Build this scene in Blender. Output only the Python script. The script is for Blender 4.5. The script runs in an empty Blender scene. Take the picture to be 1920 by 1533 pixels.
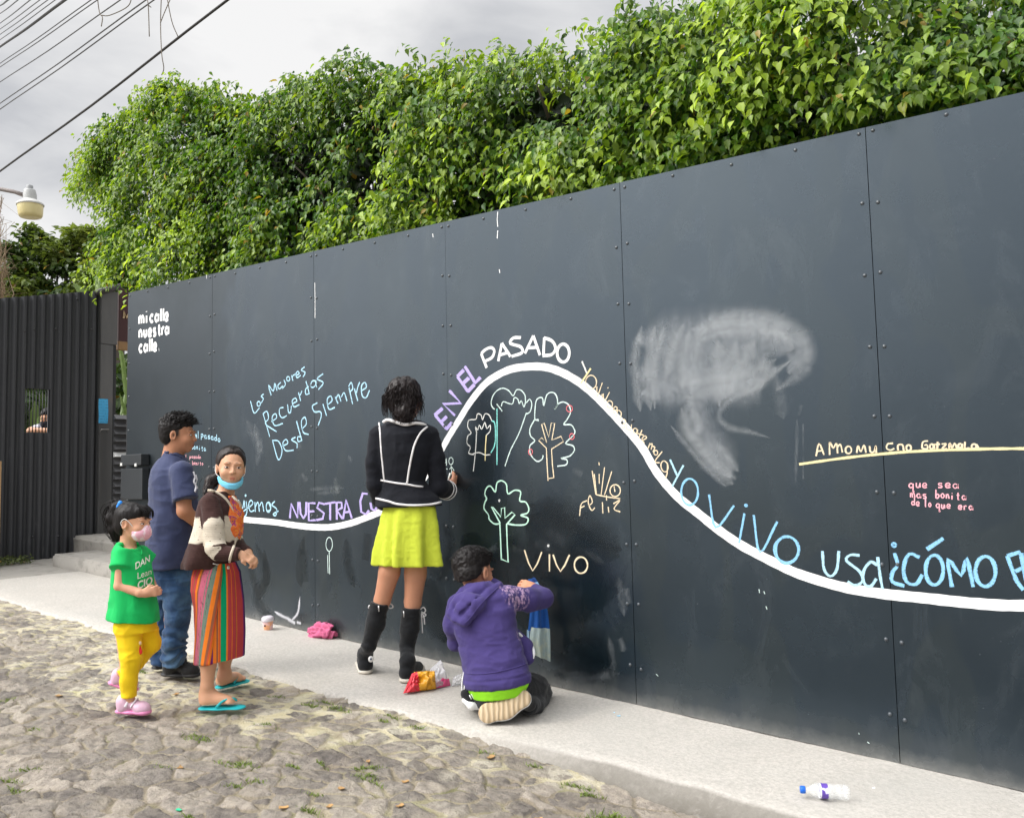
import bpy, math, random
import numpy as np
from mathutils import Vector, Matrix
from mathutils.bvhtree import BVHTree

rng = np.random.default_rng(7)
random.seed(7)
SC = bpy.context.scene
COL = SC.collection
R = math.radians

# ------------------------------------------------------------------ camera
CAM_F = 1535.85 / 1920.0            # focal length / image width
YAW, PITCH, ROLL = -0.662067, 0.0731061, -0.0220942
CAM = np.array([2.11543, -3.67518, 1.19245])
cy_, sy_, cp_, sp_ = math.cos(YAW), math.sin(YAW), math.cos(PITCH), math.sin(PITCH)
FWD = np.array([sy_ * cp_, cy_ * cp_, sp_])
_r0 = np.array([cy_, -sy_, 0.0]); _u0 = np.cross(_r0, FWD)
RIGHT = math.cos(ROLL) * _r0 + math.sin(ROLL) * _u0
UPV = -math.sin(ROLL) * _r0 + math.cos(ROLL) * _u0
cam_d = bpy.data.cameras.new('camera')
cam_d.sensor_fit = 'HORIZONTAL'; cam_d.sensor_width = 36.0
cam_d.lens = 36.0 * CAM_F; cam_d.clip_start = 0.05; cam_d.clip_end = 2000
cam = bpy.data.objects.new('camera', cam_d); COL.objects.link(cam)
M = Matrix.Identity(4)
for i in range(3):
    M[i][0], M[i][1], M[i][2], M[i][3] = RIGHT[i], UPV[i], -FWD[i], CAM[i]
cam.matrix_world = M
SC.camera = cam

# ------------------------------------------------------------------ world, sun, exposure
SUN_EL, SUN_AZ = 41.0, 213.0        # compass-like azimuth of the sun, clockwise from +Y
w = bpy.data.worlds.new('World'); SC.world = w; w.use_nodes = True
nt = w.node_tree; N = nt.nodes; L = nt.links
for n in list(N): N.remove(n)
out = N.new('ShaderNodeOutputWorld'); bg = N.new('ShaderNodeBackground')
sky = N.new('ShaderNodeTexSky'); sky.sky_type = 'NISHITA'; sky.sun_disc = False
sky.sun_elevation = R(SUN_EL); sky.sun_rotation = R(SUN_AZ)
sky.dust_density = 4.0
tc = N.new('ShaderNodeTexCoord'); sep = N.new('ShaderNodeSeparateXYZ')
L.new(tc.outputs['Generated'], sep.inputs[0])
mp = N.new('ShaderNodeMapping'); mp.inputs['Scale'].default_value = (1.0, 1.0, 2.6)
L.new(tc.outputs['Generated'], mp.inputs['Vector'])
cl = N.new('ShaderNodeTexNoise'); cl.inputs['Scale'].default_value = 3.1
cl.inputs['Detail'].default_value = 7; cl.inputs['Roughness'].default_value = 0.5
cl.inputs['Distortion'].default_value = 0.5
L.new(mp.outputs[0], cl.inputs['Vector'])
rp = N.new('ShaderNodeValToRGB'); e = rp.color_ramp.elements
e[0].position = 0.36; e[0].color = (5.8, 5.9, 6.15, 1)
e[1].position = 0.64; e[1].color = (9.3, 9.25, 9.2, 1)
L.new(cl.outputs['Fac'], rp.inputs['Fac'])
# overcast luminance: brighter towards the zenith and towards the veiled sun
el = N.new('ShaderNodeMapRange'); el.inputs['From Min'].default_value = 0.50; el.inputs['From Max'].default_value = 0.95
el.inputs['To Min'].default_value = 1.0; el.inputs['To Max'].default_value = 2.2
L.new(sep.outputs['Z'], el.inputs['Value'])
# broad glow of the veiled sun behind the cloud
dt = N.new('ShaderNodeVectorMath'); dt.operation = 'DOT_PRODUCT'; nv = N.new('ShaderNodeVectorMath'); nv.operation = 'NORMALIZE'
L.new(tc.outputs['Generated'], nv.inputs[0]); L.new(nv.outputs[0], dt.inputs[0])
_a = R(SUN_AZ); dt.inputs[1].default_value = (math.sin(_a)*math.cos(R(SUN_EL)), math.cos(_a)*math.cos(R(SUN_EL)), math.sin(R(SUN_EL)))
gl = N.new('ShaderNodeMapRange'); gl.interpolation_type = 'SMOOTHSTEP'; gl.inputs['From Min'].default_value = .62; gl.inputs['From Max'].default_value = 1.0
gl.inputs['To Min'].default_value = 1.0; gl.inputs['To Max'].default_value = 4.6; L.new(dt.outputs['Value'], gl.inputs['Value'])
gm = N.new('ShaderNodeMath'); gm.operation = 'MULTIPLY'; L.new(el.outputs[0], gm.inputs[0]); L.new(gl.outputs[0], gm.inputs[1])
mul = N.new('ShaderNodeMix'); mul.data_type = 'RGBA'; mul.blend_type = 'MULTIPLY'; mul.inputs['Factor'].default_value = 1
L.new(rp.outputs['Color'], mul.inputs['A']); L.new(gm.outputs[0], mul.inputs['B'])
mx = N.new('ShaderNodeMix'); mx.data_type = 'RGBA'; mx.inputs['Factor'].default_value = 0.93
L.new(sky.outputs[0], mx.inputs['A']); L.new(mul.outputs['Result'], mx.inputs['B'])
L.new(mx.outputs['Result'], bg.inputs['Color']); bg.inputs['Strength'].default_value = 0.105
L.new(bg.outputs[0], out.inputs['Surface'])

sun_d = bpy.data.lights.new('sun', 'SUN'); sun_d.energy = 1.5; sun_d.angle = R(14); sun_d.color = (1.0, 0.95, 0.87)
sun = bpy.data.objects.new('sun', sun_d); COL.objects.link(sun)
_az = R(SUN_AZ); _d = Vector((math.sin(_az) * math.cos(R(SUN_EL)), math.cos(_az) * math.cos(R(SUN_EL)), math.sin(R(SUN_EL))))
sun.rotation_euler = _d.to_track_quat('Z', 'Y').to_euler()
SC.view_settings.view_transform = 'Standard'; SC.view_settings.look = 'None'
SC.view_settings.exposure = 0.0; SC.view_settings.gamma = 1.0
SC.render.engine = 'CYCLES'
SC.cycles.transparent_max_bounces = 40
SC.cycles.max_bounces = 6

# ------------------------------------------------------------------ pixel -> world helpers (photograph pixels, 1920 wide)
G = -0.0376435                      # slope of the street along the wall
F_PX = 1535.854
WALL_H = 2.677
def ray(px, py):
    return FWD + (px - 960.0) / F_PX * RIGHT - (py - 766.5) / F_PX * UPV
def ground(px, py, h=0.0):
    d = ray(px, py); t = (G * CAM[0] + h - CAM[2]) / (d[2] - G * d[0]); return CAM + t * d
def wallpt(px, py, y=0.0):
    d = ray(px, py); t = (y - CAM[1]) / d[1]; return CAM + t * d
def atx(px, py, x):
    d = ray(px, py); t = (x - CAM[0]) / d[0]; return CAM + t * d
def atd(px, py, dist):
    return CAM + ray(px, py) * dist

# ------------------------------------------------------------------ object helpers
def tag(o, label=None, cat=None, group=None, kind=None):
    if label: o['label'] = label
    if cat: o['category'] = cat
    if group: o['group'] = group
    if kind: o['kind'] = kind
    return o
def empty(name, loc=(0, 0, 0), rotz=0.0, label=None, cat=None, group=None):
    o = bpy.data.objects.new(name, None); COL.objects.link(o)
    o.location = Vector(loc); o.rotation_euler = (0, 0, rotz); o.empty_display_size = 0.1
    return tag(o, label, cat, group)
def link(name, me, mat=None, parent=None, world=True):
    """world=True: the mesh is in world coordinates and is moved into the parent's frame."""
    o = bpy.data.objects.new(name, me); COL.objects.link(o)
    if mat is not None:
        me.materials.clear()
        for m in (mat if isinstance(mat, (list, tuple)) else [mat]): me.materials.append(m)
    if parent is not None:
        o.parent = parent
        if world:
            pm = chain(parent).inverted()
            me.transform(pm)
    return o
def chain(o):
    m = Matrix.LocRotScale(o.location, o.rotation_euler, o.scale)
    return chain(o.parent) @ m if o.parent else m
def mesh(name, V, F, smooth=True, attrs=None):
    me = bpy.data.meshes.new(name)
    V = np.asarray(V, dtype=np.float32)
    if isinstance(F, np.ndarray):
        n, k = F.shape
        me.vertices.add(len(V)); me.vertices.foreach_set('co', V.ravel())
        me.loops.add(n * k); me.loops.foreach_set('vertex_index', F.ravel().astype(np.int32))
        me.polygons.add(n)
        me.polygons.foreach_set('loop_start', (np.arange(n) * k).astype(np.int32))
        me.polygons.foreach_set('loop_total', np.full(n, k, dtype=np.int32))
    else:
        me.from_pydata(V.tolist(), [], F)
    if smooth:
        me.polygons.foreach_set('use_smooth', np.ones(len(me.polygons), dtype=bool))
    for k_, a in (attrs or {}).items():
        at = me.attributes.new(k_, 'FLOAT', 'POINT'); at.data.foreach_set('value', np.asarray(a, dtype=np.float32))
    me.update(calc_edges=True); me.validate()
    return me

class MB:
    """collects simple shapes into one mesh"""
    def __init__(s): s.V = []; s.F = []
    def add(s, V, F):
        o = len(s.V); s.V += [tuple(v) for v in V]; s.F += [tuple(i + o for i in f) for f in F]; return s
    def box(s, lo, hi, b=0.0):
        (x0, y0, z0), (x1, y1, z1) = lo, hi
        if b <= 0:
            V = [(x0,y0,z0),(x1,y0,z0),(x1,y1,z0),(x0,y1,z0),(x0,y0,z1),(x1,y0,z1),(x1,y1,z1),(x0,y1,z1)]
            return s.add(V, [(0,3,2,1),(4,5,6,7),(0,1,5,4),(1,2,6,5),(2,3,7,6),(3,0,4,7)])
        import bmesh
        bm = bmesh.new(); bmesh.ops.create_cube(bm, size=1)
        for v in bm.verts: v.co = Vector(((x0+x1)/2 + v.co.x*(x1-x0), (y0+y1)/2 + v.co.y*(y1-y0), (z0+z1)/2 + v.co.z*(z1-z0)))
        bmesh.ops.bevel(bm, geom=list(bm.edges), offset=b, segments=2, affect='EDGES', profile=0.6)
        bm.verts.index_update()
        s.add([v.co for v in bm.verts], [[v.index for v in f.verts] for f in bm.faces]); bm.free(); return s
    def tube(s, pts, r, n=8, cap=True):
        P = np.array(pts, float); k = len(P); rr = np.full(k, r) if np.isscalar(r) else np.array(r, float)
        T = np.gradient(P, axis=0); T /= np.linalg.norm(T, axis=1)[:, None] + 1e-9
        a = np.array([0, 0, 1.0]) if abs(T[0][2]) < .9 else np.array([1.0, 0, 0])
        V = []
        for i in range(k):
            b = np.cross(T[i], a); b /= np.linalg.norm(b) + 1e-9; c = np.cross(b, T[i]); a = c
            for j in range(n):
                th = 2 * math.pi * j / n; V.append(P[i] + rr[i] * (math.cos(th) * b + math.sin(th) * c))
        F = [(i*n+j, i*n+(j+1) % n, (i+1)*n+(j+1) % n, (i+1)*n+j) for i in range(k-1) for j in range(n)]
        if cap: F += [tuple(range(n-1, -1, -1)), tuple((k-1)*n+j for j in range(n))]
        return s.add(V, F)
    def lathe(s, prof, n=24, M=None):
        V = []
        for (r, z) in prof:
            for j in range(n):
                th = 2*math.pi*j/n; p = Vector((r*math.cos(th), r*math.sin(th), z)); V.append(M @ p if M else p)
        k = len(prof)
        F = [(i*n+j, i*n+(j+1) % n, (i+1)*n+(j+1) % n, (i+1)*n+j) for i in range(k-1) for j in range(n)]
        return s.add(V, F)
    def build(s, name, mat, parent=None, smooth=False, world=True):
        return link(name, mesh(name, s.V, s.F, smooth), mat, parent, world)

def catmull(P, sub=6, closed=False):
    P = [np.asarray(p, float) for p in P]
    if len(P) < 3: return P
    n = len(P); res = []
    rngi = range(n if closed else n - 1)
    for i in rngi:
        p0 = P[(i-1) % n] if (closed or i > 0) else 2*P[0]-P[1]
        p1, p2 = P[i], P[(i+1) % n]
        p3 = P[(i+2) % n] if (closed or i + 2 < n) else 2*P[-1]-P[-2]
        for j in range(sub):
            t = j/sub
            res.append(.5*((2*p1)+(-p0+p2)*t+(2*p0-5*p1+4*p2-p3)*t*t+(-p0+3*p1-3*p2+p3)*t**3))
    res.append(P[0] if closed else P[-1])
    return res

def vnoise(P, seed=0):
    """3-D value noise in [-1,1], numpy"""
    P = np.asarray(P, dtype=np.float64); I = np.floor(P).astype(np.int64); f = P - I; f = f*f*(3-2*f)
    def h(ix, iy, iz):
        n = (ix*374761393 + iy*668265263 + iz*2147483647 + seed*974634777) & 0xffffffff
        n = ((n ^ (n >> 13)) * 1274126177) & 0xffffffff
        n = n ^ (n >> 16)
        return (n & 0xffff) / 32767.5 - 1.0
    r = 0
    for dx in (0, 1):
        for dy in (0, 1):
            for dz in (0, 1):
                wgt = (f[..., 0] if dx else 1-f[..., 0])*(f[..., 1] if dy else 1-f[..., 1])*(f[..., 2] if dz else 1-f[..., 2])
                r = r + wgt*h(I[..., 0]+dx, I[..., 1]+dy, I[..., 2]+dz)
    return r
def fbm(P, seed=0, oct=3):
    P = np.asarray(P, float); r = 0; a = 1.0
    for o in range(oct): r = r + a*vnoise(P*(2**o), seed+o); a *= .5
    return r

# ------------------------------------------------------------------ materials
class Mat:
    def __init__(s, name):
        s.m = bpy.data.materials.new(name); s.m.use_nodes = True
        s.n = s.m.node_tree.nodes; s.l = s.m.node_tree.links
        s.b = s.n['Principled BSDF']; s.o = s.n['Material Output']
    def node(s, t, **kw):
        n = s.n.new(t)
        for k, v in kw.items():
            if hasattr(n, k) and not isinstance(n.inputs.get(k, None), bpy.types.NodeSocket): setattr(n, k, v)
            else: n.inputs[k].default_value = v
        return n
    def coord(s, kind='Object', scale=(1, 1, 1), rot=(0, 0, 0)):
        t = s.n.new('ShaderNodeTexCoord'); m = s.n.new('ShaderNodeMapping')
        m.inputs['Scale'].default_value = scale; m.inputs['Rotation'].default_value = rot
        s.l.new(t.outputs[kind], m.inputs['Vector']); return m.outputs[0]
    def noise(s, scale, detail=4, rough=.5, vec=None, dist=0.0):
        n = s.n.new('ShaderNodeTexNoise'); n.inputs['Scale'].default_value = scale
        n.inputs['Detail'].default_value = detail; n.inputs['Roughness'].default_value = rough; n.inputs['Distortion'].default_value = dist
        s.l.new(vec if vec is not None else s.coord(), n.inputs['Vector']); return n.outputs['Fac']
    def ramp(s, fac, stops, interp='LINEAR'):
        r = s.n.new('ShaderNodeValToRGB'); r.color_ramp.interpolation = interp; e = r.color_ramp.elements
        while len(e) > 1: e.remove(e[-1])
        for i, (p, c) in enumerate(stops):
            x = e[0] if i == 0 else e.new(p)
            x.position = p; x.color = (c, c, c, 1) if np.isscalar(c) else (*c, 1)
        s.l.new(fac, r.inputs['Fac']); return r.outputs['Color']
    def mix(s, fac, a, b, mode='MIX'):
        m = s.n.new('ShaderNodeMix'); m.data_type = 'RGBA'; m.blend_type = mode
        s._set(m.inputs['Factor'], fac); s._set(m.inputs['A'], a, 4); s._set(m.inputs['B'], b, 4); return m.outputs['Result']
    def math(s, op, a, b=0.0, clamp=False):
        m = s.n.new('ShaderNodeMath'); m.operation = op; m.use_clamp = clamp
        s._set(m.inputs[0], a); s._set(m.inputs[1], b); return m.outputs[0]
    def attr(s, name):
        a = s.n.new('ShaderNodeAttribute'); a.attribute_name = name; return a.outputs['Fac']
    def _set(s, sock, v, dim=1):
        if isinstance(v, bpy.types.NodeSocket): s.l.new(v, sock)
        elif np.isscalar(v): sock.default_value = (v, v, v, 1) if dim == 4 else v
        else: sock.default_value = (*v, 1) if len(v) == 3 else v
    def set(s, **kw):
        for k, v in kw.items(): s._set(s.b.inputs[k.replace('_', ' ')], v, 4 if k == 'Base_Color' else 1)
        return s
    def bump(s, h, strength=.3, dist=.01):
        b = s.n.new('ShaderNodeBump'); b.inputs['Strength'].default_value = strength; b.inputs['Distance'].default_value = dist
        s.l.new(h, b.inputs['Height']); s.l.new(b.outputs[0], s.b.inputs['Normal']); return s
def simple(name, col, rough=.6, metal=0.0, var=.15, nscale=8, bump=0.0, bscale=60, bdist=.004, spec=None):
    m = Mat(name); c = np.array(col, float)
    f = m.noise(nscale, 5, .6)
    m.set(Base_Color=m.mix(f, tuple(c*(1-var)), tuple(np.minimum(c*(1+var), .95))), Roughness=rough, Metallic=metal)
    if spec is not None: m.b.inputs['Specular IOR Level'].default_value = spec
    if bump > 0: m.bump(m.noise(bscale, 4, .6), bump, bdist)
    return m.m
# ================================================================== SETTING
def road_drop(x):
    t = np.clip((np.asarray(x, float) + 0.55) / 1.5, 0, 1); return 0.062 * t*t*(3-2*t)
KERB_Y = -0.815
# ---- far ground, one sheet to the horizon, just below everything
m = Mat('dry_ground'); m.set(Base_Color=m.mix(m.noise(.4, 5), (.20, .18, .15), (.30, .27, .22)), Roughness=.95)
V = []; xs = [-600, -60, -12, 12, 60, 600]
me = mesh('ground', [(x, y, G*np.clip(x, -60, 60) - .14) for x in xs for y in xs],
          [(i*6+j, (i+1)*6+j, (i+1)*6+j+1, i*6+j+1) for i in range(5) for j in range(5)], False)
tag(link('ground', me, m.m), kind='structure')

# ---- cobbled road: a real height field of flat stones with sandy joints
def axis(a, b, c, d, fine, coarse):
    return np.concatenate([np.arange(a, b, coarse), np.arange(b, c, fine), np.arange(c, d, coarse), [d]])
gx = axis(-9.5, -4.2, 1.7, 4.6, .0095, .03); gy = axis(-5.2, -2.9, -.8, -.70, .0085, .03)
X, Y = np.meshgrid(gx, gy, indexing='ij'); nx, ny = X.shape
W1 = vnoise(np.stack([X*3.1, Y*3.1, 0*X], -1), 5); W2 = vnoise(np.stack([X*3.1, Y*3.1, 0*X+9], -1), 6)
W3 = vnoise(np.stack([X*14, Y*14, 0*X], -1), 7); W4 = vnoise(np.stack([X*14, Y*14, 0*X+3], -1), 8)
ca, sa = math.cos(.35), math.sin(.35)
U = (X*ca + Y*sa)/.135 + .34*W1 + .10*W3; Vv = (-X*sa + Y*ca)/.098 + .30*W2 + .085*W4
iu, iv = np.floor(U).astype(int), np.floor(Vv).astype(int)
def hsh(a, b, s):
    n = (a*374761393 + b*668265263 + s*974634777) & 0xffffffff; n = ((n ^ (n >> 13))*1274126177) & 0xffffffff; n ^= n >> 16
    return (n & 0xffff)/65535.0
F1 = np.full(X.shape, 9.0); F2 = np.full(X.shape, 9.0); sid = np.zeros(X.shape); tx = np.zeros(X.shape); ty = np.zeros(X.shape); ox = np.zeros(X.shape); oy = np.zeros(X.shape)
for a in (-2, -1, 0, 1, 2):
    for b in (-2, -1, 0, 1, 2):
        cu, cv = iu+a, iv+b
        du = cu + .5 + .88*(hsh(cu, cv, 1)-.5) - U; dv = cv + .5 + .88*(hsh(cu, cv, 2)-.5) - Vv
        d = np.sqrt(du*du+dv*dv) - .30*hsh(cu, cv, 6)
        near = d < F1
        F2 = np.where(near, F1, np.minimum(F2, d)); sid = np.where(near, hsh(cu, cv, 3), sid)
        tx = np.where(near, hsh(cu, cv, 4)-.5, tx); ty = np.where(near, hsh(cu, cv, 5)-.5, ty)
        ox = np.where(near, du, ox); oy = np.where(near, dv, oy); F1 = np.where(near, d, F1)
edge = (F2 - F1)
n_f = fbm(np.stack([X*30, Y*30, 0*X], -1), 11, 3); n_m = fbm(np.stack([X*7, Y*7, 0*X], -1), 15, 3); n_l = fbm(np.stack([X*1.3, Y*1.3, 0*X], -1), 19, 3)
# cement-filled band beside the pavement
band = np.clip((Y + 1.24 + .10*n_l + .10*n_m + .55*np.clip((-X-.5)/1.5, 0, 1.0) - .62*np.clip(X+.15, 0, 1)) / .22, 0, 1)
band = band*np.clip(.62+.75*n_m+.35*n_l, .12, 1)
band = np.maximum(band, .30*np.clip(n_l*1.2+.1, 0, 1))
jw = .015 + .05*hsh((sid*9999).astype(int), 3, 8) + .05*np.clip(n_m, 0, 1)
st = np.clip((edge + .05*n_m + .03*n_f - jw - (.05+.22*hsh((sid*9999).astype(int), 5, 8))*band)/(.075+.05*band), 0, 1); st = st*st*(3-2*st)
hgt = st*(.0065 + .006*sid - .0035*band) + st*(1-.6*band)*(.019*(tx*ox + ty*oy)) + .0036*n_f*(.4+st) + .0042*n_m + .006*n_l + .006*band*(1-st)
hgt = hgt + st*.0025*np.abs(vnoise(np.stack([X*18, Y*26, 0*X], -1), 31))
near_k = np.clip((Y - (KERB_Y-.30))/.22, 0, 1)
Zr = G*X + hgt*(1-.35*near_k*(X > -.5)) - .026 - road_drop(X)*np.clip((Y+2.6)/1.4, 0.0, 1)
V = np.stack([X, Y, Zr], -1).reshape(-1, 3)
idx = np.arange(nx*ny).reshape(nx, ny)
F = np.stack([idx[:-1, :-1], idx[1:, :-1], idx[1:, 1:], idx[:-1, 1:]], -1).reshape(-1, 4)
me = mesh('road', V, F, True, {'st': st.ravel(), 'sid': sid.ravel(), 'band': band.ravel()})
m = Mat('cobblestone')
co = m.coord('Object')
stone = m.ramp(m.attr('sid'), [(0, (.135, .118, .106)), (.35, (.205, .182, .160)), (.7, (.275, .245, .212)), (1, (.38, .335, .285))])
stone = m.mix(.8, stone, m.ramp(m.noise(26, 8, .68, co), [(.3, (.45, .44, .43)), (.50, (.95, .93, .91)), (.68, (1.42, 1.37, 1.28))]), 'MULTIPLY')
stone = m.mix(m.ramp(m.noise(9, 6, .65, co), [(.47, 0), (.66, .70)]), stone, (.33, .285, .225))
joint = m.mix(m.noise(55, 6, .7, co), (.085, .068, .048), (.44, .37, .27))
joint = m.mix(m.ramp(m.noise(4.5, 5, .65, co), [(.52, 0), (.66, .75)]), joint, (.15, .155, .045))
jband = m.mix(m.noise(12, 5, .65, co), (.46, .40, .22), (.68, .61, .43))
jband = m.mix(m.ramp(m.noise(7, 4, .6, co), [(.52, 0), (.68, .5)]), jband, (.38, .38, .12))
joint = m.mix(m.attr('band'), joint, jband)
edge_f = m.math('ADD', m.attr('st'), m.math('MULTIPLY', m.math('SUBTRACT', m.noise(40, 6, .7, co), .5), .9))
sm = m.ramp(edge_f, [(.28, 0), (.62, 1)])
base = m.mix(sm, joint, stone)
wash = m.math('MULTIPLY', m.attr('band'), m.ramp(m.noise(14, 6, .7, co), [(.45, 0), (.58, .7)]))
base = m.mix(wash, base, (.62, .57, .45))
m.set(Base_Color=base, Roughness=m.ramp(m.noise(8, 4, .6, co), [(.3, .6), (.7, .9)]))
m.bump(m.math('ADD', m.noise(130, 8, .75, co), m.math('MULTIPLY', m.noise(42, 6, .7, co, .6), 2.2)), .75, .010)
tag(link('road', me, m.m), kind='structure')

# ---- concrete pavement along the wall
conc = Mat('pavement_concrete'); co = conc.coord('Object')
c = conc.mix(conc.noise(3.0, 6, .62, co), (.43, .40, .36), (.59, .555, .51))
c = conc.mix(conc.ramp(conc.noise(60, 6, .7, co), [(.40, .75), (.60, 0)]), c, (.37, .35, .315))
c = conc.mix(conc.ramp(conc.noise(1.1, 5, .65, co), [(.50, 0), (.72, .45)]), c, (.40, .39, .36))
c = conc.mix(conc.ramp(conc.noise(150, 3, .6, co), [(.64, 0), (.70, .5)]), c, (.22, .21, .19))
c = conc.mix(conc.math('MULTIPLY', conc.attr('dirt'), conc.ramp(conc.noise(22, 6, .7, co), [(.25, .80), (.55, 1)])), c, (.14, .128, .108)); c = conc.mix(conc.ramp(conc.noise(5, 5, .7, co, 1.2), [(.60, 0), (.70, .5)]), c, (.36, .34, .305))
conc.set(Base_Color=c, Roughness=.9); conc.bump(conc.math('ADD', conc.noise(90, 6, .7, co), conc.math('MULTIPLY', conc.noise(28, 5, .7, co), 1.5)), .5, .005)
xs = np.concatenate([np.arange(-6.6, 3.0, .03), np.arange(3.0, 9.1, .3)])
V = []; DK = []; prof = 9
for x in xs:
    wob = .035*vnoise(np.array([[x*1.7, 0, 0]]), 3)[0] + .018*vnoise(np.array([[x*7, 1, 0]]), 4)[0] + .008*vnoise(np.array([[x*23, 2, 0]]), 5)[0]
    kb = float(np.clip((x+.55)/.8, 0, 1)); wob *= (1-.85*kb)
    ye = KERB_Y + wob - .03*(1-kb)
    for (dy, dz) in ((.95, .0), (.6, .002), (.3, .0), (.16, -.002), (.072*kb+.022, -.003), (.066*kb+.012, -.008-.004*kb), (.0, -.020-.055*kb), (-.006, -.034-.06*kb), (-.010, -.13)):
        y = ye + dy if dy < .9 else (.03 if x > -5.16 else .28)
        n = .0035*vnoise(np.array([[x*6, y*6, 0]]), 9)[0] + .0015*vnoise(np.array([[x*25, y*25, 0]]), 10)[0]
        if dz < -.02: n *= 2.2
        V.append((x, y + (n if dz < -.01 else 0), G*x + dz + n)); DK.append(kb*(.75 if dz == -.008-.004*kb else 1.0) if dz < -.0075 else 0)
k = len(xs)
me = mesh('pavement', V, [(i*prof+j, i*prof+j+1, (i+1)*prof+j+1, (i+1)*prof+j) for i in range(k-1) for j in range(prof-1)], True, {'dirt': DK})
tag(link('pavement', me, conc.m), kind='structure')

# ---- older grey concrete apron in front of the gate
m = Mat('worn_concrete'); co = m.coord('Object')
c = m.mix(m.noise(2.2, 7, .65, co), (.25, .235, .21), (.40, .375, .335))
c = m.mix(m.ramp(m.noise(7, 5, .6, co), [(.52, 0), (.66, .55)]), c, (.17, .16, .14))
m.set(Base_Color=c, Roughness=.92); m.bump(m.noise(40, 6, .7, co), .5, .008); WORN = m.m
xs = np.arange(-8.6, -4.8, .12); ys = np.arange(-1.35, 2.4, .12)
V = [(x, y + (.05*math.sin(x*5) if y < -1.3 else 0), G*x - .004 - .04*(x > -6.3) + .006*vnoise(np.array([[x*3, y*3, 0]]), 2)[0] - (.03 if y < -1.3 else 0)) for x in xs for y in ys]
ny_ = len(ys)
tag(link('driveway', mesh('driveway', V, [(i*ny_+j, (i+1)*ny_+j, (i+1)*ny_+j+1, i*ny_+j+1) for i in range(len(xs)-1) for j in range(ny_-1)]), WORN), kind='structure')

# ---- two worn concrete steps up to the entrance
def rough_block(x0, x1, y0, y1, z0, z1, name, label):
    n = 40; import bmesh
    bm = bmesh.new(); bmesh.ops.create_cube(bm, size=1)
    for v in bm.verts: v.co = Vector(((x0+x1)/2+v.co.x*(x1-x0), (y0+y1)/2+v.co.y*(y1-y0), (z0+z1)/2+v.co.z*(z1-z0)))
    bmesh.ops.bevel(bm, geom=list(bm.edges), offset=.02, segments=3, affect='EDGES')
    bmesh.ops.subdivide_edges(bm, edges=[e_ for e_ in bm.edges if e_.calc_length() > .3], cuts=14, use_grid_fill=True)
    P = np.array([v.co[:] for v in bm.verts]); nn = fbm(P*8, 3, 3)
    for v, q, p in zip(bm.verts, nn, P):
        v.co.z += (G*(p[0]-x0)) + .006*q; v.co.y += .008*q
    me = bpy.data.meshes.new(name); bm.to_mesh(me); bm.free()
    me.polygons.foreach_set('use_smooth', np.ones(len(me.polygons), dtype=bool))
    return tag(link(name, me, WORN), label, 'step', 'steps up to the entrance')
g0 = G*-7.2
rough_block(-7.22, -5.0, .25, .80, g0-.15, g0+.125, 'concrete_step', 'long low worn grey concrete step nearest the pavement, in front of the corrugated gate')
rough_block(-7.80, -5.0, .72, 2.6, g0-.1, g0+.265, 'concrete_step', 'upper worn concrete step directly under the bare steel door post')
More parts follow.
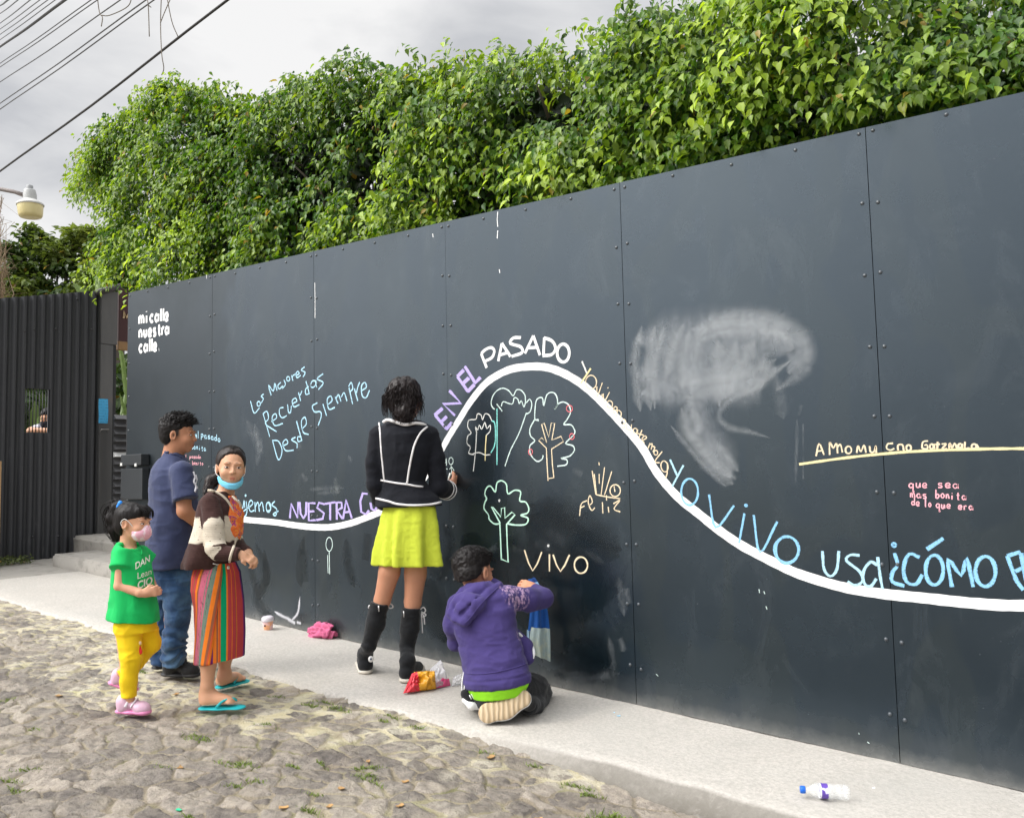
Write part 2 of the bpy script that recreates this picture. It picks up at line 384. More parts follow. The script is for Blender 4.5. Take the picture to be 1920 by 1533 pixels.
# ================================================================== CHALKBOARD WALL
wall = empty('chalkboard_wall', (-1.0, 0, G*-1.0), 0, 'long black painted panel wall covered in chalk writing and drawings, with a white wavy line', 'wall')
SEAMS = [-5.153, -3.793, -2.511, -1.242, 0.0, 1.222, 2.47, 3.73, 5.0]
def board_mat():
    m = Mat('chalkboard_paint'); co = m.coord('Object')
    a = m.noise(1.6, 6, .6, m.coord('Object', (1.5, 1, .7)), .6)
    c = m.mix(a, (.005, .010, .015), (.012, .020, .028))
    patch = m.ramp(m.noise(1.1, 2, .4, m.coord('Object', (2.2, 1, .8))), [(.46, 0), (.475, .55), (.56, .45), (.575, 0)])
    c = m.mix(patch, c, (.014, .020, .022))
    dust = m.ramp(m.noise(3.2, 7, .7, m.coord('Object', (1.6, 1, .8)), .9), [(.52, 0), (.76, .12)])
    c = m.mix(dust, c, (.13, .145, .155))
    streak = m.ramp(m.noise(5, 6, .7, m.coord('Object', (9, 1, .6))), [(.62, 0), (.76, .10)])
    c = m.mix(streak, c, (.10, .115, .12))
    c = m.mix(m.ramp(m.noise(70, 3, .6, co), [(.735, 0), (.76, .45)]), c, (.30, .31, .31))
    sp = m.n.new('ShaderNodeSeparateXYZ'); m.l.new(co, sp.inputs[0])
    t = m.math('ADD', sp.outputs['X'], m.math('MULTIPLY', m.math('SUBTRACT', m.noise(1.1, 3, .55, m.coord('Object', (1.6, 1, .9))), .5), 1.5))
    t = m.math('ADD', t, m.math('MULTIPLY', sp.outputs['Z'], -.16))
    tu = m.ramp(m.math('MULTIPLY_ADD', t, .1) if False else m.math('ADD', m.math('MULTIPLY', t, .1), .8), [(.478, .8), (.494, .55), (.502, 0)])
    c = m.mix(tu, c, (.007, .009, .010))
    hb = m.math('SUBTRACT', sp.outputs['Z'], m.math('MULTIPLY', sp.outputs['X'], G))
    hb = m.math('ADD', hb, m.math('MULTIPLY', m.math('SUBTRACT', m.noise(9, 6, .7, co), .5), .10))
    c = m.mix(m.ramp(hb, [(.0, .75), (.022, .45), (.07, .10), (.16, 0)]), c, (.20, .195, .18))
    rg = m.ramp(m.noise(2.3, 5, .6, co), [(.3, .20), (.7, .32)])
    m.set(Base_Color=c, Roughness=m.math('ADD', rg, m.math('MULTIPLY', tu, .24)))
    m.b.inputs['Specular IOR Level'].default_value = .78; m.b.inputs['Specular Tint'].default_value = (.76, .89, 1.0, 1)
    m.bump(m.noise(110, 4, .6, m.coord('Object', (1, 1, .5))), .10, .0022); return m.m
BOARD = board_mat()
# rivet shared mesh (domed head, washer)
rm = MB(); rm.lathe([(0.0, -.0065), (.0035, -.0062), (.0065, -.0045), (.0082, -.0015), (.0088, .0005)], 10, Matrix.Rotation(R(-90), 4, 'X') @ Matrix.Scale(-1, 4, (0, 0, 1)) @ Matrix.Scale(-1, 4, (0, 0, 1)))
RIV = mesh('rivet', [(v[0], -abs(v[1]) if i < 40 else v[1], v[2]) for i, v in enumerate(rm.V)], rm.F, True)
RIVM = simple('painted_steel_rivet', (.045, .055, .066), .30, .0, spec=1.0)
RIV.materials.append(RIVM)
for i in range(len(SEAMS)-1):
    x0, x1 = SEAMS[i]+(.0016 if i != 3 else .0008), SEAMS[i+1]-(.0016 if i != 2 else .0008)
    nx_, nz_ = 14, 24
    V = []; F = []
    for a in range(nx_+1):
        for b in range(nz_+1):
            x = x0+(x1-x0)*a/nx_; z = WALL_H*b/nz_
            bow = 0*math.sin(x*2.1+i)*math.sin(z*2.3+i*1.7)
            V.append((x, bow if 0 < a < nx_ and 0 < b < nz_ else 0.0, G*x+z+(.004 if b == 0 else 0)))
    n0 = len(V)
    V += [(v[0], .018, v[2]) for v in V]
    q = lambda a, b: a*(nz_+1)+b
    F += [(q(a, b), q(a+1, b), q(a+1, b+1), q(a, b+1)) for a in range(nx_) for b in range(nz_)]
    F += [(n0+q(a, b), n0+q(a, b+1), n0+q(a+1, b+1), n0+q(a+1, b)) for a in range(nx_) for b in range(nz_)]
    for a in range(nx_):
        F += [(q(a, 0), n0+q(a, 0), n0+q(a+1, 0), q(a+1, 0)), (q(a, nz_), q(a+1, nz_), n0+q(a+1, nz_), n0+q(a, nz_))]
    for b in range(nz_):
        F += [(q(0, b), q(0, b+1), n0+q(0, b+1), n0+q(0, b)), (q(nx_, b), n0+q(nx_, b), n0+q(nx_, b+1), q(nx_, b+1))]
    me = mesh('panel', V, F, False)
    p = link('panel', me, BOARD, wall)
    if i <= 5:
        pos = []
        for k in range(9):
            z = WALL_H-.028-.3075*k
            pos.append((SEAMS[i]+.031, z)); pos.append((SEAMS[i+1]-.031, z))
        for k in (1, 2, 3): pos.append((SEAMS[i]+(SEAMS[i+1]-SEAMS[i])*k/4, WALL_H-.03))
        if i == 5: pos = [q_ for q_ in pos if q_[0] < SEAMS[5]+.75]
        for (x, z) in pos:
            if i == 3 and x > -0.3 or True:
                r_ = bpy.data.objects.new('rivet', RIV); COL.objects.link(r_); r_.parent = p
                zz = z + random.uniform(-.008, .008); xx = x+random.uniform(-.004, .004)
                r_.location = Vector((xx, -.0008, G*xx+zz)) - wall.location
# dark steel frame posts and rails behind the panels
fr = MB()
for s_ in SEAMS: fr.box((s_-.05, .022, G*s_), (s_+.05, .07, G*s_+WALL_H-.03))
fr.build('frame_post', simple('frame_steel', (.02, .02, .022), .6), wall)

# ------------------------------------------------------------------ chalk and paint strokes, real thin layers on the panels
LAYER = [0]
def wp(q):
    P = wallpt(q[0], q[1], -.002); return np.array([P[0], P[2]])
def ribbon(V, F, A, pts, wid, y, closed=False, taper=0.0, sub=5, wob=.12):
    P = np.array(catmull([wp(p) for p in pts], sub, closed) if sub > 1 else [wp(p) for p in pts])
    # resample so that the ribbon is even
    T = np.gradient(P, axis=0); T /= np.linalg.norm(T, axis=1)[:, None]+1e-9
    Nn = np.stack([-T[:, 1], T[:, 0]], -1); n = len(P); o = len(V); s = 0
    for i in range(n):
        if i: s += np.linalg.norm(P[i]-P[i-1])
        wv = wid*.5*(1+wob*math.sin(s*90+o)+wob*.6*math.sin(s*37+1.3*o))
        if taper and n > 2: wv *= min(1, .12+min(i, n-1-i)/(n*taper))
        for sgn in (1, 0, -1):
            V.append((P[i][0]+Nn[i][0]*wv*sgn, y, P[i][1]+Nn[i][1]*wv*sgn)); A.append(1-abs(sgn))
    for i in range(n-1):
        a = o+3*i
        F += [(a+1, a, a+3, a+4), (a+2, a+1, a+4, a+5)]
def strokes(name, S, wid, mat, label=None, sub=4, taper=.0, wob=.12, y=None):
    """S: list of strokes (each a list of photo points); each stroke is its own thin layer"""
    V, F, A = [], [], []
    for st_ in S:
        closed = len(st_) > 3 and st_[0] == 'O'
        if closed: st_ = st_[1:]
        LAYER[0] += 1
        yy = (-.0009 - .00002*(LAYER[0] % 40)) if y is None else y - .00002*(LAYER[0] % 40)
        ribbon(V, F, A, st_, wid*(1 if mat is PAINT else .80), yy, closed, taper, sub if len(st_) > 2 else 1, wob)
    o = link(name, mesh(name, V, F, True, {'v': A}), mat, wall)
    if label: o['label'] = label
    return o
def ell(cx, cy, rx, ry, n=14, rot=0.0, a0=0):
    return ['O'] + [(cx+rx*math.cos(a0+2*math.pi*i/n)*math.cos(rot)-ry*math.sin(a0+2*math.pi*i/n)*math.sin(rot),
                     cy+rx*math.cos(a0+2*math.pi*i/n)*math.sin(rot)+ry*math.sin(a0+2*math.pi*i/n)*math.cos(rot)) for i in range(n)]
def Z(ox, oy, sc):
    def f(S):
        res = []
        for s_ in S:
            if s_[0] == 'O': res.append(['O']+[(ox+x/sc, oy+y/sc) for x, y in s_[1:]])
            else: res.append([(ox+x/sc, oy+y/sc) for x, y in s_])
        return res
    return f
def chalk_mat(name, col, dens=.62, scale=330, soft=.0):
    m = Mat(name); co = m.coord('Object')
    n = m.noise(150, 3, .75, co); n2 = m.noise(38, 4, .65, co)
    f = m.math('ADD', m.math('MULTIPLY', n, .75), m.math('MULTIPLY', n2, .35))
    f = m.math('ADD', f, m.math('MULTIPLY', m.attr('v'), .16))
    al = m.ramp(f, [(1-dens-.02, .2), (1-dens+.20, 1)])
    m.set(Base_Color=tuple(col), Roughness=.95, Alpha=al); m.b.inputs['Specular IOR Level'].default_value = .1
    return m.m
PAINT = Mat('white_wall_paint'); PAINT.set(Base_Color=PAINT.mix(PAINT.noise(30, 5, .6), (.80, .80, .80), (.93, .93, .92)), Roughness=.5)
PAINT.bump(PAINT.noise(90, 4, .6), .12, .002); PAINT = PAINT.m
C_BLUE = chalk_mat('light_blue_chalk', (.44, .70, .84), .57); C_SKY = chalk_mat('blue_chalk', (.27, .55, .80), .56)
C_PURP = chalk_mat('purple_chalk', (.50, .42, .78)); C_PALE = chalk_mat('pale_chalk', (.66, .80, .76), .56)
C_WHITE = chalk_mat('white_chalk', (.80, .80, .76), .56); C_CREAM = chalk_mat('cream_chalk', (.80, .66, .46), .58)
C_YEL = chalk_mat('yellow_chalk', (.82, .70, .38), .62); C_PINK = chalk_mat('pink_chalk', (.85, .42, .48), .62)
C_RED = chalk_mat('red_chalk', (.75, .18, .20), .6); C_MINT = chalk_mat('mint_green_chalk', (.55, .85, .68), .6); C_TEAL = chalk_mat('teal_chalk', (.25, .68, .62), .55)

def smear_mat(name, col, amax, stretch, lo=.30, hi=.72, rough=.9, spec=.2, pw=1.0):
    m = Mat(name); n = m.noise(7, 7, .68, m.coord('Object', stretch), .5)
    v = m.math('POWER', m.attr('v'), pw)
    al = m.math('MULTIPLY', m.ramp(n, [(lo, .06), (hi, 1.0)]), m.ramp(v, [(0, 0), (.25, .18), (.6, .7), (1, 1)]))
    m.set(Base_Color=tuple(col), Roughness=rough, Alpha=m.math('MULTIPLY', al, amax)); m.b.inputs['Specular IOR Level'].default_value = spec
    return m.m
SM_V = smear_mat('erased_chalk_dust_vertical', (.50, .53, .55), .30, (11, 1, 1.6), .15, .58)
SM_D = smear_mat('erased_chalk_dust_diagonal', (.50, .53, .55), .22, (2.5, 1, 5), .15, .58)
SM_B = smear_mat('erased_chalk_haze', (.50, .53, .56), .30, (3.5, 1, 2.0), .08, .60)
SM_L = smear_mat('faint_chalk_dust', (.45, .48, .50), .20, (5, 1, 2.2), .35, .72)
WET_SHADE = smear_mat('wet_shade_paint', (.003, .009, .013), .50, (3, 1, 3), .22, .62, .26, .6, .9)
def smear(name, S, mat, label=None):
    V, F, A = [], [], []
    for (pts, wpx) in S:
        LAYER[0] += 1
        c0 = wallpt(*pts[0]); mpp = np.dot(c0-CAM, FWD)/F_PX
        ribbon(V, F, A, pts, wpx*mpp*1.12, -.0003 - .000015*(LAYER[0] % 36), False, .18, 8, .06)
    o = link(name, mesh(name, V, F, True, {'v': A}), mat, wall)
    if label: o['label'] = label
z4 = Z(1150, 560, 4.2585); s4 = lambda S: [(z4([p])[0], w_/4.2585) for p, w_ in S]
smear('chalk_smudge', s4([([(225, 215), (170, 480), (190, 700), (215, 900)], 120), ([(330, 215), (285, 480), (270, 700), (300, 890)], 130),
    ([(400, 230), (330, 520), (330, 880)], 90), ([(560, 200), (470, 400), (420, 640)], 120), ([(600, 260), (560, 500), (560, 720)], 130), ([(700, 210), (650, 460), (620, 760)], 160),
    ([(830, 330), (840, 560), (850, 860)], 170), ([(980, 330), (930, 560), (900, 800)], 150), ([(1130, 330), (1020, 520), (930, 760)], 150), ([(620, 880), (660, 960), (690, 1090)], 90)]), SM_V, 'broad vertical strokes of wiped white chalk')
smear('chalk_smudge', s4([([(180, 330), (500, 300), (900, 280), (1200, 300), (1420, 420)], 420), ([(180, 620), (500, 560), (900, 560), (1300, 560)], 480), ([(220, 760), (600, 720), (1000, 700), (1200, 640)], 330), ([(600, 780), (680, 1000), (800, 1200), (940, 1420)], 330), ([(620, 250), (900, 200), (1250, 230), (1480, 400), (1400, 600)], 260)]), SM_B, 'broad cloudy patch of rubbed out chalk')
smear('chalk_smudge', s4([([(660, 320), (800, 210), (1000, 140), (1200, 150), (1400, 220), (1520, 330), (1540, 470), (1460, 620), (1300, 730)], 150),
    ([(700, 260), (900, 200), (1150, 210), (1350, 290), (1440, 400)], 120), ([(700, 330), (950, 260), (1250, 270), (1450, 330)], 90), ([(520, 690), (800, 640), (1080, 590), (1300, 480)], 130), ([(560, 790), (850, 730), (1100, 700), (1400, 500)], 130),
    ([(1420, 490), (1250, 620), (1120, 720), (960, 790), (860, 880), (850, 960), (930, 1030), (1080, 1060), (1250, 1110)], 75),
    ([(540, 870), (590, 1040), (700, 1180), (830, 1310), (980, 1440)], 170), ([(560, 1000), (700, 1200), (860, 1400), (960, 1480)], 130), ([(455, 1010), (600, 1190), (760, 1370), (900, 1500)], 60), ([(820, 1150), (920, 1280), (1000, 1380)], 90)]), SM_D, 'curved sweeping arc of wiped white chalk')
smear('chalk_smudge', s4([([(1465, 960), (1462, 1200), (1455, 1470)], 34), ([(1560, 540), (1550, 580)], 60), ([(1500, 850), (1480, 930)], 30), ([(1515, 1000), (1515, 1440)], 18), ([(1300, 620), (1330, 800), (1360, 960)], 120)]), SM_L, 'thin vertical smears of old chalk')
z1 = Z(440, 640, 4.143); z2 = Z(800, 600, 3.6923); z3 = Z(780, 850, 3.4065); z5 = Z(1200, 800, 2.6667); z6 = Z(220, 740, 9.58)
def sz(z, sc, S): return [(z([p])[0], w_/sc) for p, w_ in S]
smear('chalk_smudge', sz(z1, 4.143, [([(90, 620), (160, 760), (220, 860)], 110), ([(150, 640), (190, 800), (170, 960)], 90), ([(580, 1150), (700, 1140), (850, 1135)], 50), ([(640, 1180), (780, 1170), (820, 1160)], 40), ([(480, 780), (510, 830)], 60),
    ([(880, 890), (910, 930)], 40), ([(780, 1060), (790, 1180)], 60), ([(520, 1030), (560, 1080)], 50)]), SM_L, 'faint rubbed out chalk below the blue writing')
smear('chalk_smudge', sz(z3, 3.4065, [([(1290, 790), (1310, 900), (1330, 1040)], 70), ([(1340, 860), (1360, 960)], 50), ([(1000, 100), (1060, 130)], 60), ([(820, 500), (900, 540), (960, 600)], 90), ([(760, 560), (860, 600)], 90), ([(1000, 600), (1100, 640), (1200, 700)], 60),
    ([(450, 620), (560, 600), (680, 620)], 60), ([(1230, 1170), (1250, 1300), (1260, 1400)], 60), ([(900, 1380), (1100, 1420), (1300, 1400)], 70), ([(1300, 1180), (1330, 1260)], 60), ([(920, 1120), (930, 1200)], 30)]), SM_L, 'cloudy chalk dust around the wiped patch')
# the wet wiped patches round VIVO
smear('wet_shade_patch', sz(z3, 3.4065, [([(740, 335), (900, 360), (1050, 430), (1200, 530), (1310, 620)], 190), ([(800, 420), (1000, 470), (1200, 600), (1300, 660)], 110), ([(730, 320), (760, 420)], 70),
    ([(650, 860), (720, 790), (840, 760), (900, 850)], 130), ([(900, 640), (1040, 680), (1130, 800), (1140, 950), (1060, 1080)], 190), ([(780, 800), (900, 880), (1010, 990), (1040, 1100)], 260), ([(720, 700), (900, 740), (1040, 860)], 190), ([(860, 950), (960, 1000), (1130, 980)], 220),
    ([(690, 900), (700, 1100)], 110), ([(850, 1100), (880, 1250), (930, 1350)], 150), ([(1000, 1200), (1100, 1300), (1200, 1330)], 130), ([(880, 1420), (1000, 1380), (1150, 1400)], 110)]), WET_SHADE, 'dark wet wiped patch around the word VIVO')
smear('wet_shade_patch', sz(z3, 3.4065, [([(520, 560), (620, 700), (700, 900), (760, 1150)], 330), ([(700, 420), (900, 600), (1100, 800), (1180, 1000)], 420), ([(640, 1000), (850, 1150), (1080, 1250), (1250, 1330)], 330), ([(60, 800), (120, 1000), (200, 1200)], 240), ([(300, 520), (420, 700), (600, 900)], 260)]), smear_mat('damp_paint', (.004, .011, .016), .62, (1.6, 1, 1.4), .12, .50, .26, .6, .7), 'large damp darker area behind the kneeling boy')
smear('wet_shade_patch', [([(480, 1020), (500, 1080), (480, 1120), (500, 1150), (515, 1160)], 30), ([(495, 1030), (498, 1090), (484, 1115)], 22), ([(455, 1010), (470, 1070), (490, 1130)], 24), ([(570, 1005), (560, 1060), (565, 1100)], 22), ([(570, 1030), (572, 1090)], 18),
    ([(648, 1010), (652, 1060), (665, 1100)], 30), ([(690, 1000), (685, 1050)], 24), ([(800, 1060), (830, 1080), (845, 1040)], 30), ([(830, 980), (845, 1020), (820, 1090)], 26)], WET_SHADE, 'dark damp streaks and painted-on reflections under the low part of the white line')  # dark shadow and reflection shapes painted on, mixed with wet streaks
smear('chalk_smudge', [([(514, 1146), (530, 1155), (546, 1162)], 8), ([(546, 1163), (558, 1148), (562, 1118)], 7), ([(556, 1166), (564, 1168)], 7), ([(540, 1160), (553, 1168)], 9)],
      smear_mat('fresh_white_chalk_smear', (.70, .70, .74), .75, (3, 1, 3), .1, .4), 'small curved white smear near the foot of the wall')
# painted white wavy line, one seamless band
WAVE = z1([[(-120, 1350), (-20, 1366), (50, 1380), (300, 1402), (450, 1424), (600, 1440), (750, 1440), (900, 1410), (1050, 1355), (1150, 1315), (1270, 1262), (1390, 1160), (1480, 1050)]])[0] + \
       z2([[(85, 928), (150, 810), (230, 680), (300, 568), (400, 445), (500, 375), (600, 335), (720, 321), (830, 327), (930, 360), (1020, 408), (1100, 464), (1200, 555), (1300, 660), (1400, 770), (1500, 895)]])[0] + \
       z5([[(80, 222), (180, 342), (300, 440), (400, 520), (500, 588), (600, 642), (700, 692), (800, 737), (1000, 797), (1200, 832), (1400, 853), (1700, 884), (1920, 893), (2200, 880), (2600, 800)]])[0]
o = strokes('painted_wave', [WAVE], .0435, PAINT, 'smooth white painted wavy line running the length of the wall', 6, 0, .03, y=-.0008)
# writing --------------------------------------------------------
strokes('chalk_writing', z1([[(122, 462), (150, 555), (192, 515)], ell(186, 484, 13, 18), [(225, 408), (205, 425), (222, 445), (205, 478)],
    [(283, 418), (262, 340), (300, 385), (310, 325), (328, 382)], [(358, 318), (335, 342), (345, 368), (374, 345)], [(382, 298), (393, 335), (370, 364)], ell(415, 290, 12, 17),
    [(440, 262), (452, 306)], [(445, 284), (455, 262), (468, 256)], [(476, 264), (500, 250), (490, 232), (475, 252), (485, 282), (512, 262)], [(543, 197), (516, 222), (546, 240), (530, 277)],
    [(220, 560), (272, 740)], [(218, 562), (250, 543), (262, 598), (238, 640), (325, 700)], [(285, 622), (325, 592), (315, 560), (290, 590), (310, 652), (374, 636)], [(378, 512), (348, 522), (350, 572), (372, 592), (404, 575)],
    [(410, 490), (418, 548), (434, 548), (440, 498)], [(450, 482), (482, 463), (470, 440), (446, 462), (460, 507), (502, 490)], [(495, 395), (512, 462)], [(508, 420), (522, 383)],
    [(553, 308), (580, 408)], [(578, 405), (553, 410), (550, 372), (574, 350)], ell(610, 330, 18, 27, rot=.3), [(630, 300), (636, 358)], [(687, 250), (640, 290), (688, 320), (650, 374)],
    [(293, 768), (338, 918), (368, 850), (340, 775), (290, 768)], [(370, 812), (412, 790), (398, 760), (374, 790), (395, 846), (458, 844)], [(472, 744), (440, 762), (482, 790), (484, 828)],
    [(480, 618), (522, 772)], [(518, 740), (488, 742), (495, 776), (520, 768)], [(520, 682), (556, 640), (545, 588), (518, 622), (532, 704), (574, 722)],
    [(642, 476), (603, 502), (620, 546), (664, 545), (672, 582), (648, 652)], [(685, 485), (714, 577)], [(720, 492), (756, 460), (745, 424), (718, 452), (732, 525), (778, 512)],
    [(780, 430), (802, 482)], [(785, 446), (806, 413), (826, 466)], [(828, 432), (850, 398), (872, 462)], [(888, 358), (916, 487)], [(885, 350), (905, 318), (917, 365), (895, 392)],
    [(930, 365), (956, 462)], [(945, 400), (955, 355), (970, 316)], [(985, 382), (1022, 355), (1010, 318), (984, 346), (990, 420), (1020, 436), (1047, 378)]]), .013, C_BLUE, 'light blue chalk words Los Mejores Recuerdos Desde siempre')
strokes('chalk_writing', z1([[(-90, 1180), (-60, 1290)], [(-30, 1230), (-25, 1300)], [(30, 1228), (42, 1285), (62, 1292), (72, 1235), (78, 1290)], ell(84, 1196, 3, 5, 8), [(88, 1240), (96, 1310), (82, 1355), (55, 1352), (60, 1325), (112, 1285)],
    [(108, 1290), (140, 1258), (126, 1232), (108, 1262), (120, 1318), (152, 1310)], [(156, 1246), (160, 1322)], [(160, 1282), (180, 1248), (191, 1320)], [(192, 1278), (212, 1248), (226, 1320)],
    ell(262, 1285, 18, 38), [(262, 1250), (280, 1300), (250, 1318)], [(312, 1240), (288, 1268), (326, 1302), (318, 1350), (298, 1340), (340, 1315)]]), .014, C_BLUE, 'light blue chalk word ending in ujemos beside the girl')
dbl = lambda S, d: S + [[(x+d[0], y+d[1]) for x, y in s_] if s_[0] != 'O' else ['O']+[(x+d[0], y+d[1]) for x, y in s_[1:]] for s_ in S]
NU = [[(425, 1370), (435, 1258), (484, 1366), (490, 1245)], [(502, 1245), (508, 1335), (530, 1372), (550, 1340), (553, 1245)], [(620, 1254), (570, 1254), (572, 1390), (622, 1386)], [(572, 1320), (612, 1316)],
    [(692, 1262), (652, 1250), (636, 1290), (690, 1332), (680, 1375), (632, 1385)], [(698, 1260), (778, 1246)], [(738, 1256), (738, 1386)], [(790, 1382), (788, 1250)], [(788, 1248), (826, 1248), (830, 1290), (792, 1312), (834, 1376)],
    [(838, 1376), (862, 1230), (906, 1370)], [(848, 1326), (892, 1320)], [(1026, 1182), (992, 1178), (972, 1240), (980, 1322), (1015, 1342), (1040, 1312)], [(1050, 1250), (1060, 1300), (1085, 1310), (1105, 1280), (1105, 1240)], [(1112, 1230), (1125, 1290)]]
strokes('chalk_writing', dbl(z1(NU), (1.6, .4)), .016, C_PURP, 'purple chalk words NUESTRA CU behind the standing woman', 1)
EN = [[(55, 655), (132, 752)], [(52, 655), (105, 608)], [(93, 706), (134, 664)], [(130, 752), (172, 706)], [(188, 655), (110, 578), (232, 572), (155, 488)], [(210, 390), (282, 492)], [(208, 388), (252, 343)], [(246, 436), (288, 398)], [(280, 492), (326, 444)], [(262, 320), (332, 432), (368, 394)]]
strokes('chalk_writing', dbl(z2(EN), (2.1, 1.2)) + z2([[(212, 394), (284, 490)], [(60, 665), (132, 745)]]), .021, C_PURP, 'thick purple chalk words EN EL', 1)
strokes('painted_lettering', z2([[(415, 330), (377, 232)], [(377, 232), (405, 205), (445, 190), (468, 212), (452, 258), (402, 285)], [(495, 284), (520, 160)], [(520, 160), (580, 252)], [(506, 242), (556, 226)],
    [(652, 121), (600, 124), (578, 160), (650, 185), (660, 225), (588, 251)], [(680, 230), (738, 108)], [(738, 108), (784, 242)], [(702, 192), (768, 188)], [(814, 120), (808, 242)], [(812, 122), (868, 145), (892, 195), (865, 238), (802, 246)], ell(945, 228, 42, 62)]), .0175, PAINT, 'white painted word PASADO over the crest of the line', 4, 0, .04, y=-.0009)
strokes('chalk_writing', z2([[(1075, 285), (1108, 366)]]), .012, C_WHITE)
strokes('chalk_writing', z2([[(1136, 334), (1066, 438)]]), .013, C_YEL)
strokes('chalk_writing', z2([ell(1138, 430, 38, 48), [(1178, 460), (1181, 527), (1216, 433)], [(1214, 512), (1211, 550)], [(1254, 465), (1254, 472)], [(1222, 508), (1228, 562), (1266, 498)], ell(1266, 582, 20, 24), [(1290, 615), (1312, 625), (1318, 605), (1300, 600), (1288, 630), (1306, 648)],
    [(1314, 672), (1322, 624), (1347, 642), (1337, 684)], ell(1362, 702, 14, 16), [(1376, 702), (1366, 748), (1350, 740)], [(1385, 716), (1384, 750), (1410, 762), (1418, 722)], ell(1443, 766, 14, 18), [(1460, 756), (1456, 792)], [(1490, 760), (1466, 822)], [(1464, 785), (1502, 796)],
    [(1494, 832), (1521, 815), (1510, 800), (1490, 822), (1506, 852)], [(1530, 892), (1546, 850)], [(1546, 862), (1561, 856), (1553, 896)], [(1562, 872), (1579, 880), (1566, 912)], ell(1586, 917, 13, 16), [(1630, 908), (1580, 977), (1612, 987)], ell(1646, 1012, 24, 38, rot=-.2), [(1666, 985), (1664, 1062), (1646, 1102)]]), 0.0078, C_CREAM, 'small cream chalk words Yo vivo en guatemala along the slope')
strokes('chalk_writing', z5([[(150, 163), (185, 242)], [(217, 192), (158, 302)]]), .013, C_BLUE)
OO = z5([ell(248, 325, 42, 66), [(345, 338), (378, 502), (470, 393)], [(522, 432), (495, 580)], ell(530, 392, 4, 3, 8), [(568, 440), (600, 626), (686, 473)], ell(733, 613, 62, 64), ell(735, 615, 56, 68)])
strokes('chalk_writing', OO, .014, C_SKY, 'large blue chalk words YO ViVO following the line downhill')
strokes('chalk_writing', z5([[(912, 620), (920, 710), (952, 746), (984, 712), (994, 620)], [(1098, 642), (1052, 640), (1032, 668), (1098, 722), (1112, 770), (1075, 792), (1038, 772)], [(1186, 690), (1152, 675), (1118, 722), (1122, 782), (1152, 797), (1182, 758)], [(1188, 650), (1200, 740), (1213, 812)]]), .015, C_BLUE, 'pale blue chalk letters USa in the low part of the line')
CO = [ell(1270, 590, 5, 5, 8), [(1272, 630), (1288, 690), (1264, 722), (1260, 772), (1322, 795)], [(1398, 652), (1346, 635), (1318, 702), (1332, 772), (1380, 786), (1412, 738)], ell(1472, 715, 44, 74), [(1434, 612), (1517, 557)], [(1560, 800), (1540, 660), (1606, 742), (1632, 655), (1666, 800)], ell(1727, 722, 50, 75), [(1836, 645), (1902, 624)], [(1836, 645), (1880, 762), (1917, 815)], [(1876, 722), (1922, 700)], [(1905, 630), (1940, 800), (1990, 790)]]
strokes('chalk_writing', z5(CO), .0185, C_SKY, 'thick blue chalk question beginning with COMO', 3)
strokes('chalk_writing', z5([[(795, 187), (1000, 158), (1200, 136), (1400, 121), (1690, 111), (1920, 108), (2200, 104)]]), .014, C_YEL, 'long yellow chalk line under the small sentence')
strokes('chalk_writing', z5([[(880, 146), (895, 84), (920, 140)], [(885, 122), (913, 118)], [(948, 140), (948, 78), (966, 105), (982, 82), (988, 132)], [(988, 100), (1002, 88), (1012, 128)], ell(1042, 115, 15, 18), [(1083, 130), (1090, 95), (1104, 124), (1120, 92), (1130, 129)], [(1148, 95), (1152, 124), (1170, 124), (1178, 95), (1181, 130)],
    [(1265, 82), (1240, 85), (1232, 105), (1250, 116), (1272, 108)], [(1290, 118), (1290, 92), (1312, 90), (1319, 119)], ell(1343, 105, 12, 14), [(1440, 70), (1414, 76), (1412, 106), (1437, 108), (1434, 90), (1422, 92)], ell(1458, 98, 9, 12), [(1470, 84), (1472, 110)], [(1488, 74), (1486, 110)], [(1476, 88), (1500, 86)], [(1508, 86), (1531, 85), (1512, 108), (1534, 108)],
    [(1545, 108), (1549, 82), (1560, 105), (1573, 82), (1586, 108)], ell(1600, 95, 9, 11), [(1610, 84), (1612, 106)], [(1625, 74), (1625, 106), (1647, 105)], ell(1670, 97, 12, 11), [(1682, 86), (1694, 106)]]), .009, C_CREAM, 'small cream chalk sentence above the yellow line')
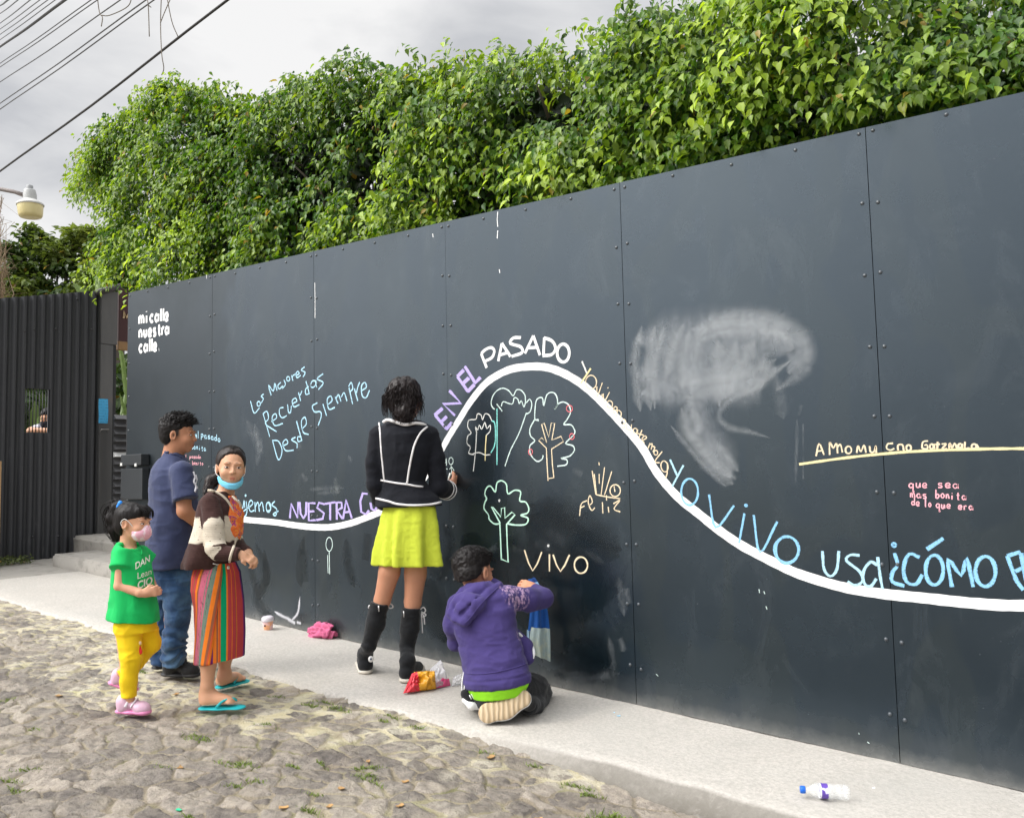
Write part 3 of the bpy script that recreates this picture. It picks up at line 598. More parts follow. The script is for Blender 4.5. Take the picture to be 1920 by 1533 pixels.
# small lower-case chalk hand for the short lines
GL = {'a': [[(.75, .75), (.3, .95), (0, .5), (.3, .05), (.7, .35), (.75, .9), (.85, 0)]], 'b': [[(.05, 1.9), (.05, 0)], [(.05, .5), (.45, .95), (.8, .5), (.4, 0), (.05, .15)]], 'd': [[(.75, .6), (.35, .9), (0, .45), (.35, 0), (.75, .3)], [(.78, 1.9), (.78, 0)]],
      'e': [[(.05, .45), (.7, .5), (.55, .95), (.1, .8), (.05, .2), (.4, 0), (.8, .15)]], 'i': [[(.2, .9), (.2, 0)], [(.2, 1.3), (.22, 1.4)]], 'l': [[(.2, 1.9), (.2, 0)]], 'm': [[(0, .95), (0, 0)], [(0, .7), (.25, .95), (.42, 0)], [(.42, .7), (.7, .95), (.9, 0)]],
      'n': [[(.05, .95), (.05, 0)], [(.05, .65), (.4, .95), (.7, 0)]], 'o': [['O', (.4, 0), (0, .5), (.4, .98), (.8, .5)]], 'p': [[(.05, .95), (.05, -.8)], [(.05, .8), (.45, .95), (.75, .5), (.4, .05), (.05, .2)]], 'q': [[(.7, .8), (.3, .95), (0, .5), (.3, .05), (.7, .3)], [(.75, .95), (.75, -.8), (.95, -.6)]],
      'r': [[(.1, .95), (.1, 0)], [(.1, .6), (.35, .95), (.65, .85)]], 's': [[(.7, .9), (.2, .9), (.15, .6), (.6, .4), (.6, .05), (.05, .05)]], 't': [[(.35, 1.5), (.35, .1), (.65, 0)], [(.05, .95), (.7, .95)]], 'u': [[(.05, .95), (.08, .1), (.5, .05), (.7, .9)], [(.7, .95), (.75, 0)]], 'y': [[(.05, .95), (.35, .1)], [(.7, .95), (.2, -.8)]], ' ': []}
def word(text, p0, p1, h):
    S = []; d = ((p1[0]-p0[0])/len(text), (p1[1]-p0[1])/len(text)); n = math.hypot(*d); w_ = n*.8; ux, uy = d[0]/n, d[1]/n
    for i, ch in enumerate(text):
        jx, jy = random.uniform(-.06, .06)*w_, random.uniform(-.12, .12)*h
        for s_ in GL[ch]:
            pts = [(p0[0]+d[0]*i+jx+ux*w_*q_[0], p0[1]+d[1]*i+jy+uy*w_*q_[0]-h*q_[1]) for q_ in s_ if q_ != 'O']
            S.append((['O'] if s_[0] == 'O' else [])+pts)
    return S
P5 = lambda x, y: (1200+x/2.6667, 800+y/2.6667); P6 = lambda x, y: (220+x/9.58, 740+y/9.58)
strokes('chalk_writing', word('que', P5(1345, 303), P5(1448, 306), 9) + word('sea', P5(1490, 303), P5(1605, 306), 9) + word('mas', P5(1353, 352), P5(1444, 356), 8.5) + word('bonita', P5(1478, 356), P5(1636, 366), 8.5) +
        word('de', P5(1358, 390), P5(1405, 394), 8) + word('lo', P5(1425, 400), P5(1462, 402), 8) + word('que', P5(1480, 404), P5(1560, 408), 8) + word('era', P5(1592, 412), P5(1672, 416), 8), .0062, C_PINK, 'small pink chalk lines que sea mas bonita de lo que era')
strokes('chalk_writing', word('el', P6(1395, 770), P6(1490, 770), 7) + word('pasado', P6(1500, 760), P6(1870, 850), 6.5), .011, C_BLUE, 'small pale chalk words el pasado beside the boy')
strokes('chalk_writing', word('bonita', P6(1330, 965), P6(1600, 1010), 5.5), .010, C_BLUE)
strokes('chalk_writing', word('el pasado', P6(1190, 1140), P6(1510, 1142), 3.8) + word('y bonito', P6(1280, 1250), P6(1550, 1260), 4), .007, C_PINK, 'tiny pinkish chalk words y bonito beside the boy')
VV = [[(692, 615), (745, 748), (803, 628)], [(852, 642), (852, 752)], [(875, 645), (922, 752), (980, 646)], ell(1053, 712, 42, 52)]
strokes('chalk_writing', z3(VV), .0125, C_CREAM, 'cream chalk word ViVO in the wet patch', 2)
strokes('chalk_writing', z3([ell(845, 588, 4, 5, 8), ell(532, 300, 3, 6, 8)]), .008, C_WHITE)
strokes('chalk_writing', z3([[(1125, 110), (1148, 262)], [(1138, 130), (1152, 262)], [(1170, 130), (1170, 192)], [(1168, 55), (1170, 75)], [(1204, 88), (1182, 262)], [(1250, 114), (1204, 264)], ell(1272, 236, 33, 38), [(1264, 208), (1270, 244)], [(1150, 262), (1225, 277), (1304, 288)],
    [(1092, 300), (1055, 322), (1044, 398)], [(1050, 346), (1076, 334)], [(1103, 332), (1126, 310), (1110, 268), (1099, 310), (1120, 362), (1142, 345)], [(1190, 310), (1193, 382)], [(1216, 265), (1217, 300)], [(1227, 340), (1231, 376)], [(1260, 320), (1302, 298), (1264, 352), (1304, 372)]]), .0085, C_CREAM, 'cream chalk scrawl reading feliz under upright strokes')
# drawings ------------------------------------------------------
strokes('chalk_drawing', z2([[(325, 930), (290, 920), (302, 880), (278, 850), (285, 800), (308, 780), (284, 740), (292, 692), (340, 686), (350, 650), (376, 656), (386, 690), (402, 650), (430, 655), (450, 696)], [(305, 930), (360, 915), (402, 932), (440, 930)], [(345, 780), (336, 920), (322, 1046)], [(345, 780), (338, 738), (352, 760), (364, 725), (380, 755), (402, 708), (416, 750), (440, 725), (438, 768), (412, 796)]]), .008, C_WHITE, 'small chalk tree with a zigzag trunk top', 3)
strokes('chalk_drawing', z2([[(412, 796), (406, 880), (404, 972)]]), .009, C_YEL)
strokes('chalk_drawing', z2([[(450, 696), (470, 712), (476, 800), (468, 870), (444, 918)], [(486, 612), (487, 800), (486, 1002)]]), .010, C_TEAL)
strokes('chalk_drawing', z2([[(470, 618), (452, 598), (446, 568), (460, 520), (490, 485), (530, 471), (570, 490), (598, 524), (620, 484), (652, 485), (680, 520), (686, 572), (712, 547), (727, 580), (716, 632), (690, 650)], [(522, 630), (500, 600), (484, 580)], [(516, 597), (530, 564), (590, 581), (606, 538), (630, 546), (640, 577), (655, 558), (672, 600), (684, 570)], [(690, 640), (640, 780), (580, 900), (541, 1012)]]), .0085, C_PALE, 'tall chalk mushroom shaped tree in the middle of the hump', 4)
strokes('chalk_drawing', z2([[(770, 700), (772, 688), (748, 684), (752, 590), (765, 546), (800, 538), (810, 592), (830, 520), (865, 499), (896, 520), (906, 580), (884, 618), (912, 578), (950, 567), (985, 590), (995, 640), (970, 690), (948, 722), (1000, 725), (1026, 770), (1010, 802), (962, 852), (1010, 868), (1022, 900), (990, 940), (930, 956), (970, 966), (965, 1000), (904, 1010)], [(748, 686), (715, 750), (718, 800), (748, 834), (714, 870), (720, 930), (762, 976), (798, 962), (806, 934)]]), .0095, C_PALE, 'round chalk fruit tree with red circles', 4)
strokes('chalk_drawing', z2([[(840, 1112), (833, 1000), (828, 886), (775, 832), (796, 814), (830, 850), (795, 720), (814, 714), (845, 810), (862, 711), (886, 714), (866, 830), (930, 804), (946, 840), (864, 892), (870, 1000), (880, 1090), (838, 1096)]]), .0085, C_CREAM, None, 1)
strokes('chalk_drawing', z2([ell(988, 612, 21, 22), ell(1005, 805, 16, 20), ell(718, 912, 14, 20)]), .006, C_RED)
strokes('chalk_drawing', z3([[(535, 448), (500, 448), (468, 420), (462, 390), (434, 350), (440, 310), (450, 288), (439, 258), (450, 220), (476, 208), (506, 244), (516, 190), (545, 173), (576, 195), (586, 256), (630, 234), (668, 245), (662, 300), (700, 310), (720, 350), (710, 380), (668, 394), (714, 412), (702, 450), (640, 456), (585, 448)]]), .0115, C_MINT, 'mint green chalk tree above the kneeling boy', 4)
strokes('chalk_drawing', z3([[(545, 680), (540, 560), (535, 440), (480, 338), (490, 342), (542, 404), (545, 350), (566, 344), (568, 412), (612, 374), (632, 390), (578, 452), (582, 570), (588, 692), (543, 672)]]), .012, C_MINT, None, 1)
zs = Z(790, 860, 15.333)
strokes('chalk_drawing', zs([ell(850, 60, 62, 100), [(850, 160), (860, 240), (870, 345)], [(810, 300), (870, 235), (942, 345)], [(870, 345), (840, 470)], [(870, 345), (912, 450)], ell(645, 70, 60, 95), [(575, -20), (565, 90), (580, 200)], [(715, -20), (725, 90), (715, 195)], [(645, 210), (600, 425)], [(645, 210), (690, 425)], [(645, 210), (640, 425)], [(570, 292), (640, 240), (748, 298)], ell(490, 150, 40, 75), [(480, 50), (540, 110), (545, 240)], [(490, 240), (505, 480)], [(490, 280), (545, 350)], [(500, 480), (545, 550)]]), .0065, C_PALE, 'three tiny chalk stick figures above the woman\'s hand', 3)
strokes('chalk_drawing', [ell(617, 1020, 6, 13), [(617, 1033), (618, 1076)], [(614, 1040), (615, 1074)]], .008, C_PALE, 'small chalk sapling under the low part of the line')
# drips and specks of white paint
strokes('paint_drip', [[(933, 397), (932, 412), (933, 425)], [(933, 432), (932, 447)], [(936, 505), (937, 512)], [(811, 438), (812, 445)], [(387, 515), (387, 522)], [(590, 530), (590.5, 560), (590.5, 596)]], .0055, PAINT, None, 1)
strokes('chalk_scratch', [[(1423, 1104), (1424, 1111)], [(1432, 1108), (1434, 1113)], [(1436, 1136), (1438, 1142)], [(1610, 1373), (1611, 1376)], [(1626, 1390), (1630, 1393)], [(1230, 1263), (1234, 1267)]], .0045, C_PALE, None, 1)
# painted slogan in thick rounded letters
GL['c'] = [[(.75, .8), (.4, .97), (.03, .5), (.4, .03), (.75, .2)]]; GL['.'] = [[(.12, .06), (.2, .08)]]
GL2 = dict(GL); GL2['m'] = [[(0, .95), (0, 0)], [(0, .6), (.22, .95), (.45, .6), (.45, 0)], [(.45, .6), (.68, .95), (.9, .6), (.9, 0)]]; GL2['n'] = [[(.05, .95), (.05, 0)], [(.05, .55), (.38, .95), (.7, .55), (.7, 0)]]; GL2['u'] = [[(.05, .95), (.05, .4), (.38, .02), (.7, .4)], [(.7, .95), (.7, 0)]]
GL2['l'] = [[(.2, 1.6), (.2, 0)]]; GL2['t'] = [[(.35, 1.4), (.35, .25), (.65, .02)], [(.05, .95), (.65, .95)]]; GL2['i'] = [[(.2, .95), (.2, 0)], [(.2, 1.42), (.2, 1.5)]]; GL2['a'] = [[(.56, .74), (.30, .95), (.02, .48), (.30, .03), (.56, .26)], [(.84, 1.0), (.84, 0)]]
def slogan(text, x0, x1, y0, y1, h, label):
    wd = {'m': 1.18, 'i': .42, 'l': .42, ' ': .35, 't': .72, '.': .4, 'r': .74}; tot = sum(wd.get(c, .92) for c in text); S = []; x = 0
    for ch in text:
        k = wd.get(ch, .92); g_ = GL2[ch]; sx = .80 if ch not in 'm' else 1.0
        for s_ in g_:
            pts = []
            for q_ in s_:
                if q_ == 'O': continue
                t = (x+.06+q_[0]*sx*(.92 if ch != 'l' and ch != 'i' else 1))/tot; pts.append((x0+(x1-x0)*t, y0+(y1-y0)*t-h*q_[1]))
            S.append((['O'] if s_[0] == 'O' else [])+pts)
        x += k
    strokes('painted_lettering', S, .0265, PAINT, label, 4, 0, .0, y=-.0009)
slogan('mi calle', 260, 318, 607, 600, 14.5, 'bold white painted words mi calle, top line of the slogan')
slogan('nuestra', 260, 318, 633, 626, 14.5, 'bold white painted word nuestra, middle line of the slogan')
slogan('calle.', 260, 300, 661, 656, 14.5, 'bold white painted word calle, bottom line of the slogan')

# ------------------------------------------------------------------ dark metal letterbox fixed on the left end of the wall
lb = empty('letterbox', (wallpt(262, 895)[0], -.001, wallpt(262, 895)[2]), 0, 'dark metal letterbox with a hinged lid at the left end of the black wall', 'letterbox')
LBM = simple('dark_box_metal', (.028, .032, .036), .42, .0, bump=.05)
a, b_ = wallpt(240, 935), wallpt(281, 877)
MB().box((a[0], -.07, a[2]), (b_[0], -.004, b_[2]), .008).build('box', LBM, lb)
a, b_ = wallpt(243, 872), wallpt(281, 857)
MB().box((a[0], -.082, a[2]-.005), (b_[0]+.0, -.004, b_[2]+.03), .008).build('lid', LBM, lb)
SC_ = simple('bright_screw', (.7, .7, .68), .4)
for q_ in ((245, 870), (272, 871)):
    c_ = wallpt(*q_); MB().box((c_[0]-.016, -.088, c_[2]-.014), (c_[0]+.016, -.080, c_[2]+.012), .003).build('screw', SC_, lb)
# ================================================================== GREENERY
def leaf_mesh(P, D, Nrm, Ln, Wd, rnd, name, young_lit=None, fold=.16, droop=.22):
    """many pointed oval leaves as one mesh: P base, D tip direction, Nrm face normal"""
    D = D/np.linalg.norm(D, axis=1)[:, None]; S = np.cross(D, Nrm); S /= np.linalg.norm(S, axis=1)[:, None]+1e-9; U_ = np.cross(S, D)
    T = np.array([(0, 0, 0), (-.40, .24, 1), (0, .26, 0), (.40, .24, 1), (-.36, .55, 1), (0, .58, -.3), (.36, .55, 1), (-.13, .80, .2), (.13, .80, .2), (0, 1.06, -1.0)])
    N_ = len(P); V = np.zeros((N_, 10, 3))
    for i, (a, b, c) in enumerate(T):
        up = c*fold*Wd if c >= 0 else c*droop*Ln*.6
        V[:, i] = P + S*(a*Wd)[:, None] + D*(b*Ln)[:, None] + U_*np.asarray(up)[:, None]
    tri = [(0, 2, 1, 1), (0, 3, 2, 2), (1, 2, 5, 4), (2, 3, 6, 5), (4, 5, 9, 7), (5, 6, 8, 9)]
    Fq = np.array([(1, 2, 5, 4), (2, 3, 6, 5), (4, 5, 9, 7), (5, 6, 8, 9), (0, 3, 2, 1)])
    F = (np.arange(N_)[:, None, None]*10 + Fq[None]).reshape(-1, 4)
    at = {'rnd': np.repeat(rnd, 10)}
    if young_lit is not None: at['young_lit'] = np.repeat(young_lit, 10)
    return mesh(name, V.reshape(-1, 3), F, True, at)
def leaf_mat(name, dark, mid, young_lit, transl=.45, rough=.32):
    m = Mat(name)
    c = m.mix(m.attr('rnd'), dark, mid); c = m.mix(m.attr('young_lit'), c, young_lit); c = m.mix(m.ramp(m.attr('rnd'), [(.984, 0), (.986, .8)]), c, (.40, .24, .05))
    m.set(Base_Color=c, Roughness=rough); m.b.inputs['Specular IOR Level'].default_value = .5
    tr = m.node('ShaderNodeBsdfTranslucent'); m.l.new(m.mix(1.0, c, (1.5, 1.5, .5), 'MULTIPLY'), tr.inputs['Color'])
    ms = m.node('ShaderNodeMixShader'); ms.inputs[0].default_value = transl*.6
    m.l.new(m.b.outputs[0], ms.inputs[1]); m.l.new(tr.outputs[0], ms.inputs[2]); m.l.new(ms.outputs[0], m.o.inputs['Surface']); return m.m
BARK = simple('grey_bark', (.10, .085, .07), .9, var=.4, nscale=20, bump=.5, bscale=40, bdist=.01)
# ---- the clipped fig hedge standing behind the wall
_sil = [(150, 345), (163, 305), (195, 240), (240, 195), (290, 155), (320, 128), (350, 124), (400, 152), (440, 164), (480, 168), (520, 154), (560, 144), (600, 120), (640, 96), (700, 86), (735, 90), (780, 106), (830, 100), (880, 88), (920, 62), (960, 52), (1000, 40), (1060, 50), (1100, 48), (1150, 40), (1185, 32), (1230, 12), (1290, -15), (1400, -50), (1920, -90), (2300, -120)]
_top = np.array([wallpt(x, y, .62) for x, y in _sil]); TOPX, TOPZ = _top[:, 0], _top[:, 2]-.03
_low = np.array([wallpt(x, y, .50) for x, y in [(150, 350), (166, 385), (196, 425), (208, 470), (220, 512), (236, 545)]]); LOWX, LOWZ = _low[:, 0], _low[:, 2]+.12
hedge = empty('fig_hedge', (-2.0, .8, 0), 0, 'tall dense glossy green fig hedge spilling over the top of the black wall', 'hedge')
ns = 12500
sx_ = rng.uniform(TOPX[0]+.1, 3.4, ns); top = np.interp(sx_, TOPX, TOPZ) - .10
lump = fbm(np.stack([sx_*1.25, 0*sx_, top*0], -1), 41, 2)
tt = rng.uniform(0, 1, ns)
zlow = np.where(sx_ < -5.35, np.interp(sx_, LOWX, LOWZ), WALL_H + G*sx_ - .30); zlow = np.minimum(zlow, top-.05)
kind_ = rng.uniform(0, 1, ns)
z_ = zlow + (top - zlow)*tt**.92
lf = fbm(np.stack([sx_*1.7, 5+0*sx_, z_*2.0], -1), 43, 3)
lf2 = fbm(np.stack([sx_*4.2, 5+0*sx_, z_*4.6], -1), 49, 2)
yfront = .36 - .20*lf - .15*lf2 + .45*np.clip(tt-.72, 0, 1)**1.3*2.2
yfront = np.where(sx_ < -5.3, yfront + .3*np.clip((-5.6-sx_)/2, 0, 1), yfront)
depth = np.where(kind_ < .60, rng.uniform(0, .20, ns), rng.uniform(.10, .9, ns))
top_sel = kind_ > .84
y_ = yfront + depth
y_[top_sel] = rng.uniform(.45, 1.5, top_sel.sum()); z_[top_sel] = (np.interp(sx_, TOPX, TOPZ) + .14*lf + .12*lf2 - .06)[top_sel] - .12 - .22*np.abs(y_[top_sel]-.7)
keep = ((lf + .7*lf2 > -.40) & (lf2 > -.55)) | top_sel | (depth > .25)
keep &= ~((sx_ < -6.6) & (rng.uniform(0, 1, ns) < .30))
keep &= ~((sx_ < -5.6) & (y_ > .95))
sx_, y_, z_, lf, tt, depth, top_sel = [a[keep] for a in (sx_, y_, z_, lf, tt, depth, top_sel)]; ns = len(sx_)
nl = 11
az = rng.normal(-math.pi/2, .75, ns); az[top_sel] = rng.uniform(-math.pi, math.pi, top_sel.sum())
odir = np.stack([np.cos(az), np.sin(az), rng.uniform(-.25, .35, ns) + .9*top_sel], -1); odir /= np.linalg.norm(odir, axis=1)[:, None]
slen = rng.uniform(.13, .33, ns)
k_ = np.arange(nl)/(nl-1)
Pb = np.stack([sx_, y_, z_], -1)[:, None] + odir[:, None]*(slen[:, None]*k_)[..., None] + np.array([0, 0, -1])*((slen*.95)[:, None]*k_**2)[..., None]
Pb = Pb + rng.normal(0, .022, Pb.shape); P = Pb.reshape(-1, 3); n = len(P)
od = np.repeat(odir, nl, 0)
D = np.stack([rng.normal(0, .42, n), rng.normal(0, .42, n)-.12, rng.uniform(-1.1, -.35, n)], -1) + od*.35
Nn = np.stack([rng.normal(0, .5, n), rng.normal(-.75, .4, n), rng.normal(.75, .35, n)], -1) + od*.3
Ln = rng.uniform(.034, .072, n); Wd = Ln*rng.uniform(.62, .80, n)
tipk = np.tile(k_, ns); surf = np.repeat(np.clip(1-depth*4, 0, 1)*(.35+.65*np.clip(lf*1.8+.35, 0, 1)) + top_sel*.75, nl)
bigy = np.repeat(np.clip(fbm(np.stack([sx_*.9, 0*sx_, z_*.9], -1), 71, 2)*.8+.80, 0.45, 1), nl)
young_lit = np.clip((tipk**1.3*1.0+.06)*surf*bigy + rng.normal(0, .14, n), 0, 1)  # young tips, with outer and top leaves coloured brighter to stand for sunlight
ok = P[:, 1] > np.where((P[:, 2] < WALL_H+G*P[:, 0]+.03) & (P[:, 0] > -5.2), .10, -.25)
ok &= ~((P[:, 1] < .10) & (P[:, 2]-.08 < WALL_H+G*P[:, 0]) & (P[:, 0] > -5.2))
me = leaf_mesh(P[ok], D[ok], Nn[ok], Ln[ok], Wd[ok], rng.uniform(0, 1, n)[ok], 'foliage', young_lit[ok])
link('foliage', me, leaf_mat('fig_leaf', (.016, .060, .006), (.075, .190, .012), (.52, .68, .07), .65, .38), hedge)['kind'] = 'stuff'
# inner leaves, coloured near black to stand for shade inside the hedge
n = 26000
P = np.stack([rng.uniform(-6.3, 3.4, n), rng.uniform(.72, 1.6, n), rng.uniform(0, 1, n)], -1)
P[:, 2] = 2.1 + (np.interp(P[:, 0], TOPX, TOPZ)-.32-2.1)*P[:, 2]
P = P[(P[:, 0] > -5.3) | (P[:, 2] > np.interp(P[:, 0], LOWX, LOWZ)+.15)]; n = len(P)
D = np.stack([rng.normal(0, .6, n), rng.normal(0, .6, n), rng.uniform(-1, .1, n)], -1); Nn = np.stack([rng.normal(0, .6, n), rng.normal(-.9, .4, n), rng.normal(.3, .6, n)], -1)
Ln = rng.uniform(.09, .14, n)
link('inner_foliage', leaf_mesh(P, D, Nn, Ln, Ln*.75, rng.uniform(0, 1, n), 'inner_foliage', np.zeros(n)), leaf_mat('inner_shade_leaf', (.006, .018, .006), (.014, .036, .010), (.1, .2, .03), .2, .5), hedge)['kind'] = 'stuff'
for bx in (-5.4, -4.4, -3.4, -2.2, -1.0, .1, 1.2, 2.3):
    t_ = MB(); h0 = float(np.interp(bx, TOPX, TOPZ))-.5
    t_.tube([(bx, .95, G*bx-.1), (bx+.05, .9, 1.4), (bx-.05, .98, 2.6), (bx+.04, 1.0, h0)], [.07, .06, .045, .02], 8)
    for j in range(9):
        z0 = random.uniform(1.9, h0-.3); a_ = random.uniform(-2.8, -.3)
        t_.tube([(bx, .95, z0), (bx+.3*math.cos(a_), .95+.22*math.sin(a_), z0+.25), (bx+.62*math.cos(a_), .95+.40*math.sin(a_), z0+.38)], [.022, .014, .005], 5)
    t_.build('trunk', BARK, hedge, True)

# ---- dark spreading trees far behind the gate
def cloud_tree(name, base, tiers, label, nleaf, size, mats, seed, group=None):
    r_ = np.random.default_rng(seed); root = empty(name, base, 0, label, 'tree', group)
    t_ = MB(); b = np.array(base); cs = [np.array(c) for c, _ in tiers]
    topc = max(cs, key=lambda c: c[2]); t_.tube([b, b+(topc-b)*[.2, .2, .45], b+(topc-b)*[.7, .7, .75], topc], [.22, .17, .11, .04], 9)
    P = []
    for c, rad in tiers:
        st_ = b+(topc-b)*[.3, .3, .5]
        t_.tube([st_, st_*.5+np.array(c)*.5+[0, 0, -.1], np.array(c)], [.07, .05, .02], 6)
        for _ in range(7):
            e_ = np.array(c)+r_.normal(0, .55, 3)*np.array(rad); t_.tube([np.array(c), (np.array(c)+e_)/2+[0, 0, .05], e_], [.025, .015, .006], 5)
        k = int(nleaf*rad[0]*rad[1]); q = r_.normal(0, 1, (k, 3)); q /= np.linalg.norm(q, axis=1)[:, None]; q *= (r_.uniform(0, 1, k)**.45)[:, None]
        f = fbm(q*2.6+np.array(c), seed, 2); q = q[f > -.25]; P.append(np.array(c)+q*np.array(rad)*(1+.25*fbm(q*2+3, seed+1, 2))[:, None])
    P = np.concatenate(P); n = len(P)
    D = np.stack([r_.normal(0, .7, n), r_.normal(0, .7, n), r_.uniform(-.8, .3, n)], -1); Nn = np.stack([r_.normal(0, .6, n), r_.normal(-.3, .6, n), r_.normal(1, .4, n)], -1)
    Ln = r_.uniform(.75, 1.25, n)*size
    yv = np.clip((fbm(P*1.3, seed+5, 2)*.8+.2), 0, 1)*r_.uniform(.3, 1, n)
    link('crown', leaf_mesh(P, D, Nn, Ln, Ln*.75, r_.uniform(0, 1, n), 'crown', yv), mats, root)
    t_.build('trunk', BARK, root, True); return root
LT = leaf_mat('broad_leaf', (.028, .060, .016), (.085, .14, .035), (.36, .44, .10), .5, .4)
D0 = 20.0; T3 = lambda px, py, d=D0: tuple(atd(px, py, d))
gb = lambda px, d: (lambda p: (p[0], p[1], G*max(p[0], -20)))(atd(px, 900, d))
s_ = D0/F_PX
cloud_tree('spreading_tree', gb(95, D0), [(T3(60, 440), (.30, .35, .26)), (T3(140, 446), (.42, .4, .30)), (T3(100, 475), (.65, .5, .26)), (T3(40, 500), (.5, .4, .24)), (T3(150, 505), (.6, .5, .24)), (T3(60, 535), (.7, .5, .28)), (T3(160, 540), (.75, .5, .26)), (T3(20, 560), (.5, .5, .3)), (T3(110, 500), (.5, .5, .2)), (T3(105, 560), (.9, .5, .3)), (T3(185, 475), (.5, .4, .26)), (T3(205, 520), (.5, .4, .3)), (T3(15, 530), (.6, .5, .3)), (T3(75, 455), (.45, .4, .24)), (T3(170, 440), (.40, .4, .22)), (T3(20, 470), (.4, .4, .22))],
           'dark flat tiered tree with open branches behind the corrugated gate', 4200, .15, LT, 11)
D1 = 17.0
cloud_tree('leafy_tree', gb(215, D1), [(atd(200, 470, D1), (.45, .4, .32)), (atd(225, 445, D1), (.45, .4, .3)), (atd(185, 520, D1), (.55, .45, .3)), (atd(235, 500, D1), (.6, .5, .4)), (atd(215, 545, D1), (.6, .5, .3))],
           'brighter green leafy tree squeezed between the hedge and the dark tiered tree', 3600, .13, leaf_mat('bright_leaf', (.03, .075, .014), (.08, .15, .03), (.24, .33, .06), .45, .4), 12)
# ---- bare brownish shrub at the far left
root = empty('dry_shrub', gb(5, 15), 0, 'tall bare brownish twiggy shrub at the far left under the street lamp', 'shrub')
t_ = MB(); r_ = np.random.default_rng(4)
for j in range(110):
    a = atd(r_.uniform(-70, 6), 600, 15+r_.uniform(-.6, .6)); b = atd(r_.uniform(-70, 14), r_.choice([r_.uniform(360, 440), r_.uniform(440, 560), r_.uniform(470, 560)]), 15+r_.uniform(-.6, .6))
    m_ = (a+b)/2+r_.normal(0, .12, 3); t_.tube([a, m_, b], [.014, .009, .003], 4, False)
    for q in range(5):
        s0 = a+(b-a)*r_.uniform(.45, 1); t_.tube([s0, s0+r_.normal(0, .08, 3)+[0, 0, .1], s0+r_.normal(0, .15, 3)+[0, 0, .16]], [.005, .0035, .0015], 4, False)
t_.build('twigs', simple('dry_twig', (.30, .22, .14), .9), root, True)
# ---- banana plants: two leaves over the gate and a clump seen through the gap and the barred window
def banana(name, base, leaves, label, seed, mat, group=None):
    root = empty(name, base, 0, label, 'plant', group); st = MB(); r_ = np.random.default_rng(seed)
    cen = np.mean([np.array(l[0]) for l in leaves], 0)
    st.tube([base, (np.array(base)+cen)/2, cen], [.09, .08, .04], 10); st.build('stem', simple('banana_stem', (.16, .2, .07), .6), root, True)
    for (a, b, wd, sag) in leaves:
        a, b = np.array(a), np.array(b); V, F, n = [], [], 14
        d = b-a; side = np.cross(d, FWD); side /= np.linalg.norm(side); up = np.cross(side, d); up /= np.linalg.norm(up)
        for i in range(n+1):
            t = i/n; c = a+d*t+np.array([0, 0, sag])*4*t*(1-t)*-.3 + np.array([0, 0, -abs(sag)])*t**3*.5; wv = wd*math.sin(math.pi*min(1, t**.75*.97+.03))**.7
            for sgn in (-1, -.5, 0, .5, 1): V.append(c+side*wv*sgn*.5+up*(.12*wd*abs(sgn)+.008*math.sin(t*60)*abs(sgn)))
        F = [(i*5+j, i*5+j+1, (i+1)*5+j+1, (i+1)*5+j) for i in range(n) for j in range(4)]
        link('leaf', mesh('leaf', V, F, True), mat, root)
BAN = Mat('banana_leaf'); c = BAN.mix(BAN.noise(14, 4, .5, BAN.coord('Object', (1, 1, 6))), (.10, .18, .04), (.24, .33, .11)); BAN.set(Base_Color=c, Roughness=.4)
tr = BAN.node('ShaderNodeBsdfTranslucent'); BAN.l.new(c, tr.inputs['Color']); ms = BAN.node('ShaderNodeMixShader'); ms.inputs[0].default_value = .35
BAN.l.new(BAN.b.outputs[0], ms.inputs[1]); BAN.l.new(tr.outputs[0], ms.inputs[2]); BAN.l.new(ms.outputs[0], BAN.o.inputs['Surface']); BAN = BAN.m
q = lambda px, py, d: atd(px, py, d)
banana('banana_plant', tuple(q(190, 1000, 12.5)), [(q(185, 580, 12.5), q(136, 524, 12.4), .15, .1), (q(196, 590, 12.5), q(181, 500, 12.6), .20, .0), (q(200, 590, 12.5), q(215, 540, 12.7), .17, .1)], 'pale green banana plant with two paddle leaves poking above the gate', 1, BAN)
banana('banana_plant', tuple(q(232, 1010, 11.4)), [(q(240, 760, 11.4), q(226, 655, 11.3), .07, .05), (q(226, 780, 11.3), q(244, 700, 11.5), .06, .1), (q(242, 800, 11.4), q(224, 730, 11.3), .06, .1), (q(234, 700, 11.6), q(222, 640, 11.6), .07, 0), (q(236, 780, 11.4), q(228, 745, 11.4), .06, 0), (q(222, 800, 11.5), q(236, 770, 11.5), .06, 0)], 'green banana clump seen in the narrow gap beside the door post', 2, BAN)
banana('banana_plant', tuple(q(70, 1000, 11.6)), [(q(66, 830, 11.6), q(64, 752, 11.5), .20, 0), (q(76, 830, 11.8), q(78, 735, 11.8), .28, 0), (q(56, 830, 11.9), q(58, 728, 11.9), .25, 0), (q(88, 800, 12), q(90, 725, 12), .22, 0), (q(72, 780, 11.5), q(72, 800, 11.3), .14, 0), (q(50, 810, 12), q(46, 722, 12), .25, 0)], 'green banana plant behind the barred window of the gate', 3, BAN)

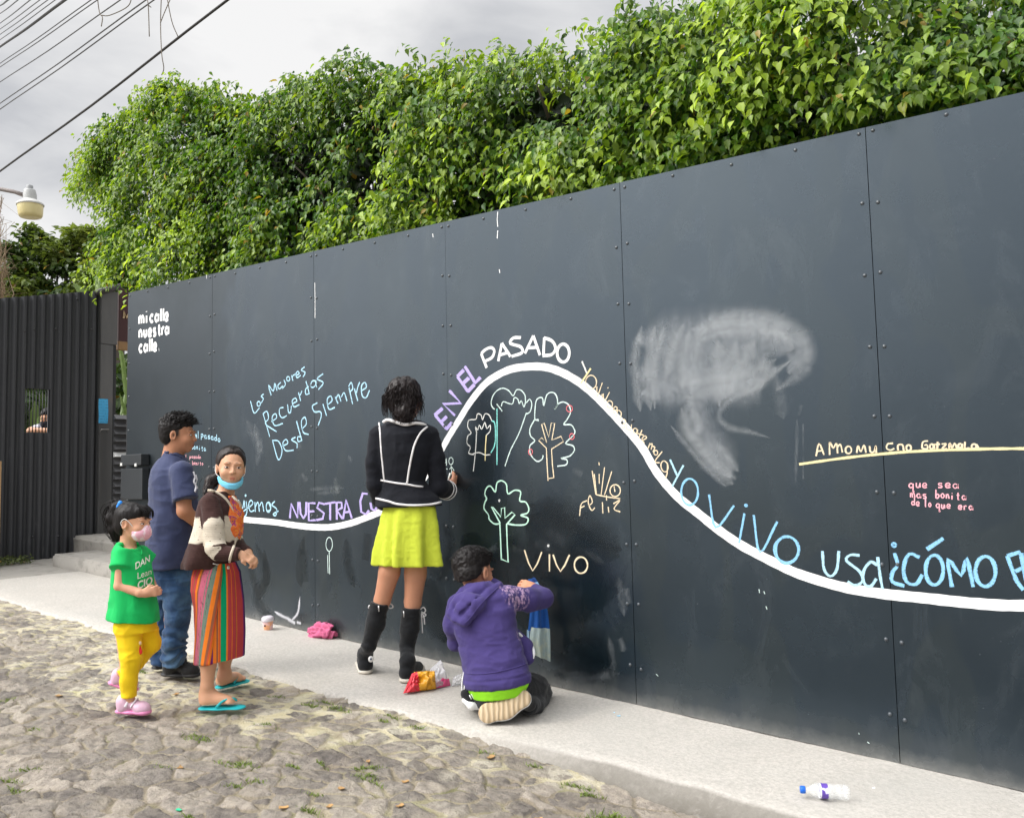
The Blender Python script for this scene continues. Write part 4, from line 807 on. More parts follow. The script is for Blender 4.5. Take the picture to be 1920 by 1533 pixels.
# dense dark shrub filling the yard behind the gap and the barred window
r_ = np.random.default_rng(31); n = 5200; P = np.stack([r_.uniform(-11.6, -10.3, n), r_.uniform(.2, 4.2, n), r_.uniform(.3, 3.1, n)], -1)
yard = empty('yard_shrub', (-11, 2.2, .42), 0, 'dark leafy shrub in the yard behind the gate, glimpsed through the gap and window', 'shrub')
link('foliage', leaf_mesh(P, np.stack([r_.normal(0, .6, n), r_.normal(0, .6, n), r_.uniform(-1, .4, n)], -1), np.stack([r_.normal(.7, .5, n), r_.normal(-.4, .5, n), r_.normal(.4, .5, n)], -1), r_.uniform(.12, .24, n), r_.uniform(.08, .15, n), r_.uniform(0, 1, n), 'foliage', r_.uniform(0, .35, n)), leaf_mat('yard_leaf', (.012, .035, .010), (.04, .085, .02), (.14, .22, .05), .4, .4), yard)
t_ = MB()
for k_ in range(7): t_.tube([(-11, .6+.5*k_, .2), (-11.1, .65+.5*k_, 1.5), (-10.9, .7+.5*k_, 2.8)], [.05, .035, .015], 6)
t_.build('stems', BARK, yard, True)
# ================================================================== GATE, ENTRANCE, STREET THINGS
FX = -7.9
gate = empty('corrugated_gate', (FX, .2, G*FX), 0, 'tall dark corrugated metal gate sheet with a small barred window, left of the black wall', 'gate')
GM = Mat('dark_corrugated_metal'); co = GM.coord('Object')
c = GM.mix(GM.noise(1.5, 5, .6, GM.coord('Object', (1, 3, .6))), (.030, .032, .037), (.058, .060, .066))
c = GM.mix(GM.ramp(GM.noise(5, 6, .7, GM.coord('Object', (1, 4, .7))), [(.60, 0), (.75, .35)]), c, (.16, .16, .165))
GM.set(Base_Color=c, Roughness=.48, Metallic=.2); GM = GM.m
wa, wb = atx(46, 810, FX), atx(93, 730, FX); wy0, wy1, wz0, wz1 = wa[1], wb[1], wa[2], wb[2]
ytop = lambda y: 3.23 + (y+.0)*.24
def corr(y): return .021*math.cos(2*math.pi*y/.0975)
y0, y1 = -2.2, 1.09
ys = np.unique(np.concatenate([np.arange(y0, y1, .0975/8), [wy0, wy1, y1]]))
V, F = [], []
zs_ = lambda y: [G*FX-.05, wz0, wz1, ytop(y)]
for y in ys:
    for z in zs_(y): V.append((FX+corr(y), y, z))
for i in range(len(ys)-1):
    for j in range(3):
        if j == 1 and ys[i] >= wy0-1e-6 and ys[i+1] <= wy1+1e-6: continue
        F.append((i*4+j, (i+1)*4+j, (i+1)*4+j+1, i*4+j+1))
n0 = len(V); V += [(v[0]-.003, v[1], v[2]) for v in V]; F += [tuple(n0+i for i in reversed(f)) for f in F]
link('corrugated_sheet', mesh('corrugated_sheet', V, F, True), GM, gate)
fr = MB()
for (a, b) in (((wy0-.025, wz0-.03), (wy1+.02, wz0)), ((wy0-.025, wz1), (wy1+.02, wz1+.03)), ((wy0-.025, wz0), (wy0, wz1)), ((wy1, wz0), (wy1+.02, wz1))):
    fr.box((FX-.05, a[0], a[1]), (FX-.024, b[0], b[1]))
fr.build('window_frame', GM, gate)
for k in range(7):
    y = wy0+.028+(wy1-wy0-.05)*k/6; MB().tube([(FX-.037, y, wz0), (FX-.037, y, wz1)], .0058, 6).build('window_bar', GM, gate, True)
rv = simple('gate_screw', (.02, .02, .022), .5)
for q_ in ((63, 618), (103, 617), (143, 561), (60, 1006), (108, 1005), (153, 1001), (45, 621), (170, 618)):
    c_ = atx(*q_, FX); MB().lathe([(0, .012), (.010, .009), (.014, 0)], 8, Matrix.Translation((FX+.02, c_[1], c_[2])) @ Matrix.Rotation(R(90), 4, 'Y')).build('screw', rv, gate, True)
# steel door post / plate at the gate's right end
px_ = -7.86
SM = Mat('bare_weathered_steel'); c = SM.mix(SM.noise(2, 6, .65, SM.coord('Object', (1, 3, .6))), (.085, .085, .09), (.17, .168, .165))
c = SM.mix(SM.ramp(SM.noise(2.1, 3, .5, SM.coord('Object')), [(.62, 0), (.72, .55)]), c, (.23, .13, .06)); SM.set(Base_Color=c, Roughness=.5, Metallic=.35); SM = SM.m
post = empty('door_post', (px_, 1.16, .5), 0, 'wide bare grey steel door post with rust stains between the gate and the gap', 'door post')
p0, p1 = atx(184, 1006, px_), atx(221, 548, px_); zm = atx(200, 645, px_)[2]
MB().box((px_-.08, p0[1], p0[2]), (px_, p1[1]-.045, zm-.004), .006).build('lower_plate', SM, post)
MB().box((px_-.08, p0[1], zm), (px_+.004, p1[1], p1[2]), .006).build('upper_plate', SM, post)
MB().box((px_-.09, p1[1]-.043, p0[2]), (px_-.01, p1[1]-.002, zm-.004), .004).build('door_channel', simple('black_channel', (.018, .018, .02), .5), post)
a, b = atx(180, 549, px_), atx(225, 537, px_)
MB().tube([(px_+.02, a[1], a[2]), (px_+.02, b[1], b[2])], .038, 10).build('top_pipe', simple('dark_pipe', (.05, .045, .045), .55), post, True)
tp = MB(); hs = [atx(188, 809, px_+.004), atx(188, 805, px_+.004), atx(202, 805, px_+.004), atx(202, 809, px_+.004)]
tp.tube([(px_, hs[0][1], hs[0][2]), (px_+.03, hs[1][1], hs[1][2]), (px_+.03, hs[2][1], hs[2][2]), (px_, hs[3][1], hs[3][2])], .006, 6)
tp.build('handle', simple('worn_handle', (.35, .34, .33), .4, .6), post, True)
# blue paper notice
a, b = atx(184.5, 793, px_+.006), atx(203, 748, px_+.006)
V = [(px_+.006+.006*math.sin(i*1.3+j), a[1]+(b[1]-a[1])*i/4, a[2]+(b[2]-a[2])*j/6) for i in range(5) for j in range(7)]
PB = Mat('blue_paper'); ln = PB.n.new('ShaderNodeTexWave'); ln.bands_direction = 'Z'; ln.inputs['Scale'].default_value = 9; ln.inputs['Distortion'].default_value = 0; PB.l.new(PB.coord('Object'), ln.inputs['Vector'])
tx_ = PB.math('MULTIPLY', PB.ramp(ln.outputs['Fac'], [(.6, 0), (.75, 1)]), PB.ramp(PB.noise(70, 2, .5, PB.coord('Object', (1, 1, .3))), [(.45, 0), (.55, .5)]))
PB.set(Base_Color=PB.mix(tx_, (.07, .42, .75), (.03, .16, .34)), Roughness=.7)
tag(link('notice', mesh('notice', V, [(i*7+j, (i+1)*7+j, (i+1)*7+j+1, i*7+j+1) for i in range(4) for j in range(6)]), PB.m), 'sheet of bright blue paper with small print taped to the steel door post', 'notice')
# through the gap: louvred shutter, dark red sign, timber
gx_ = -7.6
lv = empty('louvred_shutter', tuple(atx(229, 990, gx_)), 0, 'grey louvred metal shutter seen in the narrow gap beside the black wall', 'shutter')
LM = simple('grey_louvre', (.11, .11, .115), .5, .3); LW = simple('white_louvre', (.75, .75, .74), .5)
a, b = atx(214, 1000, gx_), atx(246, 778, gx_); MB().box((gx_-.06, a[1], a[2]), (gx_-.045, b[1], b[2])).build('back_sheet', simple('shutter_back', (.035, .035, .038), .6), lv)
for k in range(15):
    py = 782 + k*14.0 - (k > 9)*1; c_ = atx(230, py, gx_); wmat = LW if k == 5 else LM
    MB().add([(gx_-.045, a[1], c_[2]+.03), (gx_+.01, a[1], c_[2]-.022), (gx_+.01, b[1], c_[2]-.022), (gx_-.045, b[1], c_[2]+.03), (gx_-.045, a[1], c_[2]-.03), (gx_-.045, b[1], c_[2]-.03)], [(0, 1, 2, 3), (1, 4, 5, 2), (0, 4, 1), (3, 2, 5)]).build('slat', wmat, lv)
sx2 = -7.9
a, b = atx(222, 641, sx2), atx(255, 545, sx2)
sg = empty('dark_red_sign', (sx2, (a[1]+b[1])/2, a[2]), 0, 'dark red sign board with a pale capital M, half hidden behind the black wall', 'sign')
MB().box((sx2-.03, a[1], a[2]), (sx2, b[1], b[2]), .004).build('board', simple('oxblood_paint', (.055, .012, .012), .45), sg)
mk = MB(); q1 = [(232, 596.5), (232.3, 584), (237.5, 596), (242.5, 583), (243, 596)]
mk.tube([tuple(atx(*p, sx2+.006)) for p in q1], .013, 5)
mk.build('lettering', simple('cream_letter_paint', (.75, .58, .36), .5), sg)
a, b = atx(221, 655, sx2), atx(255, 643, sx2)
tag(MB().box((sx2-.06, a[1], a[2]), (sx2+.01, b[1], b[2]), .004).build('timber_beam', simple('varnished_timber', (.30, .17, .07), .5, var=.3)), 'brown timber beam end just under the dark red sign', 'beam')
# brown board edge at the very left
a, b = atx(-12, 1006, -7.45), atx(3.2, 866, -7.45)
bo = empty('plywood_board', (-7.45, a[1], a[2]), 0, 'brown wooden board with a pale frame leaning at the left edge of the street', 'board')
MB().box((-7.49, a[1]-.5, G*-7.45), (-7.46, b[1]-.02, b[2]), .003).build('board', simple('brown_plywood', (.15, .09, .05), .7, var=.3), bo)
MB().box((-7.495, b[1]-.018, G*-7.45), (-7.45, b[1], b[2]+.01), .003).build('edge_frame', simple('pine_edge', (.42, .27, .12), .6), bo)

# ------------------------------------------------------------------ street lamp
LD = 10.5; lp = lambda px, py, d=LD: atd(px, py, d)
hb = lp(57, 395)
lamp = empty('street_lamp', tuple(hb), 0, 'street lamp head with a yellowed glass bowl on a thin arm, high at left', 'street lamp')
k = LD/F_PX; ax = hb.copy()
def lz(prof, name, mat, dx=0.0, tilt=-3):
    Mx = Matrix.Translation((ax[0], ax[1], ax[2])) @ Matrix.Rotation(R(tilt), 4, Vector(FWD)) @ Matrix.Translation((0, 0, 0))
    return MB().lathe([(r*k, z*k) for r, z in prof], 28, Mx).build(name, mat, lamp, True)
GL_ = Mat('yellowed_glass'); GL_.set(Base_Color=GL_.mix(GL_.noise(9, 4), (.66, .55, .24), (.78, .70, .40)), Roughness=.28); GL_.b.inputs['Subsurface Weight'].default_value = .0
lz([(0, -13), (12, -13.5), (18.5, -12), (20.5, -8), (22, 10)], 'glass_bowl', GL_.m)
lz([(23, 9.5), (24, 11.5), (22, 14), (12, 20), (11, 22)], 'reflector_rim', simple('lamp_white_metal', (.62, .62, .60), .45))
lz([(11.5, 21), (11.5, 30), (10, 38), (9.5, 40), (0, 41)], 'ballast_housing', simple('lamp_grey_metal', (.45, .46, .46), .5))
lz([(6, 40), (6, 47), (5, 48.5), (0, 49)], 'photocell', simple('photocell_grey', (.30, .31, .32), .5))
MB().tube([tuple(lp(-260, 318, 11.5)), tuple(lp(-80, 341, 10.9)), tuple(lp(0, 354.5)), tuple(lp(28, 360)), tuple(lp(47, 367))], [.032, .030, .026, .026, .03], 10).build('arm', simple('rusty_grey_arm', (.22, .19, .18), .6, .2, var=.3), lamp, True)
pp = lp(-262, 318, 11.5)
MB().tube([(pp[0], pp[1], -.5), (pp[0], pp[1], pp[2]+1.6)], [.13, .10], 12).build('pole', simple('concrete_pole', (.35, .34, .32), .9), lamp, True)

# ------------------------------------------------------------------ overhead cables
CAB = simple('black_cable', (.03, .028, .028), .6); CAB2 = simple('weathered_cable', (.09, .09, .095), .6)
cables = [((0, 321), (427, 0), .019, 6, 'lowest and thickest overhead cable, sagging alone across the sky'), ((0, 205), (289, 0), .010, 3, 'lower cable of the close pair next above the thick one'), ((0, 194), (274, 0), .010, 3, 'upper cable of the close pair next above the thick one'),
    ((0, 154), (226, 0), .009, 3, 'single thin cable between the two close pairs'), ((0, 126), (183, 0), .008, 2, 'lower cable of the second close pair'), ((0, 119), (171, 0), .008, 2, 'upper cable of the second close pair'),
    ((0, 88), (122, 0), .020, 2, 'thick twisted service cable in the upper left bundle'), ((0, 75), (104, 0), .007, 1, 'thin cable just above the twisted service cable'), ((0, 65), (90, 0), .007, 1, 'second thin cable above the twisted service cable'), ((0, 55), (75, 0), .007, 1, 'third thin cable above the twisted service cable'), ((0, 44), (57, 0), .008, 1, 'fourth thin cable above the twisted service cable'), ((0, 26), (34, 0), .008, 1, 'last thin cable but one in the top left corner'), ((0, 11), (15, 0), .012, 1, 'cable cutting the very top left corner')]
for (a, b, r_, sag, lab) in cables:
    A, B = atd(a[0], a[1], 13.5), atd(b[0], b[1], 9.0); d = B-A; pts = []
    for i in range(81):
        t = -6.0+10*i/80; p = A+d*t; tt_ = t
        pts.append(p+np.array([0, 0, -1])*(sag*.0075*math.sin(math.pi*tt_)**2))
    tag(MB().tube(pts, r_*.82, 6).build('overhead_cable', CAB if r_ > .015 else CAB2, None, True), lab, 'cable', 'overhead cables across the street')
VN = simple('dry_vine', (.20, .17, .14), .9)
def vine(S, lab, d=9.2):
    m_ = MB()
    for s__ in S: m_.tube(catmull([atd(x, y, d+random.uniform(-.1, .1)) for x, y in s__], 5), .0055, 5)
    tag(m_.build('hanging_vine', VN, None, True), lab, 'vine')
vine([[(181, -20), (186, 22), (192, 33), (190, 50)], [(248, -12), (240, 12), (206, 29), (189, 29)]], 'short looped dry vine dangling from the thin cables')
vine([[(274, -8), (278, 12), (280, 69)], [(278, 10), (283, 14)]], 'short straight dry vine hanging from the close pair of cables')
vine([[(303, -20), (301, 44), (303, 100), (307, 128), (303, 141)], [(311, -15), (322, 40), (334, 70)], [(321, -5), (308, 25), (301, 43)]], 'long dry vine hanging down past the thick cable to the hedge')

# ------------------------------------------------------------------ litter and small things
def crumple(name, c, size, mat, seed, flat=.5, label=None, cat=None, rot=0.0, nn=3):
    import bmesh
    bm = bmesh.new(); bmesh.ops.create_icosphere(bm, subdivisions=5, radius=1)
    P = np.array([v.co[:] for v in bm.verts]); f = 1-np.abs(fbm(P*1.7+seed, seed, nn))*.75; g_ = fbm(P*4.2+seed, seed+9, 2)
    P = P*(f+.05*g_)[:, None]*np.array(size); P[:, 2] = np.maximum(P[:, 2]+size[2]*.45, .0)
    ca_, sa_ = math.cos(rot), math.sin(rot)
    P = np.stack([P[:, 0]*ca_-P[:, 1]*sa_, P[:, 0]*sa_+P[:, 1]*ca_, P[:, 2]], -1)+np.array(c)
    for v, p in zip(bm.verts, P): v.co = p
    me = bpy.data.meshes.new(name); bm.to_mesh(me); bm.free(); me.polygons.foreach_set('use_smooth', np.ones(len(me.polygons), dtype=bool))
    return tag(link(name, me, mat), label, cat)
PKM = simple('pink_cloth', (.60, .13, .26), .9, bump=.4, bscale=240, bdist=.002); 
c0 = ground(598, 1196); crumple('cleaning_cloth', c0+np.array([0, .03, .0]), (.125, .06, .075), PKM, 21, label='crumpled pink cloth lying at the foot of the black wall', cat='cloth', rot=.2, nn=2)
# small lidded pot
cc = ground(503, 1180)
pot = empty('chalk_pot', tuple(cc), 0, 'small pink and orange plastic pot with a clear lid against the wall foot', 'pot')
Mx = Matrix.Translation(tuple(cc)) @ Matrix.Rotation(R(4), 4, 'X')
MB().lathe([(0, .002), (.028, .002), (.031, .008), (.037, .062), (.036, .064), (0, .063)], 24, Mx).build('cup', (lambda m: (m.set(Base_Color=m.mix(m.ramp(m.noise(16, 2, .5), [(.45, 0), (.55, 1)]), (.85, .55, .55), (.85, .42, .22)), Roughness=.35), m.m)[1])(Mat('pot_print')), pot, True)
MB().lathe([(.036, .060), (.042, .062), (.043, .070), (.041, .088), (.030, .095), (0, .096)], 24, Mx).build('lid', simple('milky_lid', (.62, .58, .62), .25), pot, True)
MB().lathe([(0, .0), (.0075, .0), (.0075, .003), (0, .004)], 12, Matrix.Translation(tuple(cc+np.array([.012, -.036, .034]))) @ Matrix.Rotation(R(90), 4, 'X')).build('printed_dot', simple('dark_dot', (.05, .02, .03), .5), pot, True)
# plastic bottle on the pavement
bc, be = ground(1592, 1485, .032), ground(1500, 1479, .032)
ax_ = Vector(bc-be).normalized(); ln_ = (Vector(bc)-Vector(be)).length
bot = empty('plastic_bottle', tuple(ground(1545, 1482)), 0, 'clear plastic bottle with blue cap and purple label lying on the pavement', 'bottle')
Mx = Matrix.Translation(tuple(be)) @ ax_.to_track_quat('Z', 'Y').to_matrix().to_4x4(); s_ = ln_/.20
PL = Mat('clear_plastic'); PL.set(Base_Color=(.93, .96, .96), Roughness=.08, Alpha=.20); PL.b.inputs['Specular IOR Level'].default_value = .9
lz2 = lambda prof, name, mat: MB().lathe([(r*s_, z*s_) for r, z in prof], 28, Mx).build(name, mat, bot, True)
pf = [(.0115, .014), (.012, .028), (.016, .038), (.024, .052), (.0295, .066), (.031, .078), (.030, .082), (.030, .112), (.031, .116), (.031, .128), (.028, .140), (.0275, .146), (.031, .158), (.031, .166), (.029, .170), (.031, .176), (.031, .188), (.027, .198), (.020, .200), (.010, .195), (0, .193)]
lz2(pf, 'bottle_body', PL.m)
lz2([(0, 0), (.0145, .001), (.0155, .004), (.0155, .019), (.0145, .021), (.011, .021)], 'cap', simple('blue_cap', (.01, .13, .62), .4))
LB = Mat('purple_label'); g_ = LB.noise(40, 2, .5, LB.coord('Object')); LB.set(Base_Color=LB.mix(LB.ramp(g_, [(.56, 0), (.60, .9)]), (.12, .06, .38), (.70, .68, .80)), Roughness=.35)
lz2([(.0306, .084), (.0306, .111)], 'label', LB.m)
lz2([(.0304, .0780), (.0304, .0838)], 'label_band', simple('white_label_band', (.8, .8, .85), .4))
# crisp and chalk bags, glossy crumpled plastic
def bag(name, quad, mat, bulge, seed, parent=None, lean=0.0):
    """pillow sheet between four photo points (bottom-left, bottom-right, top-right, top-left) resting on the pavement"""
    bl, br, tr, tl = quad; A, B = ground(*bl), ground(*br); dep = float(np.dot((A+B)/2-CAM, FWD))
    C_, D_ = atd(tr[0], tr[1], dep+lean), atd(tl[0], tl[1], dep+lean); n = 26; V, F = [], []
    nrm = np.cross(B-A, D_-A); nrm /= np.linalg.norm(nrm)
    if np.dot(nrm, FWD) > 0: nrm = -nrm
    for sgn in (1, -1):
        for i in range(n+1):
            for j in range(n+1):
                u, v = i/n, j/n; p = A*(1-u)*(1-v)+B*u*(1-v)+C_*u*v+D_*(1-u)*v
                e_ = (math.sin(math.pi*u)*math.sin(math.pi*v))**.45
                cr = vnoise(np.array([[u*7+seed, v*7, seed]]), seed)[0]*.5+abs(vnoise(np.array([[u*4, v*6+seed, 3]]), seed+3)[0])*.9
                pq = p+nrm*sgn*bulge*e_*(.55+.7*cr)
                pq[2] = max(pq[2], G*pq[0]+.004); V.append(pq)
    N2 = (n+1)**2
    F = [(i*(n+1)+j, (i+1)*(n+1)+j, (i+1)*(n+1)+j+1, i*(n+1)+j+1) for i in range(n) for j in range(n)]
    F += [tuple(N2+k_ for k_ in reversed(f)) for f in F]
    return link(name, mesh(name, V, F, True), mat, parent)
def glossy(name, col, rough=.22, alpha=1.0):
    m = Mat(name); m.set(Base_Color=m.mix(m.noise(30, 4), tuple(np.array(col)*.8), col), Roughness=rough, Alpha=alpha); m.bump(m.noise(45, 4, .6), .35, .006); return m.m
bg_ = empty('plastic_bag', tuple(ground(800, 1290)), 0, 'small red, yellow and clear plastic bag crumpled on the pavement behind the kneeling boy', 'bag')
bag('red_panel', ((755, 1301), (790, 1296), (782, 1258), (772, 1262)), glossy('red_plastic', (.72, .03, .05)), .035, 3, bg_, .05)
bag('yellow_panel', ((780, 1297), (818, 1292), (815, 1257), (776, 1259)), glossy('yellow_plastic', (.80, .38, .02)), .045, 5, bg_, .04)
bag('clear_panel', ((812, 1292), (843, 1285), (826, 1236), (806, 1254)), glossy('clear_film', (.80, .80, .84), .12, .45), .04, 7, bg_, .06)
bag('pink_edge', ((808, 1293), (845, 1286), (842, 1272), (812, 1283)), glossy('pink_plastic', (.70, .08, .22)), .03, 9, bg_, .03)
tag(bag('clear_bag', ((846, 1288), (868, 1284), (866, 1262), (850, 1268)), glossy('clear_film_scrap', (.85, .85, .88), .1, .35), .03, 12, None, .03), 'scrap of clear plastic bag tucked against the kneeling boy', 'bag')
# crumbs of chalk, scraps of paper, dry leaves on the ground
def scrap(px, py, sz_, mat, name, lab, cat, grp=None, h=.0, seed=1, roadz=False):
    c_ = ground(px, py); zz = c_[2]+h
    if roadz: zz = road_z(c_[0], c_[1])+.004
    r_ = np.random.default_rng(seed); n = 5; V = []; an = r_.uniform(0, 6)
    for i in range(n):
        for j in range(n):
            u, v = (i/(n-1)-.5), (j/(n-1)-.5); x = u*sz_[0]*(1-.25*abs(v)*r_.uniform(.8, 1.2)); y = v*sz_[1]
            V.append((c_[0]+x*math.cos(an)-y*math.sin(an), c_[1]+x*math.sin(an)+y*math.cos(an), zz+.3*sz_[1]*(abs(u)*.8+.5*v*v)+r_.uniform(0, .003)))
    n2 = len(V); V += [(a_, b__, c__-.002) for a_, b__, c__ in V]
    F = [(i*n+j, (i+1)*n+j, (i+1)*n+j+1, i*n+j+1) for i in range(n-1) for j in range(n-1)]; F += [tuple(n2+k_ for k_ in reversed(f)) for f in F]
    return tag(link(name, mesh(name, V, F, True), mat), lab, cat, grp)
_tree = BVHTree.FromPolygons([Vector(v.co) for v in bpy.data.objects['road'].data.vertices], [tuple(p.vertices) for p in bpy.data.objects['road'].data.polygons])
def road_z(x, y):
    h = _tree.ray_cast(Vector((x, y, 2)), Vector((0, 0, -1))); return h[0].z if h[0] else G*x
CB = simple('blue_chalk_crumb', (.35, .65, .85), .9); WP = simple('white_paper', (.85, .85, .88), .6)
scrap(1160, 1343, (.018, .012), CB, 'chalk_crumb', 'bright blue chalk crumb on the pavement near the wall seam', 'chalk', seed=3, h=.003)
scrap(1152, 1337, (.010, .006), CB, 'chalk_crumb', 'tiny pale chalk crumb just behind the bright blue one', 'chalk', seed=4, h=.003)
scrap(1252, 1527, (.055, .03), WP, 'paper_scrap', 'folded white paper scrap on the cobbles at the bottom edge', 'paper', seed=5, roadz=True)
scrap(336, 1508, (.025, .014), simple('green_foil', (.05, .55, .30), .3), 'bottle_cap', 'bright green scrap on the cobbles at the bottom left', 'litter', seed=6, roadz=True)
scrap(1638, 1478, (.012, .006), WP, 'paper_scrap', 'tiny white paper fleck beside the plastic bottle', 'paper', seed=7, h=.003)
DL = simple('dry_leaf', (.42, .25, .10), .8, var=.4)
for k_, (x, y, s__) in enumerate([(920, 1405, .04), (1305, 1532, .035), (340, 1428, .04), (532, 1507, .035), (618, 1503, .03), (1010, 1513, .03), (640, 1473, .03), (760, 1455, .03), (330, 1298, .035), (110, 1300, .04), (750, 1500, .03), (690, 1424, .025)]):
    scrap(x, y, (s__, s__*.6), DL, 'dry_leaf', 'small curled brown dry leaf lying on the cobbles', 'leaf', 'dry leaves on the cobbles', seed=20+k_, roadz=True)
# grass tufts and moss in the joints
GR = Mat('joint_grass'); GR.set(Base_Color=GR.mix(GR.noise(20, 3), (.10, .17, .025), (.24, .30, .06)), Roughness=.7)
tv, tf = [], []; r_ = np.random.default_rng(15)
tufts = [(1150, 1506, .09, 170), (1165, 1508, .06, 90), (690, 1433, .06, 70), (685, 1450, .05, 50), (375, 1380, .08, 60), (365, 1372, .06, 40), (440, 1424, .08, 60), (460, 1428, .07, 50), (500, 1352, .05, 30), (735, 1338, .05, 40), (720, 1345, .04, 30), (8, 1303, .09, 60), (50, 1437, .05, 40), (20, 1452, .05, 40), (550, 1428, .05, 40), (605, 1425, .04, 30),
    (630, 1320, .06, 40), (585, 1317, .06, 60), (640, 1325, .05, 30), (610, 1310, .05, 40), (1080, 1450, .06, 60), (1105, 1462, .05, 50), (360, 1525, .05, 40), (580, 1510, .05, 40), (305, 1430, .05, 20), (265, 1255, .05, 30), (60, 1360, .05, 25), (480, 1458, .05, 40), (910, 1397, .05, 30), (1000, 1415, .04, 25), (780, 1358, .05, 35), (30, 1470, .05, 30), (700, 1460, .05, 40), (440, 1462, .04, 30), (590, 1480, .04, 30), (515, 1300, .05, 30)]
for (px, py, rad, k_) in tufts:
    c_ = ground(px, py); a_ = r_.uniform(0, 3.14)
    for i in range(int(k_*1.6)):
        q_ = r_.normal(0, .42, 2)*np.array([rad*1.3, rad*.35]); x, y = c_[0]+q_[0]*math.cos(a_*.2)-q_[1]*math.sin(a_*.2), c_[1]+q_[0]*math.sin(a_*.2)+q_[1]*math.cos(a_*.2)
        z = road_z(x, y)-.003; h_ = r_.uniform(.006, .020)*(1.6 if px in (1150, 1165) else 1); an = r_.uniform(0, 6.28); le = r_.normal(0, .6, 2)*h_
        o_ = len(tv); dx, dy = .0022*math.cos(an), .0022*math.sin(an)
        tv += [(x-dx, y-dy, z), (x+dx, y+dy, z), (x+le[0]*.5+dx*.7, y+le[1]*.5+dy*.7, z+h_*.7), (x+le[0], y+le[1], z+h_)]; tf += [(o_, o_+1, o_+2), (o_, o_+2, o_+3)]
tag(link('grass', mesh('grass', tv, tf, False), GR.m), kind='stuff', label='sparse short grass and moss tufts in the cobble joints', cat='grass')
# low weeds along the foot of the gate
tv = []; n = 900; P = np.stack([r_.uniform(-7.78, -7.55, n), r_.uniform(-1.0, .22, n), np.zeros(n)], -1); P[:, 2] = G*P[:, 0]+np.abs(r_.normal(0, .035, n))
link('weeds', leaf_mesh(P, np.stack([r_.normal(0, 1, n), r_.normal(0, 1, n), r_.uniform(0, 1, n)], -1), np.stack([r_.normal(0, .5, n), r_.normal(0, .5, n), np.ones(n)], -1), r_.uniform(.02, .05, n), r_.uniform(.015, .03, n), r_.uniform(0, 1, n), 'weeds', r_.uniform(0, .7, n)), leaf_mat('weed_leaf', (.04, .06, .02), (.09, .12, .04), (.2, .24, .08), .3, .6))
tag(bpy.data.objects['weeds'], 'low weeds growing along the foot of the corrugated gate', 'weeds', None, 'stuff')
